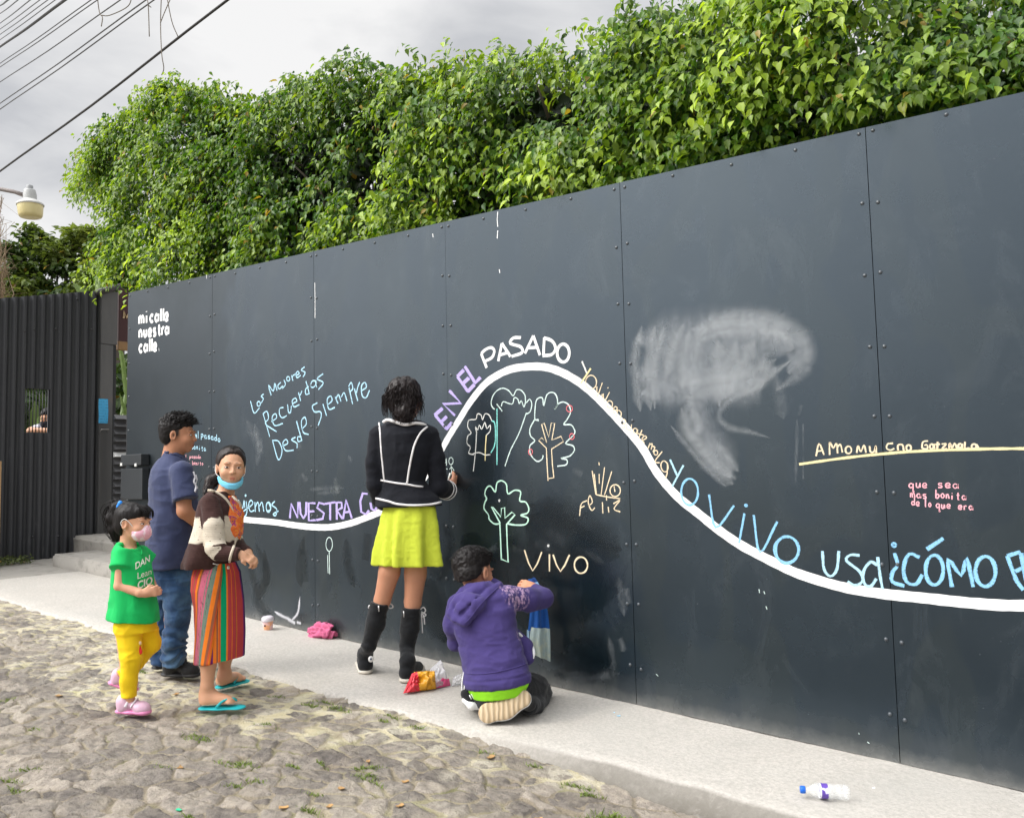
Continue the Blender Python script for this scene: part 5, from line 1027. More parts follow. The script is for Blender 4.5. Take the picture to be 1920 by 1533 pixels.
# ================================================================== PEOPLE: distance-field bodies turned into meshes
class Sdf:
    def __init__(s, vox=.0042): s.vox = vox; s.p = []
    def _add(s, f, lo, hi, k, op='u'): s.p.append((f, np.array(lo, float), np.array(hi, float), k, op)); return s
    def cone(s, a, b, ra, rb, k=.012, flat=None, cut=False, op='u'):
        """rounded cone a->b; flat=(axis, factor) squashes along axis; cut=True ends flat at b"""
        a, b = np.array(a, float), np.array(b, float); ab = b-a; L2 = ab@ab+1e-12; r = max(ra, rb)*1.05
        dn = ab/math.sqrt(L2)
        if flat is not None: fa = np.array(flat[0], float); fa /= np.linalg.norm(fa); ff = flat[1]
        def f(x, y, z):
            px, py, pz = x-a[0], y-a[1], z-a[2]
            t = np.clip((px*ab[0]+py*ab[1]+pz*ab[2])/L2, 0, 1)
            qx, qy, qz = px-t*ab[0], py-t*ab[1], pz-t*ab[2]
            if flat is not None:
                dd = (qx*fa[0]+qy*fa[1]+qz*fa[2])*(1/ff-1); qx, qy, qz = qx+dd*fa[0], qy+dd*fa[1], qz+dd*fa[2]
            d = np.sqrt(qx*qx+qy*qy+qz*qz)-(ra+(rb-ra)*t)
            if flat is not None: d = d*ff
            if cut: d = np.maximum(d, (x-b[0])*dn[0]+(y-b[1])*dn[1]+(z-b[2])*dn[2])
            return d
        return s._add(f, np.minimum(a, b)-r, np.maximum(a, b)+r, k, op)
    def chain(s, pts, k=.012, flat=None, cut=False):
        for i in range(len(pts)-1):
            s.cone(pts[i][0], pts[i+1][0], pts[i][1], pts[i+1][1], k, flat, cut and i == len(pts)-2)
        return s
    def ell(s, c, r, Rm=None, k=.012, op='u'):
        c = np.array(c, float); r = np.array(r, float); Rm = np.eye(3) if Rm is None else np.array(Rm)
        m = np.sqrt(((Rm*r[None])**2).sum(1))
        def f(x, y, z):
            px, py, pz = x-c[0], y-c[1], z-c[2]
            u = [(px*Rm[0, i]+py*Rm[1, i]+pz*Rm[2, i])/r[i] for i in range(3)]
            k0 = np.sqrt(u[0]**2+u[1]**2+u[2]**2); k1 = np.sqrt((u[0]/r[0])**2+(u[1]/r[1])**2+(u[2]/r[2])**2)+1e-9
            return k0*(k0-1)/k1
        return s._add(f, c-m, c+m, k, op)
    def col(s, rows, ang, k=.015, fold=None, tilt=None, caps=True):
        """vertical column through rows (z, cx, cy, a(side), b(fwd)); fold=(n, amp, phase, zramp0, zramp1)"""
        Rw = np.array(sorted(rows)); F = (math.cos(ang), math.sin(ang)); S_ = (F[1], -F[0])
        mx = max(Rw[:, 3].max(), Rw[:, 4].max())*1.25
        lo = (Rw[:, 1].min()-mx, Rw[:, 2].min()-mx, Rw[0, 0]); hi = (Rw[:, 1].max()+mx, Rw[:, 2].max()+mx, Rw[-1, 0])
        zz = Rw[:, 0]
        def f(x, y, z):
            x, y, z = np.broadcast_arrays(x, y, z)
            z1 = z[0, 0] if False else z
            zt = z1
            if tilt is not None: zt = z1-(x*tilt[0]+y*tilt[1])
            I = lambda c: np.interp(zt, zz, Rw[:, c])
            dx, dy = x-I(1), y-I(2); u = dx*S_[0]+dy*S_[1]; v = dx*F[0]+dy*F[1]; a, b = I(3), I(4)
            rr = np.sqrt((u/a)**2+(v/b)**2)
            sc = 1.0
            if fold:
                th = np.arctan2(v, u); am = np.clip((zt-fold[3])/(fold[4]-fold[3]), 0, 1)
                sc = 1+fold[1]*am*(np.sin(fold[0]*th+fold[2]+1.2*np.sin(2*th+fold[2]))+.5*np.sin((fold[0]*1.7)*th+2.3*fold[2]))
            d = (rr/sc-1)*np.minimum(a, b)
            if caps: d = np.maximum(d, np.maximum(zt-zz[-1], zz[0]-zt))
            return d
        return s._add(f, lo, hi, k)
    def half(s, p, n):
        """keep the side opposite to n"""
        p = np.array(p, float); n = np.array(n, float); n /= np.linalg.norm(n)
        return s._add(lambda x, y, z: (x-p[0])*n[0]+(y-p[1])*n[1]+(z-p[2])*n[2], None if False else (-9, -9, -9), (9, 9, 9), 0, 'max')
    def grid(s):
        add = [p for p in s.p if p[4] == 'u']; pad = s.vox*4+.012
        lo = np.min([p[1] for p in add], 0)-pad; hi = np.max([p[2] for p in add], 0)+pad
        n = np.ceil((hi-lo)/s.vox).astype(int)+1
        ax = [(lo[i]+np.arange(n[i])*s.vox).astype(np.float32) for i in range(3)]
        D = np.full(n, 1.0, np.float32)
        for f, l, h, k, op in s.p:
            e = k+s.vox*3
            i0 = np.clip(((l-e-lo)/s.vox).astype(int), 0, n); i1 = np.clip(((h+e-lo)/s.vox).astype(int)+2, 0, n)
            if (i1 <= i0).any(): continue
            sl = tuple(slice(i0[i], i1[i]) for i in range(3))
            d = f(ax[0][sl[0]][:, None, None], ax[1][sl[1]][None, :, None], ax[2][sl[2]][None, None, :])
            a = D[sl]
            if op == 'max': D[sl] = np.maximum(a, d)
            elif op == 's': 
                h_ = np.clip(.5-.5*(a+d)/max(k, 1e-6), 0, 1); D[sl] = a*(1-h_)-d*h_+k*h_*(1-h_)
            else:
                if k > 0:
                    h_ = np.clip(.5+.5*(d-a)/k, 0, 1); D[sl] = d+(a-d)*h_-k*h_*(1-h_)
                else: D[sl] = np.minimum(a, d)
        return D, lo
    def verts(s, smooth=1):
        D, lo = s.grid(); n = np.array(D.shape); IN = D < 0
        c = IN[:-1, :-1, :-1].astype(np.int8)
        tot = sum(IN[dx:n[0]-1+dx, dy:n[1]-1+dy, dz:n[2]-1+dz].astype(np.int8) for dx in (0, 1) for dy in (0, 1) for dz in (0, 1))
        act = (tot > 0) & (tot < 8); ids = np.argwhere(act); vid = np.full(act.shape, -1, np.int64); vid[act] = np.arange(len(ids))
        P = np.zeros((len(ids), 3)); W_ = np.zeros(len(ids))
        cor = [(dx, dy, dz) for dx in (0, 1) for dy in (0, 1) for dz in (0, 1)]
        val = {q: D[ids[:, 0]+q[0], ids[:, 1]+q[1], ids[:, 2]+q[2]] for q in cor}
        for q in cor:
            for ax in range(3):
                if q[ax] == 0:
                    q2 = list(q); q2[ax] = 1; q2 = tuple(q2); a, b = val[q], val[q2]; m = (a < 0) != (b < 0)
                    t = np.where(m, a/(a-b+1e-12), 0); pt = np.tile(np.array(q, float), (len(ids), 1)); pt[:, ax] = t
                    P += pt*m[:, None]; W_ += m
        P = (P/W_[:, None]+ids)*s.vox+lo
        F = []
        for ax in range(3):
            o1, o2 = [(1, 2), (2, 0), (0, 1)][ax]
            sl0 = [slice(None)]*3; sl1 = [slice(None)]*3; sl0[ax] = slice(0, -1); sl1[ax] = slice(1, None)
            A_, B_ = IN[tuple(sl0)], IN[tuple(sl1)]
            E_ = np.argwhere(A_ != B_); E_ = E_[(E_[:, o1] > 0) & (E_[:, o2] > 0) & (E_[:, o1] < n[o1]-1) & (E_[:, o2] < n[o2]-1)]
            q = []
            for (d1, d2) in ((-1, -1), (0, -1), (0, 0), (-1, 0)):
                c_ = E_.copy(); c_[:, o1] += d1; c_[:, o2] += d2; q.append(vid[c_[:, 0], c_[:, 1], c_[:, 2]])
            q = np.stack(q, 1); fl = A_[tuple(E_.T)]; q[~fl] = q[~fl][:, ::-1]; F.append(q)
        F = np.concatenate(F); F = F[(F >= 0).all(1)]
        for _ in range(smooth):
            S_ = np.zeros_like(P); ct = np.zeros(len(P))
            for i in range(4):
                a, b = F[:, i], F[:, (i+1) % 4]
                np.add.at(S_, a, P[b]); np.add.at(ct, a, 1); np.add.at(S_, b, P[a]); np.add.at(ct, b, 1)
            P = P*.5+.5*S_/np.maximum(ct, 1)[:, None]
        return P, F
def vnormals(P, F):
    n = np.cross(P[F[:, 2]]-P[F[:, 0]], P[F[:, 3]]-P[F[:, 1]]); N_ = np.zeros_like(P)
    for i in range(4): np.add.at(N_, F[:, i], n)
    return N_/(np.linalg.norm(N_, axis=1)[:, None]+1e-12)

EX = np.array([cy_, -sy_, 0.0]); EY = np.array([sy_, cy_, 0.0]); EZ = np.array([0, 0, 1.0])
PROT = math.atan2(EX[1], EX[0])
class Person:
    def __init__(s, base, label, name='person', cat='person'):
        s.B = np.array(base, float); s.o = empty(name, s.B, PROT, label, cat); s.bvh = {}
    def J(s, px, py, dd=0.0):
        d = ray(px, py); t = (dd-(CAM-s.B)@EY)/(d@EY); P = CAM+t*d-s.B
        return np.array([P@EX, P@EY, P[2]])
    def toloc(s, P): q = np.asarray(P)-s.B; return np.stack([q@EX, q@EY, q[..., 2]], -1)
    def mpp(s, dd=0.0): return ((s.B+EY*dd-CAM)@FWD)/F_PX
    def rows(s, R_, q, ang):
        """R_: (py, xl, xr, dd) silhouettes -> column rows with side/forward half axes of ratio q"""
        res = []
        for r in R_:
            py, xl, xr = r[:3]; dd = r[3] if len(r) > 3 else 0.0
            l, r_ = s.J(xl, py, dd), s.J(xr, py, dd); hp = (r_[0]-l[0])/2
            F = (math.cos(ang), math.sin(ang)); b = hp/math.sqrt((q*F[1])**2+F[0]**2)
            res.append(((l[2]+r_[2])/2, (l[0]+r_[0])/2, dd, q*b, b))
        return res
    def part(s, name, sdf, mat, disp=None, smooth=1, attrs=None, label=None, keep=False):
        P, F = sdf.verts(smooth)
        if disp is not None:
            N_ = vnormals(P, F); P = P+N_*disp(P)[:, None]
        o = link(name, mesh(name, P, F, True, attrs(P) if attrs else None), mat, s.o, False)
        if label: o['label'] = label
        if keep: s.bvh[keep] = BVHTree.FromPolygons([Vector(p) for p in P], [tuple(int(i) for i in f) for f in F])
        return o
    def raw(s, name, V, F, mat, parent=None, label=None, attrs=None):
        o = link(name, mesh(name, V, F, True, attrs), mat, None, False); o.parent = parent or s.o
        if label: o['label'] = label
        return o
    def tube(s, name, pts, r, mat, n=6, parent=None, label=None):
        m_ = MB()
        for q in pts if isinstance(pts[0][0], (list, tuple, np.ndarray)) else [pts]: m_.tube(q, r, n)
        return s.raw(name, m_.V, m_.F, mat, parent, label)
    def stick(s, px, py, key, off=.001, dd=0.0):
        """point on the finished garment under a photo pixel, lifted a little off the cloth"""
        c = s.toloc(CAM); d = ray(px, py); dl = np.array([d@EX, d@EY, d[2]]); dl /= np.linalg.norm(dl)
        h = s.bvh[key].ray_cast(Vector(c), Vector(dl))
        if h[0] is None: return s.J(px, py, dd)
        return np.array(h[0])-dl*off
    def trim(s, name, px_pts, key, r, mat, sub=5, parent=None, label=None, dd=0.0, off=.0):
        pts = [s.stick(x, y, key, off, dd) for x, y in [(p[0], p[1]) for p in catmull(px_pts, sub)]]
        return s.tube(name, pts, r, mat, 6, parent, label)
    def text(s, name, lines, key, mat, parent=None, label=None):
        V, F = [], []
        for (txt, p0, p1, h, bold) in lines:
            cu = bpy.data.curves.new('t', 'FONT'); cu.body = txt; cu.size = 1; cu.offset = bold
            t = bpy.data.objects.new('t', cu); COL.objects.link(t); dg = bpy.context.evaluated_depsgraph_get(); me = bpy.data.meshes.new_from_object(t.evaluated_get(dg)); bpy.data.objects.remove(t); bpy.data.curves.remove(cu)
            co_ = np.array([v.co[:] for v in me.vertices]); x0, x1 = co_[:, 0].min(), co_[:, 0].max(); o_ = len(V)
            for c_ in co_:
                u = (c_[0]-x0)/(x1-x0); V.append(s.stick(p0[0]+(p1[0]-p0[0])*u, p0[1]+(p1[1]-p0[1])*u-h*c_[1]/.7, key, .003))
            F += [tuple(o_+i for i in p.vertices) for p in me.polygons]; bpy.data.meshes.remove(me)
        return s.raw(name, V, F, mat, parent, label)

def frame3(F, up=(0, 0, 1)):
    F = np.array(F, float); F /= np.linalg.norm(F); Rr = np.cross(F, up); Rr /= np.linalg.norm(Rr); U_ = np.cross(Rr, F); return np.stack([Rr, F, U_], 1)
def head_frame(az, pitch=0.0, roll=0.0):
    F = np.array([math.cos(R(az))*math.cos(R(pitch)), math.sin(R(az))*math.cos(R(pitch)), math.sin(R(pitch))])
    Rm = frame3(F); c, s_ = math.cos(R(roll)), math.sin(R(roll))
    return np.stack([Rm[:, 0]*c+Rm[:, 2]*s_, Rm[:, 1], -Rm[:, 0]*s_+Rm[:, 2]*c], 1)
def add_head(S, c, Rm, sc=1.0):
    """skull, face, nose, lips, ears; c = middle of the head at eye height; total height about .215*sc"""
    T = lambda x, y, z: c+Rm@(np.array([x, y, z])*sc)
    E_ = lambda p, r, k=.010, op='u': S.ell(T(*p), np.array(r)*sc, Rm, k*sc, op)
    E_((0, -.018, .030), (.074, .090, .080), .004)
    E_((0, .018, -.018), (.0590, .070, .076), .03)
    E_((0, .030, -.058), (.040, .050, .040), .035)
    E_((0, .056, -.083), (.018, .020, .016), .024)
    for sgn in (-1, 1):
        E_((.034*sgn, .058, -.030), (.026, .026, .024), .022)
        E_((.031*sgn, .0885, .008), (.018, .009, .010), .012, 's')
        E_((.031*sgn, .071, .002), (.0165, .0125, .0115), .003)
        E_((.030*sgn, .078, .024), (.022, .012, .007), .012)
        E_((.074*sgn, -.010, -.008), (.009, .019, .031), .006); E_((.080*sgn, -.006, -.008), (.006, .010, .018), .004, 's')
    S.cone(T(0, .084, .012), T(0, .100, -.025), .005*sc, .0092*sc, .011*sc)
    for sgn in (-1, 1): E_((.009*sgn, .093, -.028), (.008, .009, .007), .006)
    E_((0, .084, -.055), (.020, .010, .006), .005); E_((0, .082, -.0655), (.017, .010, .0065), .005)
    S.cone(T(-.018, .094, -.0603), T(.018, .094, -.0603), .0022*sc, .0022*sc, .004*sc, op='s')
    return T
def seg_mask(P, segs, r, soft):
    m = np.zeros(len(P))
    for a, b in segs:
        a, b = np.array(a), np.array(b); ab = b-a; t = np.clip(((P-a)@ab)/(ab@ab+1e-12), 0, 1); d = np.linalg.norm(P-a-t[:, None]*ab, axis=1)
        m = np.maximum(m, np.clip((r+soft-d)/soft, 0, 1))
    return m
def face_attrs(T, sc, stub=None):
    def f(P):
        lips = np.maximum(seg_mask(P, [(T(-.015, .094, -.056), T(.015, .094, -.056))], .004*sc, .003*sc), seg_mask(P, [(T(-.012, .093, -.0655), T(.012, .093, -.0655))], .0045*sc, .003*sc))
        brow = seg_mask(P, [(T(.015*g, .088, .030), T(.034*g, .083, .0345)) for g in (-1, 1)]+[(T(.034*g, .083, .0345), T(.050*g, .069, .027)) for g in (-1, 1)], .0034*sc, .0034*sc)
        lash = seg_mask(P, [(T(.018*g, .083, .006), T(.031*g, .086, .0085)) for g in (-1, 1)]+[(T(.031*g, .086, .0085), T(.046*g, .076, .004)) for g in (-1, 1)], .0018*sc, .0025*sc)
        line = seg_mask(P, [(T(-.019, .09, -.0603), T(.019, .09, -.0603))], .0012*sc, .0018*sc)
        nost = seg_mask(P, [(T(.006*g, .100, -.036), T(.008*g, .098, -.036)) for g in (-1, 1)], .0015*sc, .002*sc)
        return {'lips': lips, 'brow': np.maximum(np.maximum(brow, lash), .55*np.maximum(line, nost)), 'stub': stub(P) if stub else np.zeros(len(P))}
    return f
def add_eyes(p, T, sc):
    W = Mat('eye_white'); W.set(Base_Color=(.62, .58, .54), Roughness=.2); I_ = Mat('dark_iris'); I_.set(Base_Color=(.015, .009, .006), Roughness=.1)
    for g in (-1, 1):
        S = Sdf(.002*sc); S.ell(T(.031*g, .0775, .001), np.array((.0128, .0088, .0052))*sc, p.hR, 0)
        e_ = p.part('eye', S, W.m, None, 0)
        S = Sdf(.0016*sc); S.ell(T(.031*g, .0836, .0012), np.array((.0062, .0040, .0052))*sc, p.hR, 0)
        o = p.part('iris', S, I_.m, None, 0); o.parent = e_
def hand(S, wr, F, N_, L=.15, curl=(.5, .7, .5), thumb=1, spread=.16, thumb_in=.5, r=.0068, k=.006):
    """palm and five separate bent fingers; wr wrist, F pointing direction, N_ palm normal (curl towards it), thumb=+1/-1 side"""
    F = np.array(F, float); F /= np.linalg.norm(F); N_ = np.array(N_, float); N_ -= F*(N_@F); N_ /= np.linalg.norm(N_); Sd = np.cross(F, N_)
    W = L*.42; pl = L*.50
    S.cone(wr, wr+F*pl*.35, r*2.3, r*2.6, .012)
    for i in range(4):
        u = (i-1.5)/1.5; S.cone(wr+F*pl*.15+Sd*u*W*.22, wr+F*pl*(.98-.06*abs(u))+Sd*u*W*.40, r*1.5, r*1.25, .010, (N_, .8))
    for i in range(4):
        u = (i-1.5)/1.5*(-thumb); ln = L*.50*(.86, 1.0, .95, .74)[i]; p = wr+F*pl*(.96-.07*abs(u+.1))+Sd*u*W*.42; d = F+Sd*u*spread; d /= np.linalg.norm(d); c = 0; rr = r*(1.0, 1.05, 1.0, .85)[i]
        for j, (fr_, cu) in enumerate(zip((.46, .30, .24), curl)):
            c += cu*(1+.10*(i-1)); dd = d*math.cos(c)+N_*math.sin(c); q = p+dd*ln*fr_; S.cone(p, q, rr*(1-.09*j), rr*(.93-.09*j), k); p = q
    b = wr+F*pl*.22-Sd*thumb*W*.36*-1*-1; d = F*.62-Sd*thumb*.62+N_*.35
    b = wr+F*pl*.2-Sd*thumb*W*.34; d = F*.72-Sd*thumb*.60+N_*thumb_in*.6; d /= np.linalg.norm(d); m_ = b+d*L*.20; S.cone(b, m_, r*1.5, r*1.15, .009)
    d2 = F*.85+Sd*thumb*.05+N_*thumb_in; d2 /= np.linalg.norm(d2); S.cone(m_, m_+d2*L*.17, r*1.1, r*.85, k)
def wr_noise(freq, amp, seed=1, oct=2, ridge=True):
    def f(P):
        q = P*np.array(freq); n = fbm(q, seed, oct)
        return amp*((1-2*np.abs(n))*.8 if ridge else n)
    return f
def addn(*fs): return lambda P: sum(f(P) for f in fs)
def skin(name, col, stub=(.014, .012, .012)):
    m = Mat(name); c = np.array(col)
    b = m.mix(m.noise(14, 4, .6), tuple(c*.90), tuple(np.minimum(c*1.08, 1)))
    b = m.mix(m.math('MULTIPLY', m.attr('lips'), .75), b, (c[0]*.86, c[1]*.48, c[2]*.50)); b = m.mix(m.math('MULTIPLY', m.attr('stub'), .97), b, stub); b = m.mix(m.math('MULTIPLY', m.attr('brow'), .72), b, (.02, .014, .012))
    m.set(Base_Color=b, Roughness=.52); m.b.inputs['Subsurface Weight'].default_value = .12; m.b.inputs['Subsurface Radius'].default_value = (.012, .005, .003); m.b.inputs['Specular IOR Level'].default_value = .35
    m.bump(m.noise(220, 3, .6), .10, .001); return m.m
def fabric(name, col, var=.12, weave=420, bump=.25, rough=.9, fade=None, sheen=.15):
    m = Mat(name); c = np.array(col); b = m.mix(m.noise(18, 5, .65), tuple(c*(1-var)), tuple(np.minimum(c*(1+var), .95)))
    if fade: b = m.mix(m.ramp(m.noise(fade[1], 4, .6), [(.42, 0), (.68, 1)]), b, fade[0])
    m.set(Base_Color=b, Roughness=rough); m.b.inputs['Specular IOR Level'].default_value = .25; m.b.inputs['Sheen Weight'].default_value = sheen
    m.bump(m.math('ADD', m.noise(weave, 2, .5), m.math('MULTIPLY', m.noise(22, 5, .6, None, .8), 3.2)), bump, .0045); return m.m
def hair_mat(name, col=(.008, .0065, .0065), rough=.5):
    m = Mat(name); c = np.array(col); m.set(Base_Color=m.mix(m.noise(60, 3, .6, m.coord('Object', (1, 1, .25))), tuple(c*.6), tuple(c*1.9)), Roughness=rough); m.b.inputs['Specular IOR Level'].default_value = .22; return m.m
def strand_mesh(lines, r0, r1, n=3):
    V, F = [], []
    for P in lines:
        P = np.asarray(P); k = len(P); T = np.gradient(P, axis=0); T /= np.linalg.norm(T, axis=1)[:, None]+1e-9
        a = np.cross(T, (.3, .5, .81)); a /= np.linalg.norm(a, axis=1)[:, None]+1e-9; b = np.cross(T, a); o = len(V)
        for i in range(k):
            rr = r0+(r1-r0)*i/(k-1)
            for j in range(n): th = 2*math.pi*j/n; V.append(P[i]+rr*(math.cos(th)*a[i]+math.sin(th)*b[i]))
        F += [(o+i*n+j, o+i*n+(j+1) % n, o+(i+1)*n+(j+1) % n, o+(i+1)*n+j) for i in range(k-1) for j in range(n)]
    return V, np.array(F)
def shoe(p, heel, toe, w, h, up_mat, sole_mat, up=None, ankle=None, name='shoe', hi=.05, laces=None, solet=.022, bits=None):
    """trainer between two sole points (local coordinates)"""
    heel, toe = np.array(heel, float), np.array(toe, float); L_ = np.linalg.norm(toe-heel); F = (toe-heel)/L_; U_ = np.array([0, 0, 1.0]) if up is None else np.array(up, float); U_ -= F*(U_@F); U_ /= np.linalg.norm(U_); Sd = np.cross(F, U_); Rm = np.stack([Sd, F, U_], 1)
    Q = lambda u, f, z: heel+F*L_*f+Sd*u+U_*z
    S = Sdf(.0036); t = solet
    S.ell(Q(0, .18, t+h*.30), (w*.44, L_*.17, h*.70), Rm, .01); S.cone(Q(0, .20, t+h*.62), Q(0, .64, t+h*.22), w*.40, w*.40, .02, (U_, .70)); S.ell(Q(0, .76, t+h*.06), (w*.47, L_*.23, h*.50), Rm, .02)
    S.cone(Q(0, .27, t+h*.2), Q(0, .28, t+h*.3+hi), w*.43, w*.43, .02, cut=True)
    S.half(Q(0, .5, t*.6), -U_)
    up_o = p.part(name, S, up_mat, wr_noise((90, 90, 90), .0006, 3))
    S = Sdf(.0036); S.cone(Q(0, .14, t*.5), Q(0, .42, t*.5), w*.42, w*.38, .01, (U_, t/w*1.4)); S.cone(Q(0, .42, t*.5), Q(0, .82, t*.55), w*.38, w*.45, .01, (U_, t/w*1.4)); S.ell(Q(0, .78, t*.55), (w*.45, L_*.21, t*.62), Rm, .01)
    so = p.part('sole', S, sole_mat); so.parent = up_o
    if laces is not None:
        for f_ in (.38, .45, .52, .59, .66):
            zz = t+h*(.70-.45*(f_-.3)); a, b, c = Q(-w*.28, f_, zz-.003), Q(0, f_+.02, zz+.010), Q(w*.28, f_, zz-.003)
            o = p.tube('lace', catmull([a, b, c], 4), .0028, laces, 5); o.parent = up_o
    return up_o, Q
HAIR = hair_mat('black_hair')
# ------------------------------------------------------------------ BOY in the navy T-shirt
SK_BOY = skin('tan_skin', (.47, .215, .12)); SK_GIRL = skin('light_brown_skin', (.62, .335, .205)); SK_TOD = skin('toddler_skin', (.66, .35, .22)); SK_WOM = skin('brown_skin', (.56, .27, .165)); SK_KN = skin('kneeling_boy_skin', (.58, .275, .165), (.03, .025, .022))
p = Person(ground(325, 1262), 'boy in a navy T-shirt and jeans standing in profile, looking at the wall', 'person')
J = p.J; NAVY = fabric('navy_cotton', (.033, .042, .098), fade=((.052, .064, .132), 4)); NAVY_RIB = fabric('navy_rib', (.038, .048, .11))
hc = J(335, 815, .0); hR = head_frame(6, -4, 0); p.hR = hR; sc = .96
S = Sdf(.0042); T = add_head(S, hc, hR, sc)
S.cone(J(325, 832, .01), J(320, 868, .02), .047, .056, .03); S.cone(J(331, 838, .0), J(322, 875, .02), .043, .058, .02)
S.chain([(J(341, 900, -.12), .044), (J(346, 958, -.15), .040), (J(378, 985, -.06), .032), (J(388, 991, -.03), .026)], .012)
S.chain([(J(318, 895, .16), .044), (J(345, 955, .20), .040), (J(378, 992, .12), .030)], .012)
hand(S, J(388, 991, -.03), (1, .15, -.25), (0, .6, -.8), .145, (.5, .7, .5), 1); hand(S, J(380, 994, .11), (1, -.2, -.2), (0, -.6, -.8), .145, (.5, .7, .5), -1)
S.chain([(J(327, 1080, -.06), .06), (J(326, 1160, -.07), .05), (J(324, 1226, -.07), .036)], .01); S.chain([(J(302, 1080, .07), .06), (J(303, 1160, .06), .046), (J(304, 1222, .06), .034)], .01)
S.col(p.rows([(872, 304, 345, .01), (950, 296, 350), (1060, 295, 348), (1090, 297, 345)], 1.2, R(20)), R(20), .03)
def stubb(P):
    q = (P-hc)@hR/sc; lim = np.interp(q[:, 1], [-.09, -.05, -.02, .03], [-.085, -.070, -.030, -.02])
    return np.clip((.030-q[:, 1])/.014, 0, 1)*np.clip((q[:, 2]-lim)/.02, 0, 1)*(1-np.clip((np.abs(q[:, 0])-.074)/.004, 0, 1))
p.part('body', S, SK_BOY, None, 1, face_attrs(T, sc, stubb)); add_eyes(p, T, sc)
# T-shirt
S = Sdf(.0045)
S.col(p.rows([(846, 309, 341, .01), (856, 304, 346, .01), (866, 294, 353, .01), (882, 286, 360), (905, 281, 366), (945, 280, 371), (985, 278, 373), (1022, 275, 370), (1062, 276, 368)], 1.22, R(24)), R(24), .02)
S.cone(J(341, 884, -.12), J(349, 936, -.155), .058, .066, .03, cut=True); S.cone(J(318, 880, .15), J(352, 930, .20), .058, .064, .03, cut=True)
S.ell(J(329, 846, -.0), (.062, .05, .016), head_frame(10, 30), .006, 's')
p.part('t_shirt', S, NAVY, addn(wr_noise((7, 7, 16), .0045, 5), wr_noise((14, 14, 5), .0035, 6), wr_noise((3, 3, 6), .006, 7, 2, False)), 2, None, None, 'shirt')
p.trim('collar', [(307, 844), (313, 849), (322, 851), (332, 853), (341, 858)], 'shirt', .0055, NAVY_RIB)
WPR = fabric('white_print', (.72, .70, .74), .05, bump=.05)
p.trim('chest_print', [(362, 884), (365, 895), (363, 903), (367, 912), (365, 922)], 'shirt', .006, WPR, 3); p.trim('chest_print', [(367, 890), (369, 900), (366, 908), (370, 914)], 'shirt', .005, WPR, 3)
# jeans
DEN = fabric('blue_denim', (.015, .046, .115), .3, 260, .3, .85, fade=((.075, .15, .25), 5))
S = Sdf(.0045)
S.col(p.rows([(1048, 282, 364), (1075, 283, 363), (1100, 285, 362), (1118, 288, 360)], 1.15, R(20)), R(20), .02)
S.chain([(J(334, 1095, -.055), .078), (J(332, 1160, -.075), .066), (J(326, 1205, -.075), .062), (J(325, 1246, -.07), .062)], .012, None, True)
S.chain([(J(302, 1095, .06), .060), (J(304, 1160, .055), .056), (J(304, 1200, .055), .052), (J(303, 1243, .06), .054)], .010, None, True)
lowz = J(325, 1170)[2]
def cuffs(P): return np.clip((lowz+.06-P[:, 2])/.12, 0, 1)*(.006*np.sin(P[:, 2]*120+9*vnoise(P*[11, 11, 9], 3))+.007*vnoise(P*[22, 22, 40], 6))
p.part('jeans', S, DEN, addn(wr_noise((9, 9, 18), .006, 11), wr_noise((20, 20, 26), .003, 12), cuffs), 1, None, None, 'jeans')
p.trim('seam', [(303, 1066), (322, 1070), (338, 1067), (352, 1062)], 'jeans', .0025, DEN); p.trim('pocket_edge', [(330, 1072), (333, 1094), (350, 1096), (354, 1070)], 'jeans', .0022, DEN)
BLK = fabric('black_shoe', (.010, .010, .011), .3, 200, .3, .55); BLKS = simple('black_rubber', (.018, .018, .019), .6)
g1 = p.toloc(ground(305, 1266)); g2 = p.toloc(ground(374, 1268)); shoe(p, g1, g2, .094, .088, BLK, BLKS, None, None, 'shoe', .05, BLKS)
g1 = p.toloc(ground(288, 1254)); g2 = p.toloc(ground(352, 1250)); shoe(p, g1, g2, .092, .088, BLK, BLKS, None, None, 'shoe', .05, BLKS)
# hair: shaved sides, thick curly top
S = Sdf(.0036); TH = lambda x, y, z: hc+hR@(np.array([x, y, z])*sc)
S.ell(TH(0, -.026, .046), np.array((.082, .094, .078))*sc, hR, 0); S.ell(TH(0, .010, .088), np.array((.074, .086, .040))*sc, hR, .02); S.ell(TH(0, -.050, .0), np.array((.068, .062, .072))*sc, hR, .015)
S.half(TH(0, .052, .030), hR@np.array([0, .80, -.62])); S.half(TH(0, -.01, .012), hR@np.array([0, .93, -.36])*1.0) if False else None
def sideburn(x, y, z):
    q = np.stack(np.broadcast_arrays(x-hc[0], y-hc[1], z-hc[2]), -1)@hR/sc
    return np.maximum(np.maximum((.006-q[..., 2]), (q[..., 1]+.004))*.0+np.where(q[..., 1] > -.012, .020-q[..., 2]+.25*(q[..., 1]+.012), -.085-q[..., 2]), -1)
S._add(sideburn, (-9,)*3, (9,)*3, 0, 'max')
crl = lambda P: np.clip(((P-hc)@hR[:, 2]/sc-.035)/.03, 0, 1)*(.010*fbm(P*42, 3, 2)+.004*vnoise(P*90, 8))+.0015*vnoise(P*120, 2)
p.part('hair', S, HAIR, crl, 1)
lines = []; r_ = np.random.default_rng(3)
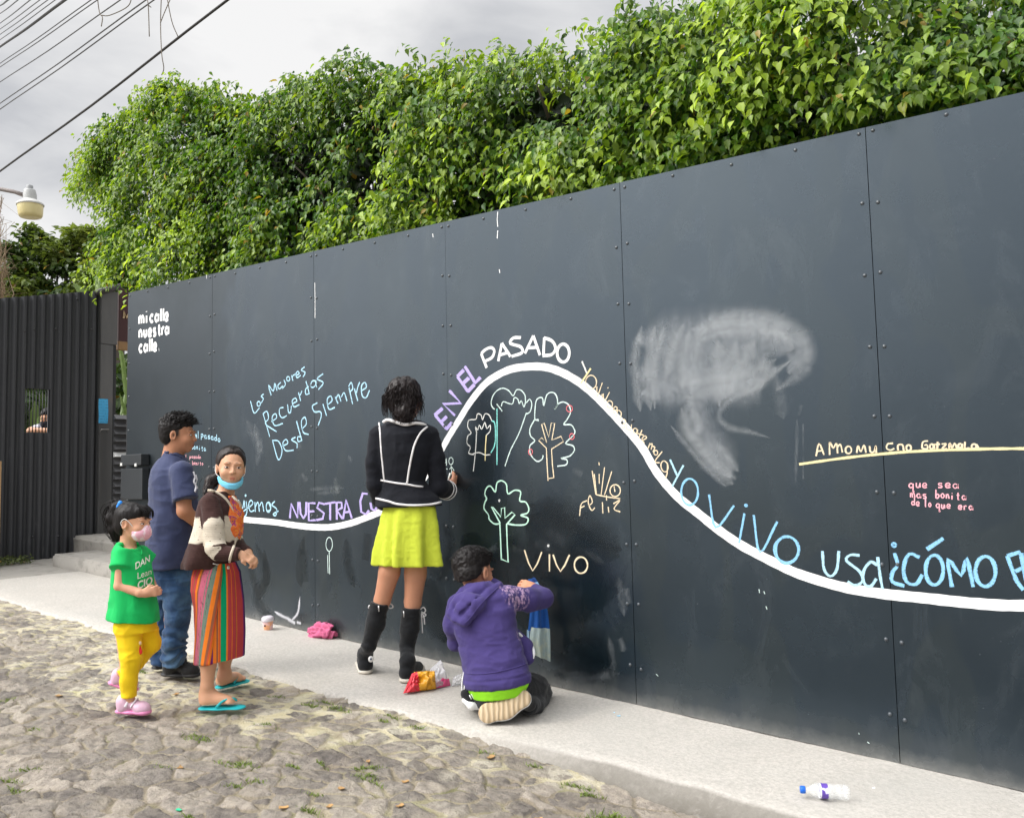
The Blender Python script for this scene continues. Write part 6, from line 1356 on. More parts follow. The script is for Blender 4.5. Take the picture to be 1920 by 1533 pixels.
for i in range(420):
    a, e_ = r_.uniform(0, 6.28), r_.uniform(.25, 1.35); d = np.array([math.cos(a)*math.cos(e_), math.sin(a)*math.cos(e_), math.sin(e_)]); b = TH(*(np.array([0, -.012, .05])+d*np.array([.078, .092, .074]))); fl = hR@(d*.5+np.array([.2*r_.normal(), .75, .1*r_.normal()])); w0 = hR@r_.normal(0, 1, 3)
    lines.append([b+fl*t*.030+w0*.006*math.sin(t*6)+hR@d*.008*math.sin(t*3.1) for t in np.linspace(0, 1, 7)])
V, F = strand_mesh(lines, .0022, .0008); p.raw('hair_strands', V, F, HAIR)

# ------------------------------------------------------------------ GIRL in the cardigan
p = Person(ground(413, 1322), 'girl in a cream banded cardigan and striped skirt with a lowered blue mask', 'person'); J = p.J
hc = J(433, 876, .0); hR = head_frame(-64, -2, 3); p.hR = hR; sc = .89
S = Sdf(.0036); T = add_head(S, hc, hR, sc)
S.cone(J(427, 900, .02), J(421, 930, .02), .034, .042, .025); S.col(p.rows([(924, 402, 434, .02), (942, 394, 434), (1055, 380, 432)], 1.2, R(-12)), R(-12), .03)
S.chain([(J(401, 952, -.09), .028), (J(406, 1028, -.14), .030), (J(446, 1040, -.15), .022), (J(454, 1040, -.15), .020)], .01)
S.chain([(J(424, 945, .12), .034), (J(440, 1020, .14), .028), (J(466, 1036, .0), .020)], .01)
hand(S, J(452, 1039, -.15), (.83, .0, -.42), (-.35, .45, -.8), .118, (.45, .8, .6), 1, .08); hand(S, J(462, 1036, -.03), (.8, -.25, -.45), (-.4, -.3, -.8), .115, (.5, .7, .6), -1, .08)
S.chain([(J(392, 1190, -.05), .048), (J(391, 1245, -.06), .037), (J(388, 1285, -.06), .029), (J(387, 1306, -.05), .026)], .012)
S.chain([(J(420, 1190, .08), .046), (J(422, 1232, .09), .036), (J(421, 1258, .10), .027), (J(421, 1270, .10), .025)], .012)
def bare_foot(S, heel, toe, ank, w=.076):
    heel, toe = np.array(heel), np.array(toe); L_ = np.linalg.norm(toe-heel); F = (toe-heel)/L_; Sd = np.cross(F, (0, 0, 1.0)); Q = lambda u, f, z: heel+F*L_*f+Sd*u+np.array([0, 0, z])
    S.cone(ank, Q(0, .12, .024), .030, .027, .02); S.cone(Q(0, .12, .026), Q(0, .70, .020), .028, .021, .02); S.cone(ank, Q(0, .58, .028), .028, .019, .03); S.cone(Q(-.018, .68, .016), Q(.018, .68, .016), .018, .018, .012)
    for i, (u, ln, rr) in enumerate(((-.027, .95, .0105), (-.010, .96, .008), (.004, .93, .0075), (.017, .88, .007), (.028, .82, .0065))): S.cone(Q(u*.9, .72, .014), Q(u*1.08, ln, .011), rr*1.05, rr, .004)
    S.half(Q(0, .5, .004), (0, 0, -1)); return Q
rz = lambda P: 0
ga, gb_ = p.toloc(ground(377, 1330)), p.toloc(ground(456, 1328)); gc, gd = p.toloc(ground(410, 1291)), p.toloc(ground(461, 1278))
up1 = np.array([0, 0, .016])
Q1 = bare_foot(S, ga+up1, gb_+up1, J(388, 1300, -.05)); Q2 = bare_foot(S, gc+up1, gd+up1, J(421, 1268, .10))
p.part('body', S, SK_GIRL, None, 1, face_attrs(T, sc)); add_eyes(p, T, sc)
TEAL = simple('turquoise_rubber', (.01, .42, .46), .55)
for (a, b, Q) in ((ga, gb_, Q1), (gc, gd, Q2)):
    F = (b-a)/np.linalg.norm(b-a); S = Sdf(.0032); z_ = np.array([0, 0, .008]); L_ = np.linalg.norm(b-a)
    S.cone(a+F*L_*.10+z_, a+F*L_*.45+z_, .034, .030, .01, ((0, 0, 1), .26)); S.cone(a+F*L_*.45+z_, a+F*L_*.86+z_, .030, .041, .01, ((0, 0, 1), .22))
    so = p.part('flip_flop', S, TEAL)
    for u in (-1, 1): o = p.tube('strap', catmull([Q(.036*u, .40, .004), Q(.030*u, .55, .030), Q(.004, .74, .036), Q(-.012, .83, .020)], 5), .0062, TEAL, 6); o.parent = so
# cardigan
BR, CR = (.052, .026, .024), (.62, .54, .43)
KN = Mat('brown_cream_knit'); co = KN.coord('Object'); zg = KN.attr('band'); wv = KN.n.new('ShaderNodeTexWave'); wv.bands_direction = 'DIAGONAL'; wv.inputs['Scale'].default_value = 9; wv.inputs['Distortion'].default_value = .6; KN.l.new(co, wv.inputs['Vector'])
z2_ = KN.math('ADD', zg, KN.math('MULTIPLY', KN.math('SUBTRACT', wv.outputs['Fac'], .5), .007))
m_in = KN.math('MULTIPLY', KN.ramp(KN.math('ADD', z2_, .5), [(.498, 0), (.502, 1)]), KN.math('SUBTRACT', 1.0, KN.ramp(KN.math('ADD', z2_, .5), [(.618, 0), (.622, 1)])))
cr_ = KN.mix(KN.noise(24, 4, .6, co), (.50, .43, .34), (.72, .65, .54)); dots = KN.ramp(KN.noise(75, 1, .4, KN.coord('Object', (1, 1, 1.6))), [(.70, 0), (.73, .6)]); cr_ = KN.mix(dots, cr_, (.10, .07, .05))
KN.set(Base_Color=KN.mix(m_in, KN.mix(KN.noise(60, 3, .6, co), (.036, .017, .016), (.075, .040, .036)), cr_), Roughness=.95); KN.b.inputs['Specular IOR Level'].default_value = .1; KN.b.inputs['Sheen Weight'].default_value = .08
rib = KN.n.new('ShaderNodeTexWave'); rib.bands_direction = 'Z'; rib.inputs['Scale'].default_value = 38; rib.inputs['Distortion'].default_value = 2; KN.l.new(co, rib.inputs['Vector']); KN.bump(KN.math('ADD', rib.outputs['Fac'], KN.noise(160, 3, .6, co)), .3, .003)
S = Sdf(.0042)
S.col(p.rows([(921, 391, 431, .01), (928, 385, 436, .01), (938, 377, 439), (955, 374, 443), (985, 369, 446), (1012, 361, 446), (1035, 355, 441), (1052, 349, 435), (1063, 348, 431)], 1.3, R(-14)), R(-14), .02, (5, .035, 1.0, J(400, 1010)[2], J(400, 1064)[2]))
S.chain([(J(394, 944, -.10), .046), (J(400, 985, -.135), .048), (J(404, 1026, -.15), .045)], .007); S.ell(J(405, 1026, -.158), (.048, .042, .038), None, .010)
S.chain([(J(408, 1036, -.16), .036), (J(448, 1039, -.165), .031)], .007, None, True); S.chain([(J(424, 944, .12), .046), (J(440, 1020, .15), .040), (J(462, 1036, .02), .030)], .02)
za, zb = J(400, 1013)[2], J(400, 967)[2]; el_a, el_b = J(394, 944, -.10), J(405, 1030, -.15); fo_a, fo_b = J(408, 1036, -.15), J(448, 1039, -.155)
def band(P):
    b = (P[:, 2]-za)/(zb-za)*.12
    ab = el_b-el_a; t = np.clip(((P-el_a)@ab)/(ab@ab), 0, 1); d = np.linalg.norm(P-el_a-t[:, None]*ab, axis=1); on = d < .056
    b = np.where(on, (1.12-t)/.60*.12*1.02-.0, b)
    ab = fo_b-fo_a; t2 = ((P-fo_a)@ab)/(ab@ab); d2 = np.linalg.norm(P-fo_a-np.clip(t2, 0, 1)[:, None]*ab, axis=1)
    return np.where((d2 < .045) & (t2 > .10) & (P[:, 1] < -.10), -.05, b)
p.part('cardigan', S, KN.m, addn(wr_noise((8, 8, 12), .004, 15), wr_noise((22, 22, 22), .0012, 17)), 1, lambda P: {'band': band(P)}, None, 'card')
CRM = fabric('cream_knit', (.62, .54, .43), .1, 300, .4)
p.trim('front_band', [(390, 919), (399, 920), (412, 926), (424, 936), (432, 948), (438, 962), (442, 980), (443, 1002), (439, 1022), (433, 1040), (429, 1060), (428, 1066)], 'card', .0072, CRM, 5, None, None, -.13)
p.trim('hem_embroidery', [(399, 1056), (406, 1058), (413, 1058), (421, 1060)], 'card', .0028, fabric('white_thread', (.75, .72, .7)), 1)
# embroidered orange blouse showing at the front
OR = Mat('orange_embroidered_blouse'); n_ = OR.noise(34, 2, .5); OR.set(Base_Color=OR.ramp(n_, [(.38, (.80, .16, .03)), (.5, (.85, .30, .05)), (.56, (.45, .06, .20)), (.64, (.80, .20, .04)), (.72, (.10, .04, .12))], 'CONSTANT'), Roughness=.8); OR.bump(OR.noise(60, 3), .5, .006)
S = Sdf(.0042); S.col(p.rows([(930, 424, 440, .0), (945, 420, 448, -.0), (965, 420, 453), (1000, 418, 451), (1012, 415, 445)], 1.6, R(-20)), R(-20), .01)
p.part('blouse', S, OR.m, wr_noise((26, 26, 18), .006, 19), 1)
p.tube('blouse_neckline', catmull([J(436, 930, -.05), J(442, 936, -.06), J(449, 942, -.05), J(452, 950, -.03)], 4), .0055, CRM)
# woven striped skirt
SKT = Mat('striped_woven_skirt'); u_ = SKT.attr('u'); h_ = SKT.attr('h'); side = SKT.attr('fold')
uL = SKT.math('ADD', u_, SKT.math('MULTIPLY', h_, -.167)); co = SKT.coord('Object')
red, ora, brn, pnk, grn, gry, pur, dor, nvy = (.50, .055, .065), (.80, .20, .02), (.30, .10, .05), (.55, .13, .20), (.0, .33, .14), (.16, .22, .17), (.16, .02, .16), (.62, .10, .03), (.02, .02, .09)
def stripes(v, st_): return SKT.ramp(SKT.math('ADD', SKT.math('MULTIPLY', v, 1.0), .5), st_, 'CONSTANT')
kk = lambda L_: [(max(0, min(1, .5+x)), c) for x, c in L_]
left = stripes(uL, kk([(-.5, red), (-.150, ora), (-.143, red), (-.120, brn), (-.113, red), (-.098, ora), (-.086, brn), (-.079, pnk), (-.054, gry), (-.050, pnk), (-.042, gry), (-.016, ora), (.002, brn), (.012, dor), (.022, ora), (.030, red), (.12, brn)]))
right = stripes(u_, kk([(-.5, dor), (-.012, pur), (.006, ora), (.022, brn), (.028, ora), (.034, dor), (.040, grn), (.068, ora), (.075, red), (.096, ora), (.100, red), (.118, brn), (.124, ora), (.128, red), (.172, pur), (.19, nvy), (.24, red)]))
cc_ = SKT.mix(SKT.ramp(SKT.math('ADD', side, .5), [(.497, 0), (.503, 1)]), left, right)
zz_ = SKT.ramp(SKT.noise(60, 2, .5, SKT.coord('Object', (2, 2, .6))), [(.60, 0), (.64, .5)]); cc_ = SKT.mix(SKT.math('MULTIPLY', zz_, SKT.ramp(SKT.math('ADD', uL, .5), [(.419, 0), (.423, 1), (.482, 1), (.486, 0)])), cc_, (.03, .03, .03))
SKT.set(Base_Color=SKT.mix(SKT.noise(30, 4, .6, co), cc_, SKT.mix(1.0, cc_, (.80, .80, .80), 'MULTIPLY')), Roughness=.85); SKT.b.inputs['Specular IOR Level'].default_value = .2
SKT.bump(SKT.noise(300, 2, .5, SKT.coord('Object', (1, 1, .2))), .25, .002)
S = Sdf(.0042); tl = p.rows([(1055, 368, 442), (1075, 364, 451), (1100, 363, 454), (1130, 368, 457), (1185, 371, 458), (1215, 370, 457), (1236, 369, 456)], 1.05, R(-14))
S.col(tl, R(-14), .01, (4, .03, .6, J(400, 1100)[2], J(400, 1238)[2]), (.10, -.02))
cx0, cy0 = tl[3][1], tl[3][2]; zt, zb_ = J(412, 1070)[2], J(412, 1237)[2]
def sk_attr(P):
    th = np.arctan2(P[:, 0]-cx0, -(P[:, 1]-cy0)); u = th*.115; h = P[:, 2]-(zt+zb_)/2
    line = np.interp(P[:, 2], [zb_, (zb_+zt)/2, zt], [-.002, .022, .052]); return {'u': u, 'h': h, 'fold': np.clip((u-line)*8, -.5, .5)}
p.part('skirt', S, SKT.m, addn(wr_noise((7, 7, 3), .005, 23, 2, False), lambda P: .007*np.clip((np.interp(P[:, 2], [zb_, (zb_+zt)/2, zt], [-.002, .022, .052])-np.arctan2(P[:, 0]-cx0, -(P[:, 1]-cy0))*.115)*120, -.5, .5)), 1, sk_attr, None, 'skirt')
# hair pulled back and a pony tail, mask under the chin
S = Sdf(.0036); TH = lambda x, y, z: hc+hR@(np.array([x, y, z])*sc)
S.ell(TH(0, -.018, .036), np.array((.081, .0965, .083))*sc, hR, 0); S.ell(TH(0, -.045, -.01), np.array((.076, .064, .075))*sc, hR, .015)
def hl(x, y, z):
    q = np.stack(np.broadcast_arrays(x-hc[0], y-hc[1], z-hc[2]), -1)@hR/sc
    yl = np.interp(q[..., 2], [-.07, -.03, -.008, .02, .05, .075, .1], [-.045, -.018, .008, .030, .044, .050, .055])-6.0*(np.abs(q[..., 0])*.0)
    yl = yl-.0+np.where(np.abs(q[..., 0]) < .05, .10*(.05-np.abs(q[..., 0])), 0)-.25*np.clip(.075-q[..., 2], 0, 1)*0
    return q[..., 1]-yl
S._add(hl, (-9,)*3, (9,)*3, 0, 'max')
S.chain([(TH(-.01, -.10, -.01), .030), (J(397, 902, .06), .030), (J(390, 918, .03), .024), (J(384, 932, -.02), .010)], .015)
p.part('hair', S, hair_mat('dark_brown_hair', (.020, .013, .011), .38), wr_noise((50, 50, 14), .0022, 27), 1)
lines = []; r_ = np.random.default_rng(8)
for i in range(90):
    o_ = r_.normal(0, .011, 3); q = [TH(-.01, -.09, .0)+o_, J(399, 900, .05)+o_*1.4, J(391, 917, .02)+o_*1.2, J(384+r_.uniform(-3, 3), 930+r_.uniform(-6, 6), -.03)+o_*.5]; lines.append(catmull(q, 4))
for i in range(120):
    a = r_.uniform(-1.2, 1.2); st_ = np.array([.078*math.sin(a), .038-.05*abs(math.sin(a)), .035+.072*math.cos(a)]); lines.append(catmull([TH(*st_), TH(*(st_*[1.0, .0, 1.03]+[0, -.03, .012])), TH(.02*math.sin(a), -.115, .02)], 4))
V, F = strand_mesh(lines, .0016, .0008); p.raw('hair_strands', V, F, HAIR)
MK = simple('blue_mask_cloth', (.18, .58, .80), .8, var=.06); WS = simple('white_elastic', (.82, .82, .80), .7)
S = Sdf(.0026); pts = [TH(.064, .012, -.062), TH(.052, .055, -.085), TH(.024, .084, -.100), TH(0, .090, -.104), TH(-.024, .084, -.100), TH(-.052, .055, -.085), TH(-.064, .012, -.062)]
pts = catmull(pts, 3)
for i in range(len(pts)-1): S.cone(pts[i], pts[i+1], .0135*sc, .0135*sc, .004, (np.cross(pts[i+1]-pts[i], hR[:, 2]), .42))
mk = p.part('face_mask', S, MK, wr_noise((10, 10, 120), .0012, 3))
for g in (-1, 1): o = p.tube('ear_loop', catmull([TH(.062*g, .015, -.055), TH(.078*g, -.004, -.035), TH(.082*g, -.022, .0), TH(.076*g, -.012, .024)], 4), .0018, WS, 5); o.parent = mk

# ------------------------------------------------------------------ TODDLER in green and yellow
p = Person(ground(243, 1332), 'small girl in a green T-shirt and yellow trousers walking past with a pink face mask', 'person'); J = p.J
hc = J(251, 979, .0); hR = head_frame(-10, -6, 0); p.hR = hR; sc = .82
S = Sdf(.0036); T = add_head(S, hc, hR, sc)
S.cone(J(240, 996, .01), J(240, 1030, .01), .033, .040, .02); S.col(p.rows([(1028, 226, 256), (1046, 224, 264), (1150, 224, 278)], 1.1, R(-20)), R(-20), .02)
S.chain([(J(229, 1046, -.065), .028), (J(224, 1098, -.085), .0245), (J(262, 1111, -.09), .0195), (J(271, 1112, -.085), .0165)], .008); S.chain([(J(268, 1050, .07), .027), (J(285, 1098, .08), .022), (J(286, 1108, -.0), .018)], .008)
hand(S, J(270, 1112, -.085), (.9, .25, .15), (-.1, .9, .1), .105, (.55, .9, .6), -1, .05, .5, .0062); hand(S, J(288, 1108, .0), (-.5, -.8, .1), (-.4, .2, -.3), .10, (.5, .8, .6), 1, .05, .5, .0062)
S.chain([(J(238, 1190, -.04), .05), (J(242, 1300, -.05), .025), (J(243, 1312, -.05), .022)], .01); S.chain([(J(284, 1205, .06), .04), (J(230, 1258, .08), .026), (J(222, 1268, .085), .025)], .01)
p.part('body', S, SK_TOD, None, 1, face_attrs(T, sc)); add_eyes(p, T, sc)
GRN = fabric('bright_green_cotton', (.010, .46, .11), .08, sheen=.05)
S = Sdf(.0042)
S.col(p.rows([(1018, 222, 252, .01), (1026, 218, 262, .0), (1036, 215, 272), (1052, 214, 278), (1080, 214, 283), (1110, 213, 287), (1140, 210, 293), (1160, 208, 294)], 1.12, R(-20)), R(-20), .015, (5, .03, .3, J(240, 1090)[2], J(240, 1160)[2]), (-.12, 0))
S.cone(J(230, 1040, -.06), J(225, 1064, -.085), .040, .048, .02, cut=True); S.cone(J(266, 1036, .06), J(282, 1050, .085), .034, .036, .015, cut=True)
S.ell(J(249, 1015, -.03), (.060, .055, .036), head_frame(-25, 38), .006, 's')
p.part('t_shirt', S, GRN, addn(wr_noise((8, 8, 12), .0038, 31), wr_noise((16, 16, 6), .0025, 33)), 1, None, None, 'shirt')
PRT = fabric('white_shirt_print', (.78, .84, .72), .05, bump=.05)
p.text('shirt_print', [('DAN', (254, 1067), (281, 1052), 12.5, .02), ('Lean', (258, 1085), (284, 1076), 12, .0), ('CIO', (258, 1104), (286, 1093), 13.5, .03)], 'shirt', PRT)
p.trim('collar', [(221, 1020), (232, 1022), (246, 1028), (258, 1036), (266, 1039), (264, 1028), (257, 1016)], 'shirt', .004, GRN)
YEL = fabric('yellow_cotton', (.88, .60, .012), .08, sheen=.05)
S = Sdf(.0042)
S.col(p.rows([(1150, 220, 283), (1166, 219, 288), (1182, 221, 291)], 1.1, R(-15)), R(-15), .02)
S.chain([(J(240, 1178, -.045), .060), (J(246, 1232, -.055), .046), (J(242, 1275, -.055), .036), (J(242, 1305, -.05), .034)], .015, None, True)
S.chain([(J(270, 1172, .04), .058), (J(283, 1206, .055), .046), (J(256, 1240, .07), .036), (J(230, 1263, .08), .032)], .012, None, True)
p.part('trousers', S, YEL, addn(wr_noise((10, 10, 20), .004, 35), wr_noise((20, 20, 8), .002, 37)), 1, None, None, 'trs')
S = Sdf(.0022); q = p.stick(262, 1222, 'trs', .0); q2 = p.stick(262, 1212, 'trs', .0); S.cone(q, q2, .013, .006, .004, (q-p.toloc(CAM), .3)); p.part('knee_print', S, simple('red_print', (.75, .03, .02), .8))
S = Sdf(.0022); q2 = p.stick(262, 1205, 'trs', .0); S.ell(q2, (.009, .006, .010), None, 0); p.part('knee_print', S, simple('cream_print', (.82, .62, .35), .8))
PKS = fabric('pink_silver_shoe', (.68, .44, .56), .15, 200, .2, .35); PKL = simple('translucent_pink_sole', (.75, .25, .48), .35); WL = simple('silver_strap', (.82, .78, .82), .35)
a, b = p.toloc(ground(219, 1336)), p.toloc(ground(282, 1339)); _, Q = shoe(p, a, b, .070, .064, PKS, PKL, None, None, 'shoe', .034, None, .022)
for f_ in (.36, .52): o = p.tube('shoe_strap', catmull([Q(-.034, f_-.03, .036), Q(-.020, f_+.03, .074-.06*(f_-.3)), Q(.0, f_+.07, .088-.07*(f_-.3)), Q(.020, f_+.05, .074-.06*(f_-.3)), Q(.034, f_, .04)], 4), .007 if f_ < .4 else .004, WL, 6)
a, b = J(205, 1282, .09), J(256, 1297, .10); shoe(p, a, b, .068, .062, PKS, PKL, (.30, 0, .95), None, 'shoe', .034, None, .022)
S = Sdf(.0036); TH = lambda x, y, z: hc+hR@(np.array([x, y, z])*sc)
S.ell(TH(0, -.026, .036), np.array((.082, .098, .083))*sc, hR, 0); S.ell(TH(0, -.055, -.01), np.array((.070, .062, .078))*sc, hR, .015); S.ell(TH(0, .050, .066), np.array((.052, .030, .040))*sc, hR, .012)
def hl2(x, y, z):
    q = np.stack(np.broadcast_arrays(x-hc[0], y-hc[1], z-hc[2]), -1)@hR/sc
    yl = np.interp(q[..., 2], [-.09, -.04, -.012, .012, .026, .036, .06], [-.05, -.036, -.022, -.010, .020, .085, .14]); return q[..., 1]-yl
S._add(hl2, (-9,)*3, (9,)*3, 0, 'max')
bnd = J(229, 947, .02)
S.chain([(TH(0, -.07, .080), .032), (bnd+[-.004, 0, .003], .022)], .015); S.chain([(bnd, .022), (J(218, 952, .02), .028), (J(212, 970, .02), .032), (J(214, 992, .02), .026), (J(220, 1012, .02), .010)], .015)
p.part('hair', S, HAIR, wr_noise((40, 40, 12), .003, 41), 1)
lines = []; r_ = np.random.default_rng(12)
for i in range(170):
    o_ = r_.normal(0, .016, 3); q = [bnd+o_*.4, J(216+r_.uniform(-3, 3), 950, .02)+o_, J(208+r_.uniform(-4, 10), 972, .02)+o_*1.2, J(213+r_.uniform(-6, 8), 995, .02)+o_, J(219+r_.uniform(-4, 4), 1012+r_.uniform(-8, 7), .02)+o_*.6]; lines.append(catmull(q, 3))
V, F = strand_mesh(lines, .0020, .0009); p.raw('ponytail_strands', V, F, HAIR); lines = []
for i in range(70):
    x = r_.uniform(-.05, .05); lines.append(catmull([TH(x, .045, .105), TH(x*1.05, .086, .075), TH(x*1.1, .094, .038+r_.uniform(-.01, .012))], 4))
V, F = strand_mesh(lines, .0020, .0009); p.raw('fringe', V, F, HAIR)
S = Sdf(.003); S.ell(bnd+[.004, -.028, .01], (.012, .012, .014), None, 0); S.ell(bnd+[-.004, -.030, -.004], (.010, .010, .012), None, .005); p.part('hair_tie', S, simple('blue_hair_tie', (.01, .25, .80), .4))
PM = Mat('pink_mask_cloth'); PM.set(Base_Color=PM.mix(PM.ramp(PM.noise(40, 2, .5), [(.5, 0), (.55, 1)]), (.80, .42, .52), (.86, .66, .72)), Roughness=.8)
S = Sdf(.003); S.ell(TH(0, .052, -.058), np.array((.062, .062, .050))*sc, hR, 0); S.ell(TH(0, .088, -.035), np.array((.026, .022, .030))*sc, hR, .015); S.half(TH(0, .030, 0), -hR[:, 1]); S.half(TH(0, .06, -.012), hR@np.array([0, -.25, .97])); mk = p.part('face_mask', S, PM.m, wr_noise((8, 8, 60), .0012, 3))
for g in (-1, 1): o = p.tube('ear_loop', catmull([TH(.058*g, .040, -.022), TH(.078*g, .012, .016), TH(.084*g, -.012, .022), TH(.082*g, -.028, -.004), TH(.070*g, -.006, -.042)], 4), .0018, WS, 5); o.parent = mk
# ------------------------------------------------------------------ WOMAN seen from behind
p = Person(ground(722, 1268), 'woman in a white piped black jacket and lime skirt drawing on the wall', 'person'); J = p.J
hc = J(762, 748, .03); hR = head_frame(62, -4, 0); p.hR = hR; sc = 1.02
S = Sdf(.0044); T = add_head(S, hc, hR, sc)
S.cone(J(758, 775, .0), J(757, 800, .0), .050, .056, .03); S.col(p.rows([(803, 730, 787), (824, 722, 794), (905, 728, 786), (945, 732, 796), (1000, 736, 800), (1040, 738, 800)], 1.6, R(76)), R(76), .03)
S.chain([(J(713, 824), .036), (J(703, 895), .034), (J(716, 940, .14), .028)], .012); S.chain([(J(804, 824), .036), (J(822, 908, .02), .034), (J(843, 908, .19), .026), (J(847, 906, .215), .024)], .012)
hand(S, J(846, 906, .21), (.38, .85, .30), (-.7, .25, .35), .165, (.75, 1.1, .8), -1, .06, .7, .0080); hand(S, J(716, 940, .15), (.45, .8, .2), (.5, -.1, .4), .165, (.5, .7, .5), 1, .08, .5, .008)
S.chain([(J(737, 1020), .064), (J(730, 1072), .060), (J(717, 1124, .015), .047), (J(710, 1150, .0), .036)], .012); S.chain([(J(782, 1020), .066), (J(779, 1076), .062), (J(774, 1128, .015), .048), (J(770, 1158, .0), .036)], .012)
p.part('body', S, SK_WOM, None, 1, face_attrs(T, sc)); add_eyes(p, T, sc)
JK = fabric('black_wool', (.0075, .0085, .013), .25, 300, .3, .9, sheen=.05); PIP = fabric('white_piping', (.80, .78, .78), .04, bump=.1)
S = Sdf(.0046)
S.col(p.rows([(789, 730, 787), (795, 718, 799), (803, 709, 809), (815, 703, 815), (840, 702, 814), (870, 706, 806), (902, 713, 797), (918, 712, 808), (932, 706, 822), (948, 702, 829)], 1.5, R(76)), R(76), .02, (5, .03, .7, J(757, 905)[2], J(757, 947)[2]))
S.chain([(J(709, 815, .0), .050), (J(702, 868, -.005), .047), (J(703, 908, .0), .047), (J(712, 935, .10), .043), (J(722, 946, .17), .041)], .015, None, True)
S.chain([(J(808, 816, .0), .050), (J(817, 860, -.005), .050), (J(823, 912, .0), .050), (J(839, 919, .15), .055)], .015, None, True)
p.part('jacket', S, JK, addn(wr_noise((8, 8, 10), .0045, 51), wr_noise((18, 18, 18), .0018, 53)), 1, None, None, 'jk')
for L_ in ([(711, 792), (713, 815), (715, 845), (718, 875), (720.5, 901)], [(801, 800), (788, 812), (778, 832), (773, 850), (768, 875), (763, 908)], [(714, 900), (730, 903), (748, 906), (765, 908), (780, 911), (793, 912)]): p.trim('piping', L_, 'jk', .0058, PIP, 4)
p.trim('piping', [(705, 934), (718, 937), (730, 940), (742, 944), (757, 946), (775, 947), (800, 946), (815, 944), (827, 941)], 'jk', .0065, PIP, 4)
p.tube('collar', catmull([J(719, 791, -.06), J(728, 787, -.085), J(745, 792, -.105), J(760, 796, -.11), J(778, 793, -.10), J(793, 795, -.07), J(800, 800, -.03)], 5), .0095, PIP)
cu_c, cu_b = J(839, 919, .15), J(823, 912, .0); cd = (cu_c-cu_b)/np.linalg.norm(cu_c-cu_b); c1 = np.cross(cd, (0, 0, 1)); c1 /= np.linalg.norm(c1); c2 = np.cross(c1, cd)
for off in (-.004, -.050): 
    cc_ = cu_c+cd*off; p.tube('cuff_piping', [cc_+(.0555 if off > -.01 else .0545)*(math.cos(t)*c1+math.sin(t)*c2) for t in np.linspace(0, 2*math.pi, 25)], .0048, PIP)
LIME = fabric('lime_linen', (.54, .62, .05), .08, 300, .25, .9, sheen=.05)
S = Sdf(.0046); S.col(p.rows([(938, 721, 812), (952, 720, 819), (975, 716, 823), (1005, 711, 824), (1030, 708, 826), (1057, 707, 828)], 1.35, R(78)), R(78), .01, (7, .13, 1.9, J(757, 925)[2], J(757, 1056)[2]), (-.015, 0))
p.part('skirt', S, LIME, addn(wr_noise((9, 9, 4), .005, 57), wr_noise((26, 26, 26), .0018, 59)), 1)
BT = fabric('black_canvas', (.008, .009, .011), .25, 320, .3, .85); RUB = simple('worn_white_rubber', (.62, .58, .50), .6, var=.2)
for (kn, sh, an, hl_, to, zp) in (((711, 1134), (704, 1168), (692, 1222), (687, 1265), (676, 1240), (710, 1140)), ((771, 1143), (768, 1178), (763, 1228), (757, 1281), (794, 1255), (757, 1150))):
    S = Sdf(.0044); a, b = p.toloc(ground(*hl_)), p.toloc(ground(*to)); F = (b-a)/np.linalg.norm(b-a); b = a+F*.25; Sd = np.cross(F, (0, 0, 1.0))
    ank = a+F*.055+np.array([0, 0, .105]); kneeP = J(*kn); shin = J(*sh)
    S.chain([(kneeP, .052), (shin, .053), (J(an[0], an[1]-14, .01), .041), (ank, .036)], .012); S.cone(ank, a+F*.045+[0, 0, .045], .038, .036, .02); S.cone(a+F*.04+[0, 0, .045], a+F*.20+[0, 0, .038], .038, .032, .02); S.cone(ank, a+F*.15+[0, 0, .055], .036, .026, .02)
    axd = (kneeP-shin)/np.linalg.norm(kneeP-shin); S.half(kneeP+axd*.012, axd); S.half(a+[0, 0, .022], (0, 0, -1))
    bo_ = p.part('boot', S, BT, wr_noise((14, 14, 26), .003, 61))
    S = Sdf(.0036); S.cone(a+F*.040+[0, 0, .013], a+F*.13+[0, 0, .013], .042, .038, .01, ((0, 0, 1), .42)); S.cone(a+F*.13+[0, 0, .013], a+F*.215+[0, 0, .014], .038, .043, .01, ((0, 0, 1), .42)); o = p.part('sole', S, RUB); o.parent = bo_
    S = Sdf(.0036); S.ell(a+F*.222+[0, 0, .030], (.034, .034, .024), None, 0); o = p.part('toe_cap', S, RUB); o.parent = bo_
    for i in range(7):
        f_ = .095+.016*i; z0 = .098-.0085*i; o = p.tube('lace', catmull([a+F*f_+Sd*-.030+[0, 0, z0-.012], a+F*f_+[0, 0, z0+.004], a+F*f_+Sd*.030+[0, 0, z0-.012]], 3), .0032, PIP, 5); o.parent = bo_
    zx = J(zp[0], zp[1], -.06); o = p.tube('zip', [J(zp[0], zp[1]-5, -.058), J(zp[0]+.5, zp[1]+6, -.060)], .0042, simple('zip_metal', (.6, .6, .6), .3, .8)); o.parent = bo_
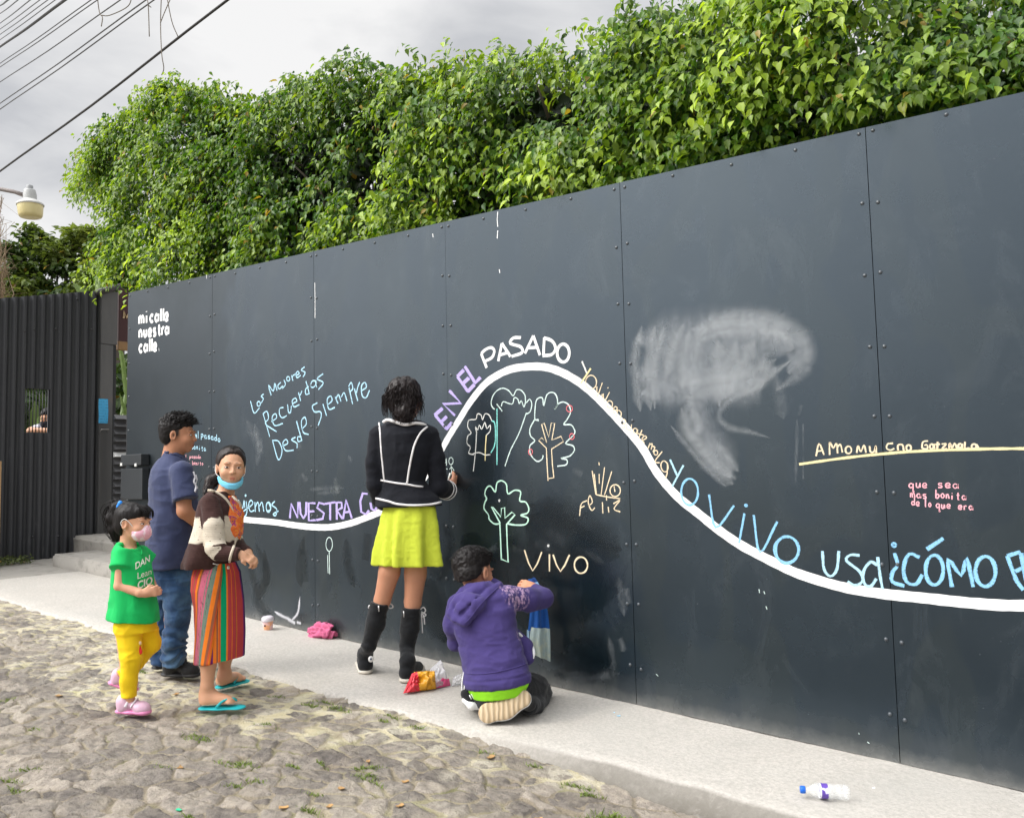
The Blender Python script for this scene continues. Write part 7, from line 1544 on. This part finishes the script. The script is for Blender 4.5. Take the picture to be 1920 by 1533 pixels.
# laces tied in bows at the top, white round patch on the ankle
p.tube('bow', catmull([J(727, 1134, .03), J(733, 1132, .03), J(737, 1137, .03), J(731, 1140, .03), J(728, 1136, .03)], 4), .0038, PIP, 5)
p.tube('lace_end', catmull([J(696, 1136, -.02), J(692, 1135, -.02), J(691, 1140, -.02)], 3), .0038, PIP, 5)
p.tube('bow', [catmull([J(788, 1142, .02), J(794, 1138, .02), J(798, 1144, .02), J(793, 1150, .02)], 4), catmull([J(790, 1148, .02), J(795, 1156, .02), J(796, 1170, .02)], 4), catmull([J(790, 1150, .02), J(791, 1165, .02), J(792, 1186, .02)], 4), catmull([J(790, 1146, .02), J(799, 1152, .02), J(792, 1156, .02)], 4)], .0038, PIP, 5)
S = Sdf(.003); S.ell(J(695.5, 1235, -.045), (.017, .006, .018), frame3((.5, -.86, 0)), 0); p.part('ankle_patch', S, simple('white_patch', (.78, .78, .76), .6))
S = Sdf(.0025); S.ell(J(695.5, 1235, -.053), (.006, .004, .006), None, 0); p.part('ankle_patch', S, simple('navy_patch', (.02, .03, .09), .6))
# chalk in the hand
ch = J(842, 893, .25); tag(MB().tube([p.B+EX*q[0]+EY*q[1]+EZ*q[2] for q in (ch+[-.004, -.01, -.02], ch+[.004, .03, .018])], .005, 8).build('chalk_stick', simple('pale_chalk_stick', (.75, .78, .72), .9), None, True), 'short stick of pale chalk held in the standing woman\'s hand', 'chalk')
# long wavy hair
WH = hair_mat('wavy_black_hair', (.014, .010, .010), .38); S = Sdf(.0040); TH = lambda x, y, z: hc+hR@(np.array([x, y, z])*sc)
S.ell(TH(0, -.024, .040), np.array((.086, .098, .084))*sc, hR, 0); S.ell(TH(0, -.040, -.01), np.array((.084, .070, .090))*sc, hR, .02); S.chain([(J(757, 760, -.05), .060), (J(756, 775, -.07), .050), (J(757, 786, -.08), .030)], .02)
def hl3(x, y, z):
    q = np.stack(np.broadcast_arrays(x-hc[0], y-hc[1], z-hc[2]), -1)@hR/sc
    return q[..., 1]-np.interp(q[..., 2], [-.10, -.03, .0, .03, .06, .09], [-.015, -.012, .008, .05, .07, .08])
S._add(hl3, (-9,)*3, (9,)*3, 0, 'max'); p.part('hair', S, WH, addn(wr_noise((26, 26, 16), .008, 65), wr_noise((60, 60, 30), .003, 67)), 1)
lines = []; r_ = np.random.default_rng(5)
for i in range(560):
    a, e_ = r_.uniform(0, 6.28), r_.uniform(-.5, 1.4); d = np.array([math.cos(a)*math.cos(e_), math.sin(a)*math.cos(e_), math.sin(e_)])
    if d[1] > .55 and d[2] < .5: continue
    b = TH(*(np.array([0, -.028, .03])+d*np.array([.086, .094, .086]))); out_ = hR@np.array([d[0], d[1]*.8-.15, 0]); ln = r_.uniform(.06, .15)
    if d[2] < -.1: ln *= .8
    ph, fr_, am = r_.uniform(0, 6.28), r_.uniform(5, 9), r_.uniform(.004, .010); sx = hR@np.array([1, 0, 0]); q = []
    for t in np.linspace(0, 1, 10): q.append(b+out_*(.030*math.sin(t*2.2))+np.array([0, 0, -1])*ln*t**1.15*(1.0)+sx*am*math.sin(ph+fr_*t)+(hR@np.array([0, 1, 0]))*am*math.cos(ph+fr_*t))
    lines.append(q)
for i in range(120):
    x0 = r_.uniform(733, 785); ph = r_.uniform(0, 6.28); am = r_.uniform(2, 5); L_ = r_.uniform(18, 34); q = [J(x0+(757-x0)*.25*t+am*math.sin(ph+6*t), 762+r_.uniform(0, 2)+L_*t, -.075-.03*t+.01*math.cos(ph+6*t)-.03*(1-abs(x0-758)/30)) for t in np.linspace(0, 1, 9)]; lines.append(q)
V, F = strand_mesh(lines, .0024, .0010); p.raw('hair_strands', V, F, WH)

# ------------------------------------------------------------------ BOY kneeling in the purple hoodie
p = Person(ground(938, 1345), 'boy in a purple hoodie kneeling on the pavement, wiping the wall with a blue cloth', 'person'); J = p.J
hc = J(890, 1074, .17); hR = head_frame(52, -12, 8); p.hR = hR; sc = 1.06
S = Sdf(.0042); T = add_head(S, hc, hR, sc)
S.cone(J(890, 1092, .17), J(895, 1110, .13), .040, .042, .03); S.col(p.rows([(1116, 876, 922, .12), (1150, 864, 952, .08), (1285, 880, 985, .02), (1300, 882, 984, .02)], 1.4, R(66)), R(66), .03)
S.chain([(J(953, 1118, .11), .045), (J(1016, 1121, .24), .028), (J(994, 1101, .42), .026), (J(990, 1098, .45), .024)], .012); S.chain([(J(857, 1140, .12), .042), (J(856, 1195, .22), .034), (J(880, 1190, .40), .026)], .012)
hand(S, J(1004, 1102, .40), (-.80, .45, .12), (.15, .75, -.6), .155, (.35, .65, .5), -1, .08, .4, .0078)
kR = sc
def stub(P):
    q = (P-hc)@hR/sc
    m = np.clip((.040-q[:, 1]+.0)/.02, 0, 1); ear = np.clip((np.abs(q[:, 0])-.074)/.004, 0, 1)
    return np.clip(m*np.clip((q[:, 2]+.078-.9*np.clip(q[:, 1]+.06, 0, 1))/.055, 0, 1)**1.3*(1-ear), 0, 1)
p.part('body', S, SK_KN, None, 1, face_attrs(T, sc, stub)); add_eyes(p, T, sc)
S = Sdf(.0038); TH = lambda x, y, z: hc+hR@(np.array([x, y, z])*sc)
S.ell(TH(0, -.020, .055), np.array((.078, .092, .072))*sc, hR, 0); S.ell(TH(0, .02, .085), np.array((.066, .070, .040))*sc, hR, .02); S.ell(TH(-.02, -.072, .035), np.array((.052, .040, .046))*sc, hR, .015); S.ell(TH(0, -.046, -.004), np.array((.0715, .063, .080))*sc, hR, .012)
def hl4(x, y, z):
    q = np.stack(np.broadcast_arrays(x-hc[0], y-hc[1], z-hc[2]), -1)@hR/sc
    return np.interp(q[..., 1], [-.10, -.06, -.02, .02, .05, .09], [-.050, -.030, .010, .036, .054, .054])-q[..., 2]
S._add(hl4, (-9,)*3, (9,)*3, 0, 'max'); p.part('hair', S, HAIR, addn(wr_noise((34, 34, 34), .005, 71), wr_noise((90, 90, 90), .002, 73)), 1)
lines = []; r_ = np.random.default_rng(6)
for i in range(420):
    a, e_ = r_.uniform(0, 6.28), r_.uniform(.15, 1.4); d = np.array([math.cos(a)*math.cos(e_), math.sin(a)*math.cos(e_), math.sin(e_)]); b = TH(*(np.array([0, -.016, .052])+d*np.array([.076, .090, .070]))); fl = hR@np.array([d[0]*.8+.2*r_.normal(), d[1]*.7+.2*r_.normal(), .15]); lines.append([b+fl*t*.030+hR@d*(.006*math.sin(2.6*t))-np.array([0, 0, 1])*.012*t*t for t in np.linspace(0, 1, 5)])
V, F = strand_mesh(lines, .0020, .0007); p.raw('hair_strands', V, F, HAIR)
# hoodie
HD = Mat('purple_fleece'); co = HD.coord('Object'); b_ = HD.mix(HD.noise(7, 5, .65, co), (.042, .031, .125), (.070, .053, .185)); b_ = HD.mix(HD.ramp(HD.noise(45, 4, .7, co), [(.60, 0), (.74, .25)]), b_, (.12, .10, .22))
b_ = HD.mix(HD.math('MULTIPLY', HD.attr('smear'), HD.ramp(HD.noise(50, 4, .65, HD.coord('Object', (1.6, 1, .7))), [(.48, 0), (.60, 1)])), b_, (.50, .33, .50))
HD.set(Base_Color=b_, Roughness=.95); HD.b.inputs['Sheen Weight'].default_value = .1; HD.b.inputs['Specular IOR Level'].default_value = .15; HD.bump(HD.math('ADD', HD.noise(320, 2, .5, co), HD.math('MULTIPLY', HD.noise(28, 3, .5, co), 2.0)), .3, .003); HD = HD.m
S = Sdf(.0046)
S.col(p.rows([(1096, 872, 935, .11), (1104, 862, 950, .11), (1116, 852, 962, .105), (1140, 848, 966, .09), (1165, 850, 967, .075), (1200, 860, 973, .05), (1235, 864, 986, .025), (1262, 866, 992, .01), (1279, 871, 993, .005)], 1.42, R(66)), R(66), .02, None, (.13, 0))
S.chain([(J(950, 1120, .11), .058), (J(992, 1124, .18), .052), (J(1021, 1122, .25), .045)], .02); S.chain([(J(1020, 1120, .26), .044), (J(1004, 1106, .37), .038)], .012, None, True)
S.chain([(J(860, 1135, .13), .056), (J(853, 1170, .15), .053), (J(858, 1200, .21), .049), (J(878, 1200, .36), .040)], .02)
# hood lying on the back
S.chain([(J(936, 1098, .08), .018), (J(918, 1112, .025), .020), (J(900, 1130, -.01), .022), (J(884, 1150, -.03), .023), (J(870, 1164, -.035), .022), (J(856, 1158, -.015), .020), (J(845, 1149, .01), .019), (J(849, 1136, .04), .018), (J(862, 1116, .08), .018)], .010)
S.ell(J(882, 1132, .01), (.085, .045, .052), frame3((.62, .78, 0)), .012); S.ell(J(868, 1146, -.008), (.045, .040, .042), None, .012); S.cone(J(860, 1128, .04), J(905, 1104, .055), .030, .034, .012)
S.cone(J(856, 1140, -.008), J(892, 1112, .012), .006, .006, .010, op='s'); S.cone(J(864, 1152, -.045), J(898, 1118, -.028), .007, .005, .010, op='s')
S.chain([(J(868, 1108, .10), .020), (J(880, 1103, .075), .020), (J(896, 1101, .065), .020), (J(918, 1099, .07), .020)], .014); S.chain([(J(935, 1099, .16), .026), (J(915, 1092, .20), .026)], .015)
sm_a, sm_b = J(960, 1118, .07), J(976, 1112, .12)
def hd_attr(P): return {'smear': np.maximum(seg_mask(P, [(J(958, 1108, .06), J(974, 1112, .10)), (J(962, 1122, .05), J(972, 1132, .08))], .040, .03), .9*seg_mask(P, [(J(952, 1140, .02), J(955, 1142, .02)), (J(972, 1190, .0), J(970, 1196, .0))], .012, .008))}
hemz = J(930, 1262)[2]
def hemband(P): return -.004*np.exp(-((P[:, 2]-P[:, 0]*.13-hemz+.005)/.006)**2)+.004*np.clip((hemz-P[:, 2]+P[:, 0]*.13)/.02, 0, 1)
p.part('hoodie', S, HD, addn(wr_noise((5, 5, 12), .0065, 75), wr_noise((11, 11, 26), .003, 77), wr_noise((30, 30, 30), .0012, 78), hemband), 1, hd_attr, None, 'hd')
p.trim('hem_seam', [(868, 1260), (890, 1263), (920, 1261), (950, 1255), (975, 1248), (988, 1243)], 'hd', .0032, HD, 4)
p.trim('hood_seam', [(934, 1101), (918, 1115), (900, 1134), (884, 1155), (872, 1168)], 'hd', .0032, HD, 4)
p.tube('zip_edge', catmull([J(973, 1187, .06), J(980, 1194, .08), (J(990, 1202, .09)), J(998, 1212, .08), J(1001, 1224, .06), J(999, 1234, .05)], 5), .007, fabric('white_lining', (.78, .78, .80), .05))
S = Sdf(.0044); S.chain([(J(966, 1190, .10), .03), (J(984, 1210, .09), .034), (J(988, 1232, .07), .036)], .02); p.part('hoodie_front', S, HD, wr_noise((14, 14, 14), .004, 79), 1, hd_attr)
GS = fabric('neon_green_cotton', (.26, .66, .02), .06, sheen=.05)
S = Sdf(.0042); S.col(p.rows([(1262, 874, 990, .008), (1285, 873, 991, .002), (1301, 880, 984, .0)], 1.42, R(66)), R(66), .008, None, (.12, 0)); p.part('undershirt', S, GS, wr_noise((12, 12, 16), .003, 81), 1)
# dark trousers, folded legs
PT = fabric('charcoal_denim', (.016, .017, .019), .3, 260, .35, .9, fade=((.032, .034, .036), 5))
S = Sdf(.0046); S.col(p.rows([(1286, 884, 984, .03), (1302, 876, 988, .025), (1318, 878, 985, .03)], 1.3, R(66)), R(66), .02)
S.chain([(J(962, 1296, .06), .070), (J(1000, 1288, .20), .068), (J(1012, 1296, .30), .060)], .02); S.chain([(J(1014, 1306, .28), .054), (J(1000, 1322, .10), .046), (J(992, 1322, .0), .040)], .015, None, True)
S.chain([(J(900, 1298, .06), .070), (J(890, 1285, .28), .066)], .02); S.chain([(J(890, 1300, .28), .052), (J(882, 1306, .05), .044)], .015)
p.part('trousers', S, PT, addn(wr_noise((11, 11, 14), .005, 83), wr_noise((26, 26, 26), .002, 85)), 1, None, None, 'pt')
# right foot: pale tan patterned sole turned to the camera
TS = Mat('tan_rubber_sole'); wv = TS.n.new('ShaderNodeTexWave'); wv.bands_direction = 'X'; wv.inputs['Scale'].default_value = 13; wv.inputs['Distortion'].default_value = 3.5; wv.inputs['Detail'].default_value = 2; TS.l.new(TS.coord('Object', (1, 1, .6)), wv.inputs['Vector'])
TS.set(Base_Color=TS.mix(wv.outputs['Fac'], (.40, .29, .17), (.60, .47, .31)), Roughness=.75); TS.bump(wv.outputs['Fac'], .6, .006)
SHB = fabric('black_knit_shoe', (.012, .012, .014), .2); SHW = simple('white_foam', (.74, .74, .74), .55)
toe_, mid_, hl_ = J(915, 1336, -.10), J(948, 1328, -.10), J(980, 1309, -.09); nS = np.array([-.05, -.93, .36]); nS /= np.linalg.norm(nS); bk = -nS
S = Sdf(.0038); S.chain([(toe_, .046), (mid_, .037), (hl_, .040)], .012, (nS, .28)); so_ = p.part('sole', S, TS.m)
S = Sdf(.0038); S.chain([(toe_+bk*.016, .047), (mid_+bk*.016, .039), (hl_+bk*.016, .042)], .012, (nS, .26)); p.part('midsole', S, SHW)
S = Sdf(.0040); S.chain([(toe_+bk*.045+[.01, 0, 0], .036), (mid_+bk*.05, .038), (hl_+bk*.055, .036), (J(992, 1318, -.01), .036)], .02); p.part('shoe', S, SHB)
# left shoe, toe down beside the seat
S = Sdf(.0038); S.chain([(J(879, 1312, .0), .030), (J(890, 1306, .05), .036)], .015); S.cone(J(872, 1300, -.01), J(884, 1316, -.02), .022, .026, .012); p.part('shoe', S, SHB)
S = Sdf(.0036); S.chain([(J(872, 1312, -.02), .016), (J(884, 1322, -.035), .019), (J(903, 1323, -.02), .018)], .01); p.part('midsole', S, SHW)
p.tube('lace', [catmull([J(868, 1302, -.01), J(866, 1285, -.0), J(869, 1262, .01), J(871, 1258, .02)], 4), catmull([J(869, 1302, -.01), J(871, 1286, -.01), J(872, 1270, .0)], 4)], .0036, SHW, 5)
p.tube('shoe_stripe', [[J(880, 1302, -.038), J(884, 1310, -.042)], [J(884, 1300, -.036), J(888, 1309, -.04)]], .003, SHW, 5)
# blue and grey cloth in his hand (a thing of its own)
def cloth_sheet(name, L_, R_, mat, parent, wav, seed):
    n = 26; V, F = [], []
    for i in range(len(L_)):
        pass
    Lc, Rc = catmull(L_, 7), catmull(R_, 7); k = len(Lc)
    for i in range(k):
        for j in range(n+1):
            t = j/n; q = Lc[i]*(1-t)+Rc[i]*t; V.append(q+np.array([0, 1, 0])*wav*(math.sin(t*9+seed)*.7+math.sin(t*17+2*seed+i*.05)*.4))
    F = [(i*(n+1)+j, i*(n+1)+j+1, (i+1)*(n+1)+j+1, (i+1)*(n+1)+j) for i in range(k-1) for j in range(n)]; N2 = len(V); V2 = [v+np.array([0, .004, 0]) for v in V]; F += [tuple(N2+q for q in reversed(f)) for f in F]
    VW = [p.B+EX*v[0]+EY*v[1]+EZ*v[2] for v in V+V2]; return link(name, mesh(name, VW, F, True), mat, parent)
cl = empty('wiping_cloth', p.B+EX*.15+EY*.45, PROT, 'blue and pale grey cloth hanging from the kneeling boy\'s hand', 'cloth')
BL = fabric('royal_blue_cloth', (.012, .085, .33), .25, 200, .4); GY = Mat('stained_grey_cloth'); GY.set(Base_Color=GY.mix(GY.ramp(GY.noise(14, 4, .6), [(.45, 0), (.6, 1)]), (.30, .38, .38), (.42, .46, .36)), Roughness=.9); GY.bump(GY.noise(200, 3), .4, .003)
cloth_sheet('blue_part', [J(990, 1086, .46), J(995, 1110, .44), J(994, 1145, .43), J(990, 1182, .43)], [J(1003, 1082, .46), J(1018, 1108, .46), J(1026, 1140, .45), J(1031, 1182, .44)], BL, cl, .012, 1)
cloth_sheet('grey_part', [J(996, 1176, .42), J(993, 1200, .41), J(999, 1226, .41)], [J(1031, 1178, .43), J(1032, 1210, .42), J(1032, 1240, .42)], GY.m, cl, .010, 1)
cloth_sheet('pale_part', [J(988, 1180, .445), J(988, 1194, .445), J(989, 1204, .445)], [J(1000, 1184, .445), J(998, 1200, .445), J(996, 1210, .445)], fabric('pale_blue_cloth', (.28, .42, .55)), cl, .004, 2)
cloth_sheet('light_edge', [J(1000, 1092, .455), J(1004, 1098, .45)], [J(1008, 1090, .455), J(1013, 1100, .45)], fabric('light_blue_edge', (.30, .50, .75)), cl, .003, 3)

# ------------------------------------------------------------------ person looking out through the barred window
b0 = atx(84, 1000, -8.55); b0[2] = G*b0[0]+.12
p = Person(b0, 'person in white with a dark mask leaning behind the barred gate window', 'person'); J = p.J
hc = J(90, 784, .1); hR = head_frame(-95, -12, 0); p.hR = hR; S = Sdf(.006); T = add_head(S, hc, hR, 1.0); hp = hc-J(0, 0, 0)*0
S.cone(J(90, 795, .14), J(89, 806, .14), .055, .06, .03); S.ell(J(86, 845, .2), (.17, .10, .30), None, .03); S.chain([(J(78, 808, .12), .055), (J(60, 815, -.05), .045), (J(58, 806, -.16), .036), (J(90, 807, -.2), .030)], .02); S.chain([(J(104, 808, .12), .055), (J(112, 815, -.05), .045), (J(92, 810, -.14), .038), (J(54, 809, -.19), .032)], .02)
S.chain([(J(82, 880, .2), .09), (J(82, 1003, .2), .07)], .03); S.chain([(J(92, 880, .2), .09), (J(92, 1003, .2), .07)], .03)
p.part('body', S, SK_GIRL, None, 1, face_attrs(T, 1.0)); add_eyes(p, T, 1.0)
S = Sdf(.006); S.ell(J(86, 840, .2), (.20, .125, .30), None, 0); S.chain([(J(78, 804, .12), .075), (J(64, 808, -.02), .062)], .03, None, True); S.chain([(J(102, 804, .12), .075), (J(110, 812, -.02), .062)], .03, None, True); p.part('shirt', S, fabric('white_cotton', (.72, .72, .82)), wr_noise((9, 9, 9), .006, 91))
S = Sdf(.006); S.ell(hc+hR@np.array([0, .045, -.06]), (.07, .068, .065), hR, 0); S.half(hc+hR@np.array([0, .0, -.022]), hR[:, 2]); S.half(hc, -hR[:, 1]); p.part('face_mask', S, fabric('dark_mask', (.012, .012, .022)))
S = Sdf(.006); S.ell(hc+hR@np.array([0, -.02, .045]), (.085, .10, .085), hR, 0); S.half(hc+hR@np.array([0, .05, .045]), hR@np.array([0, .6, -.8])); p.part('hair', S, HAIR, wr_noise((30, 30, 30), .006, 93))
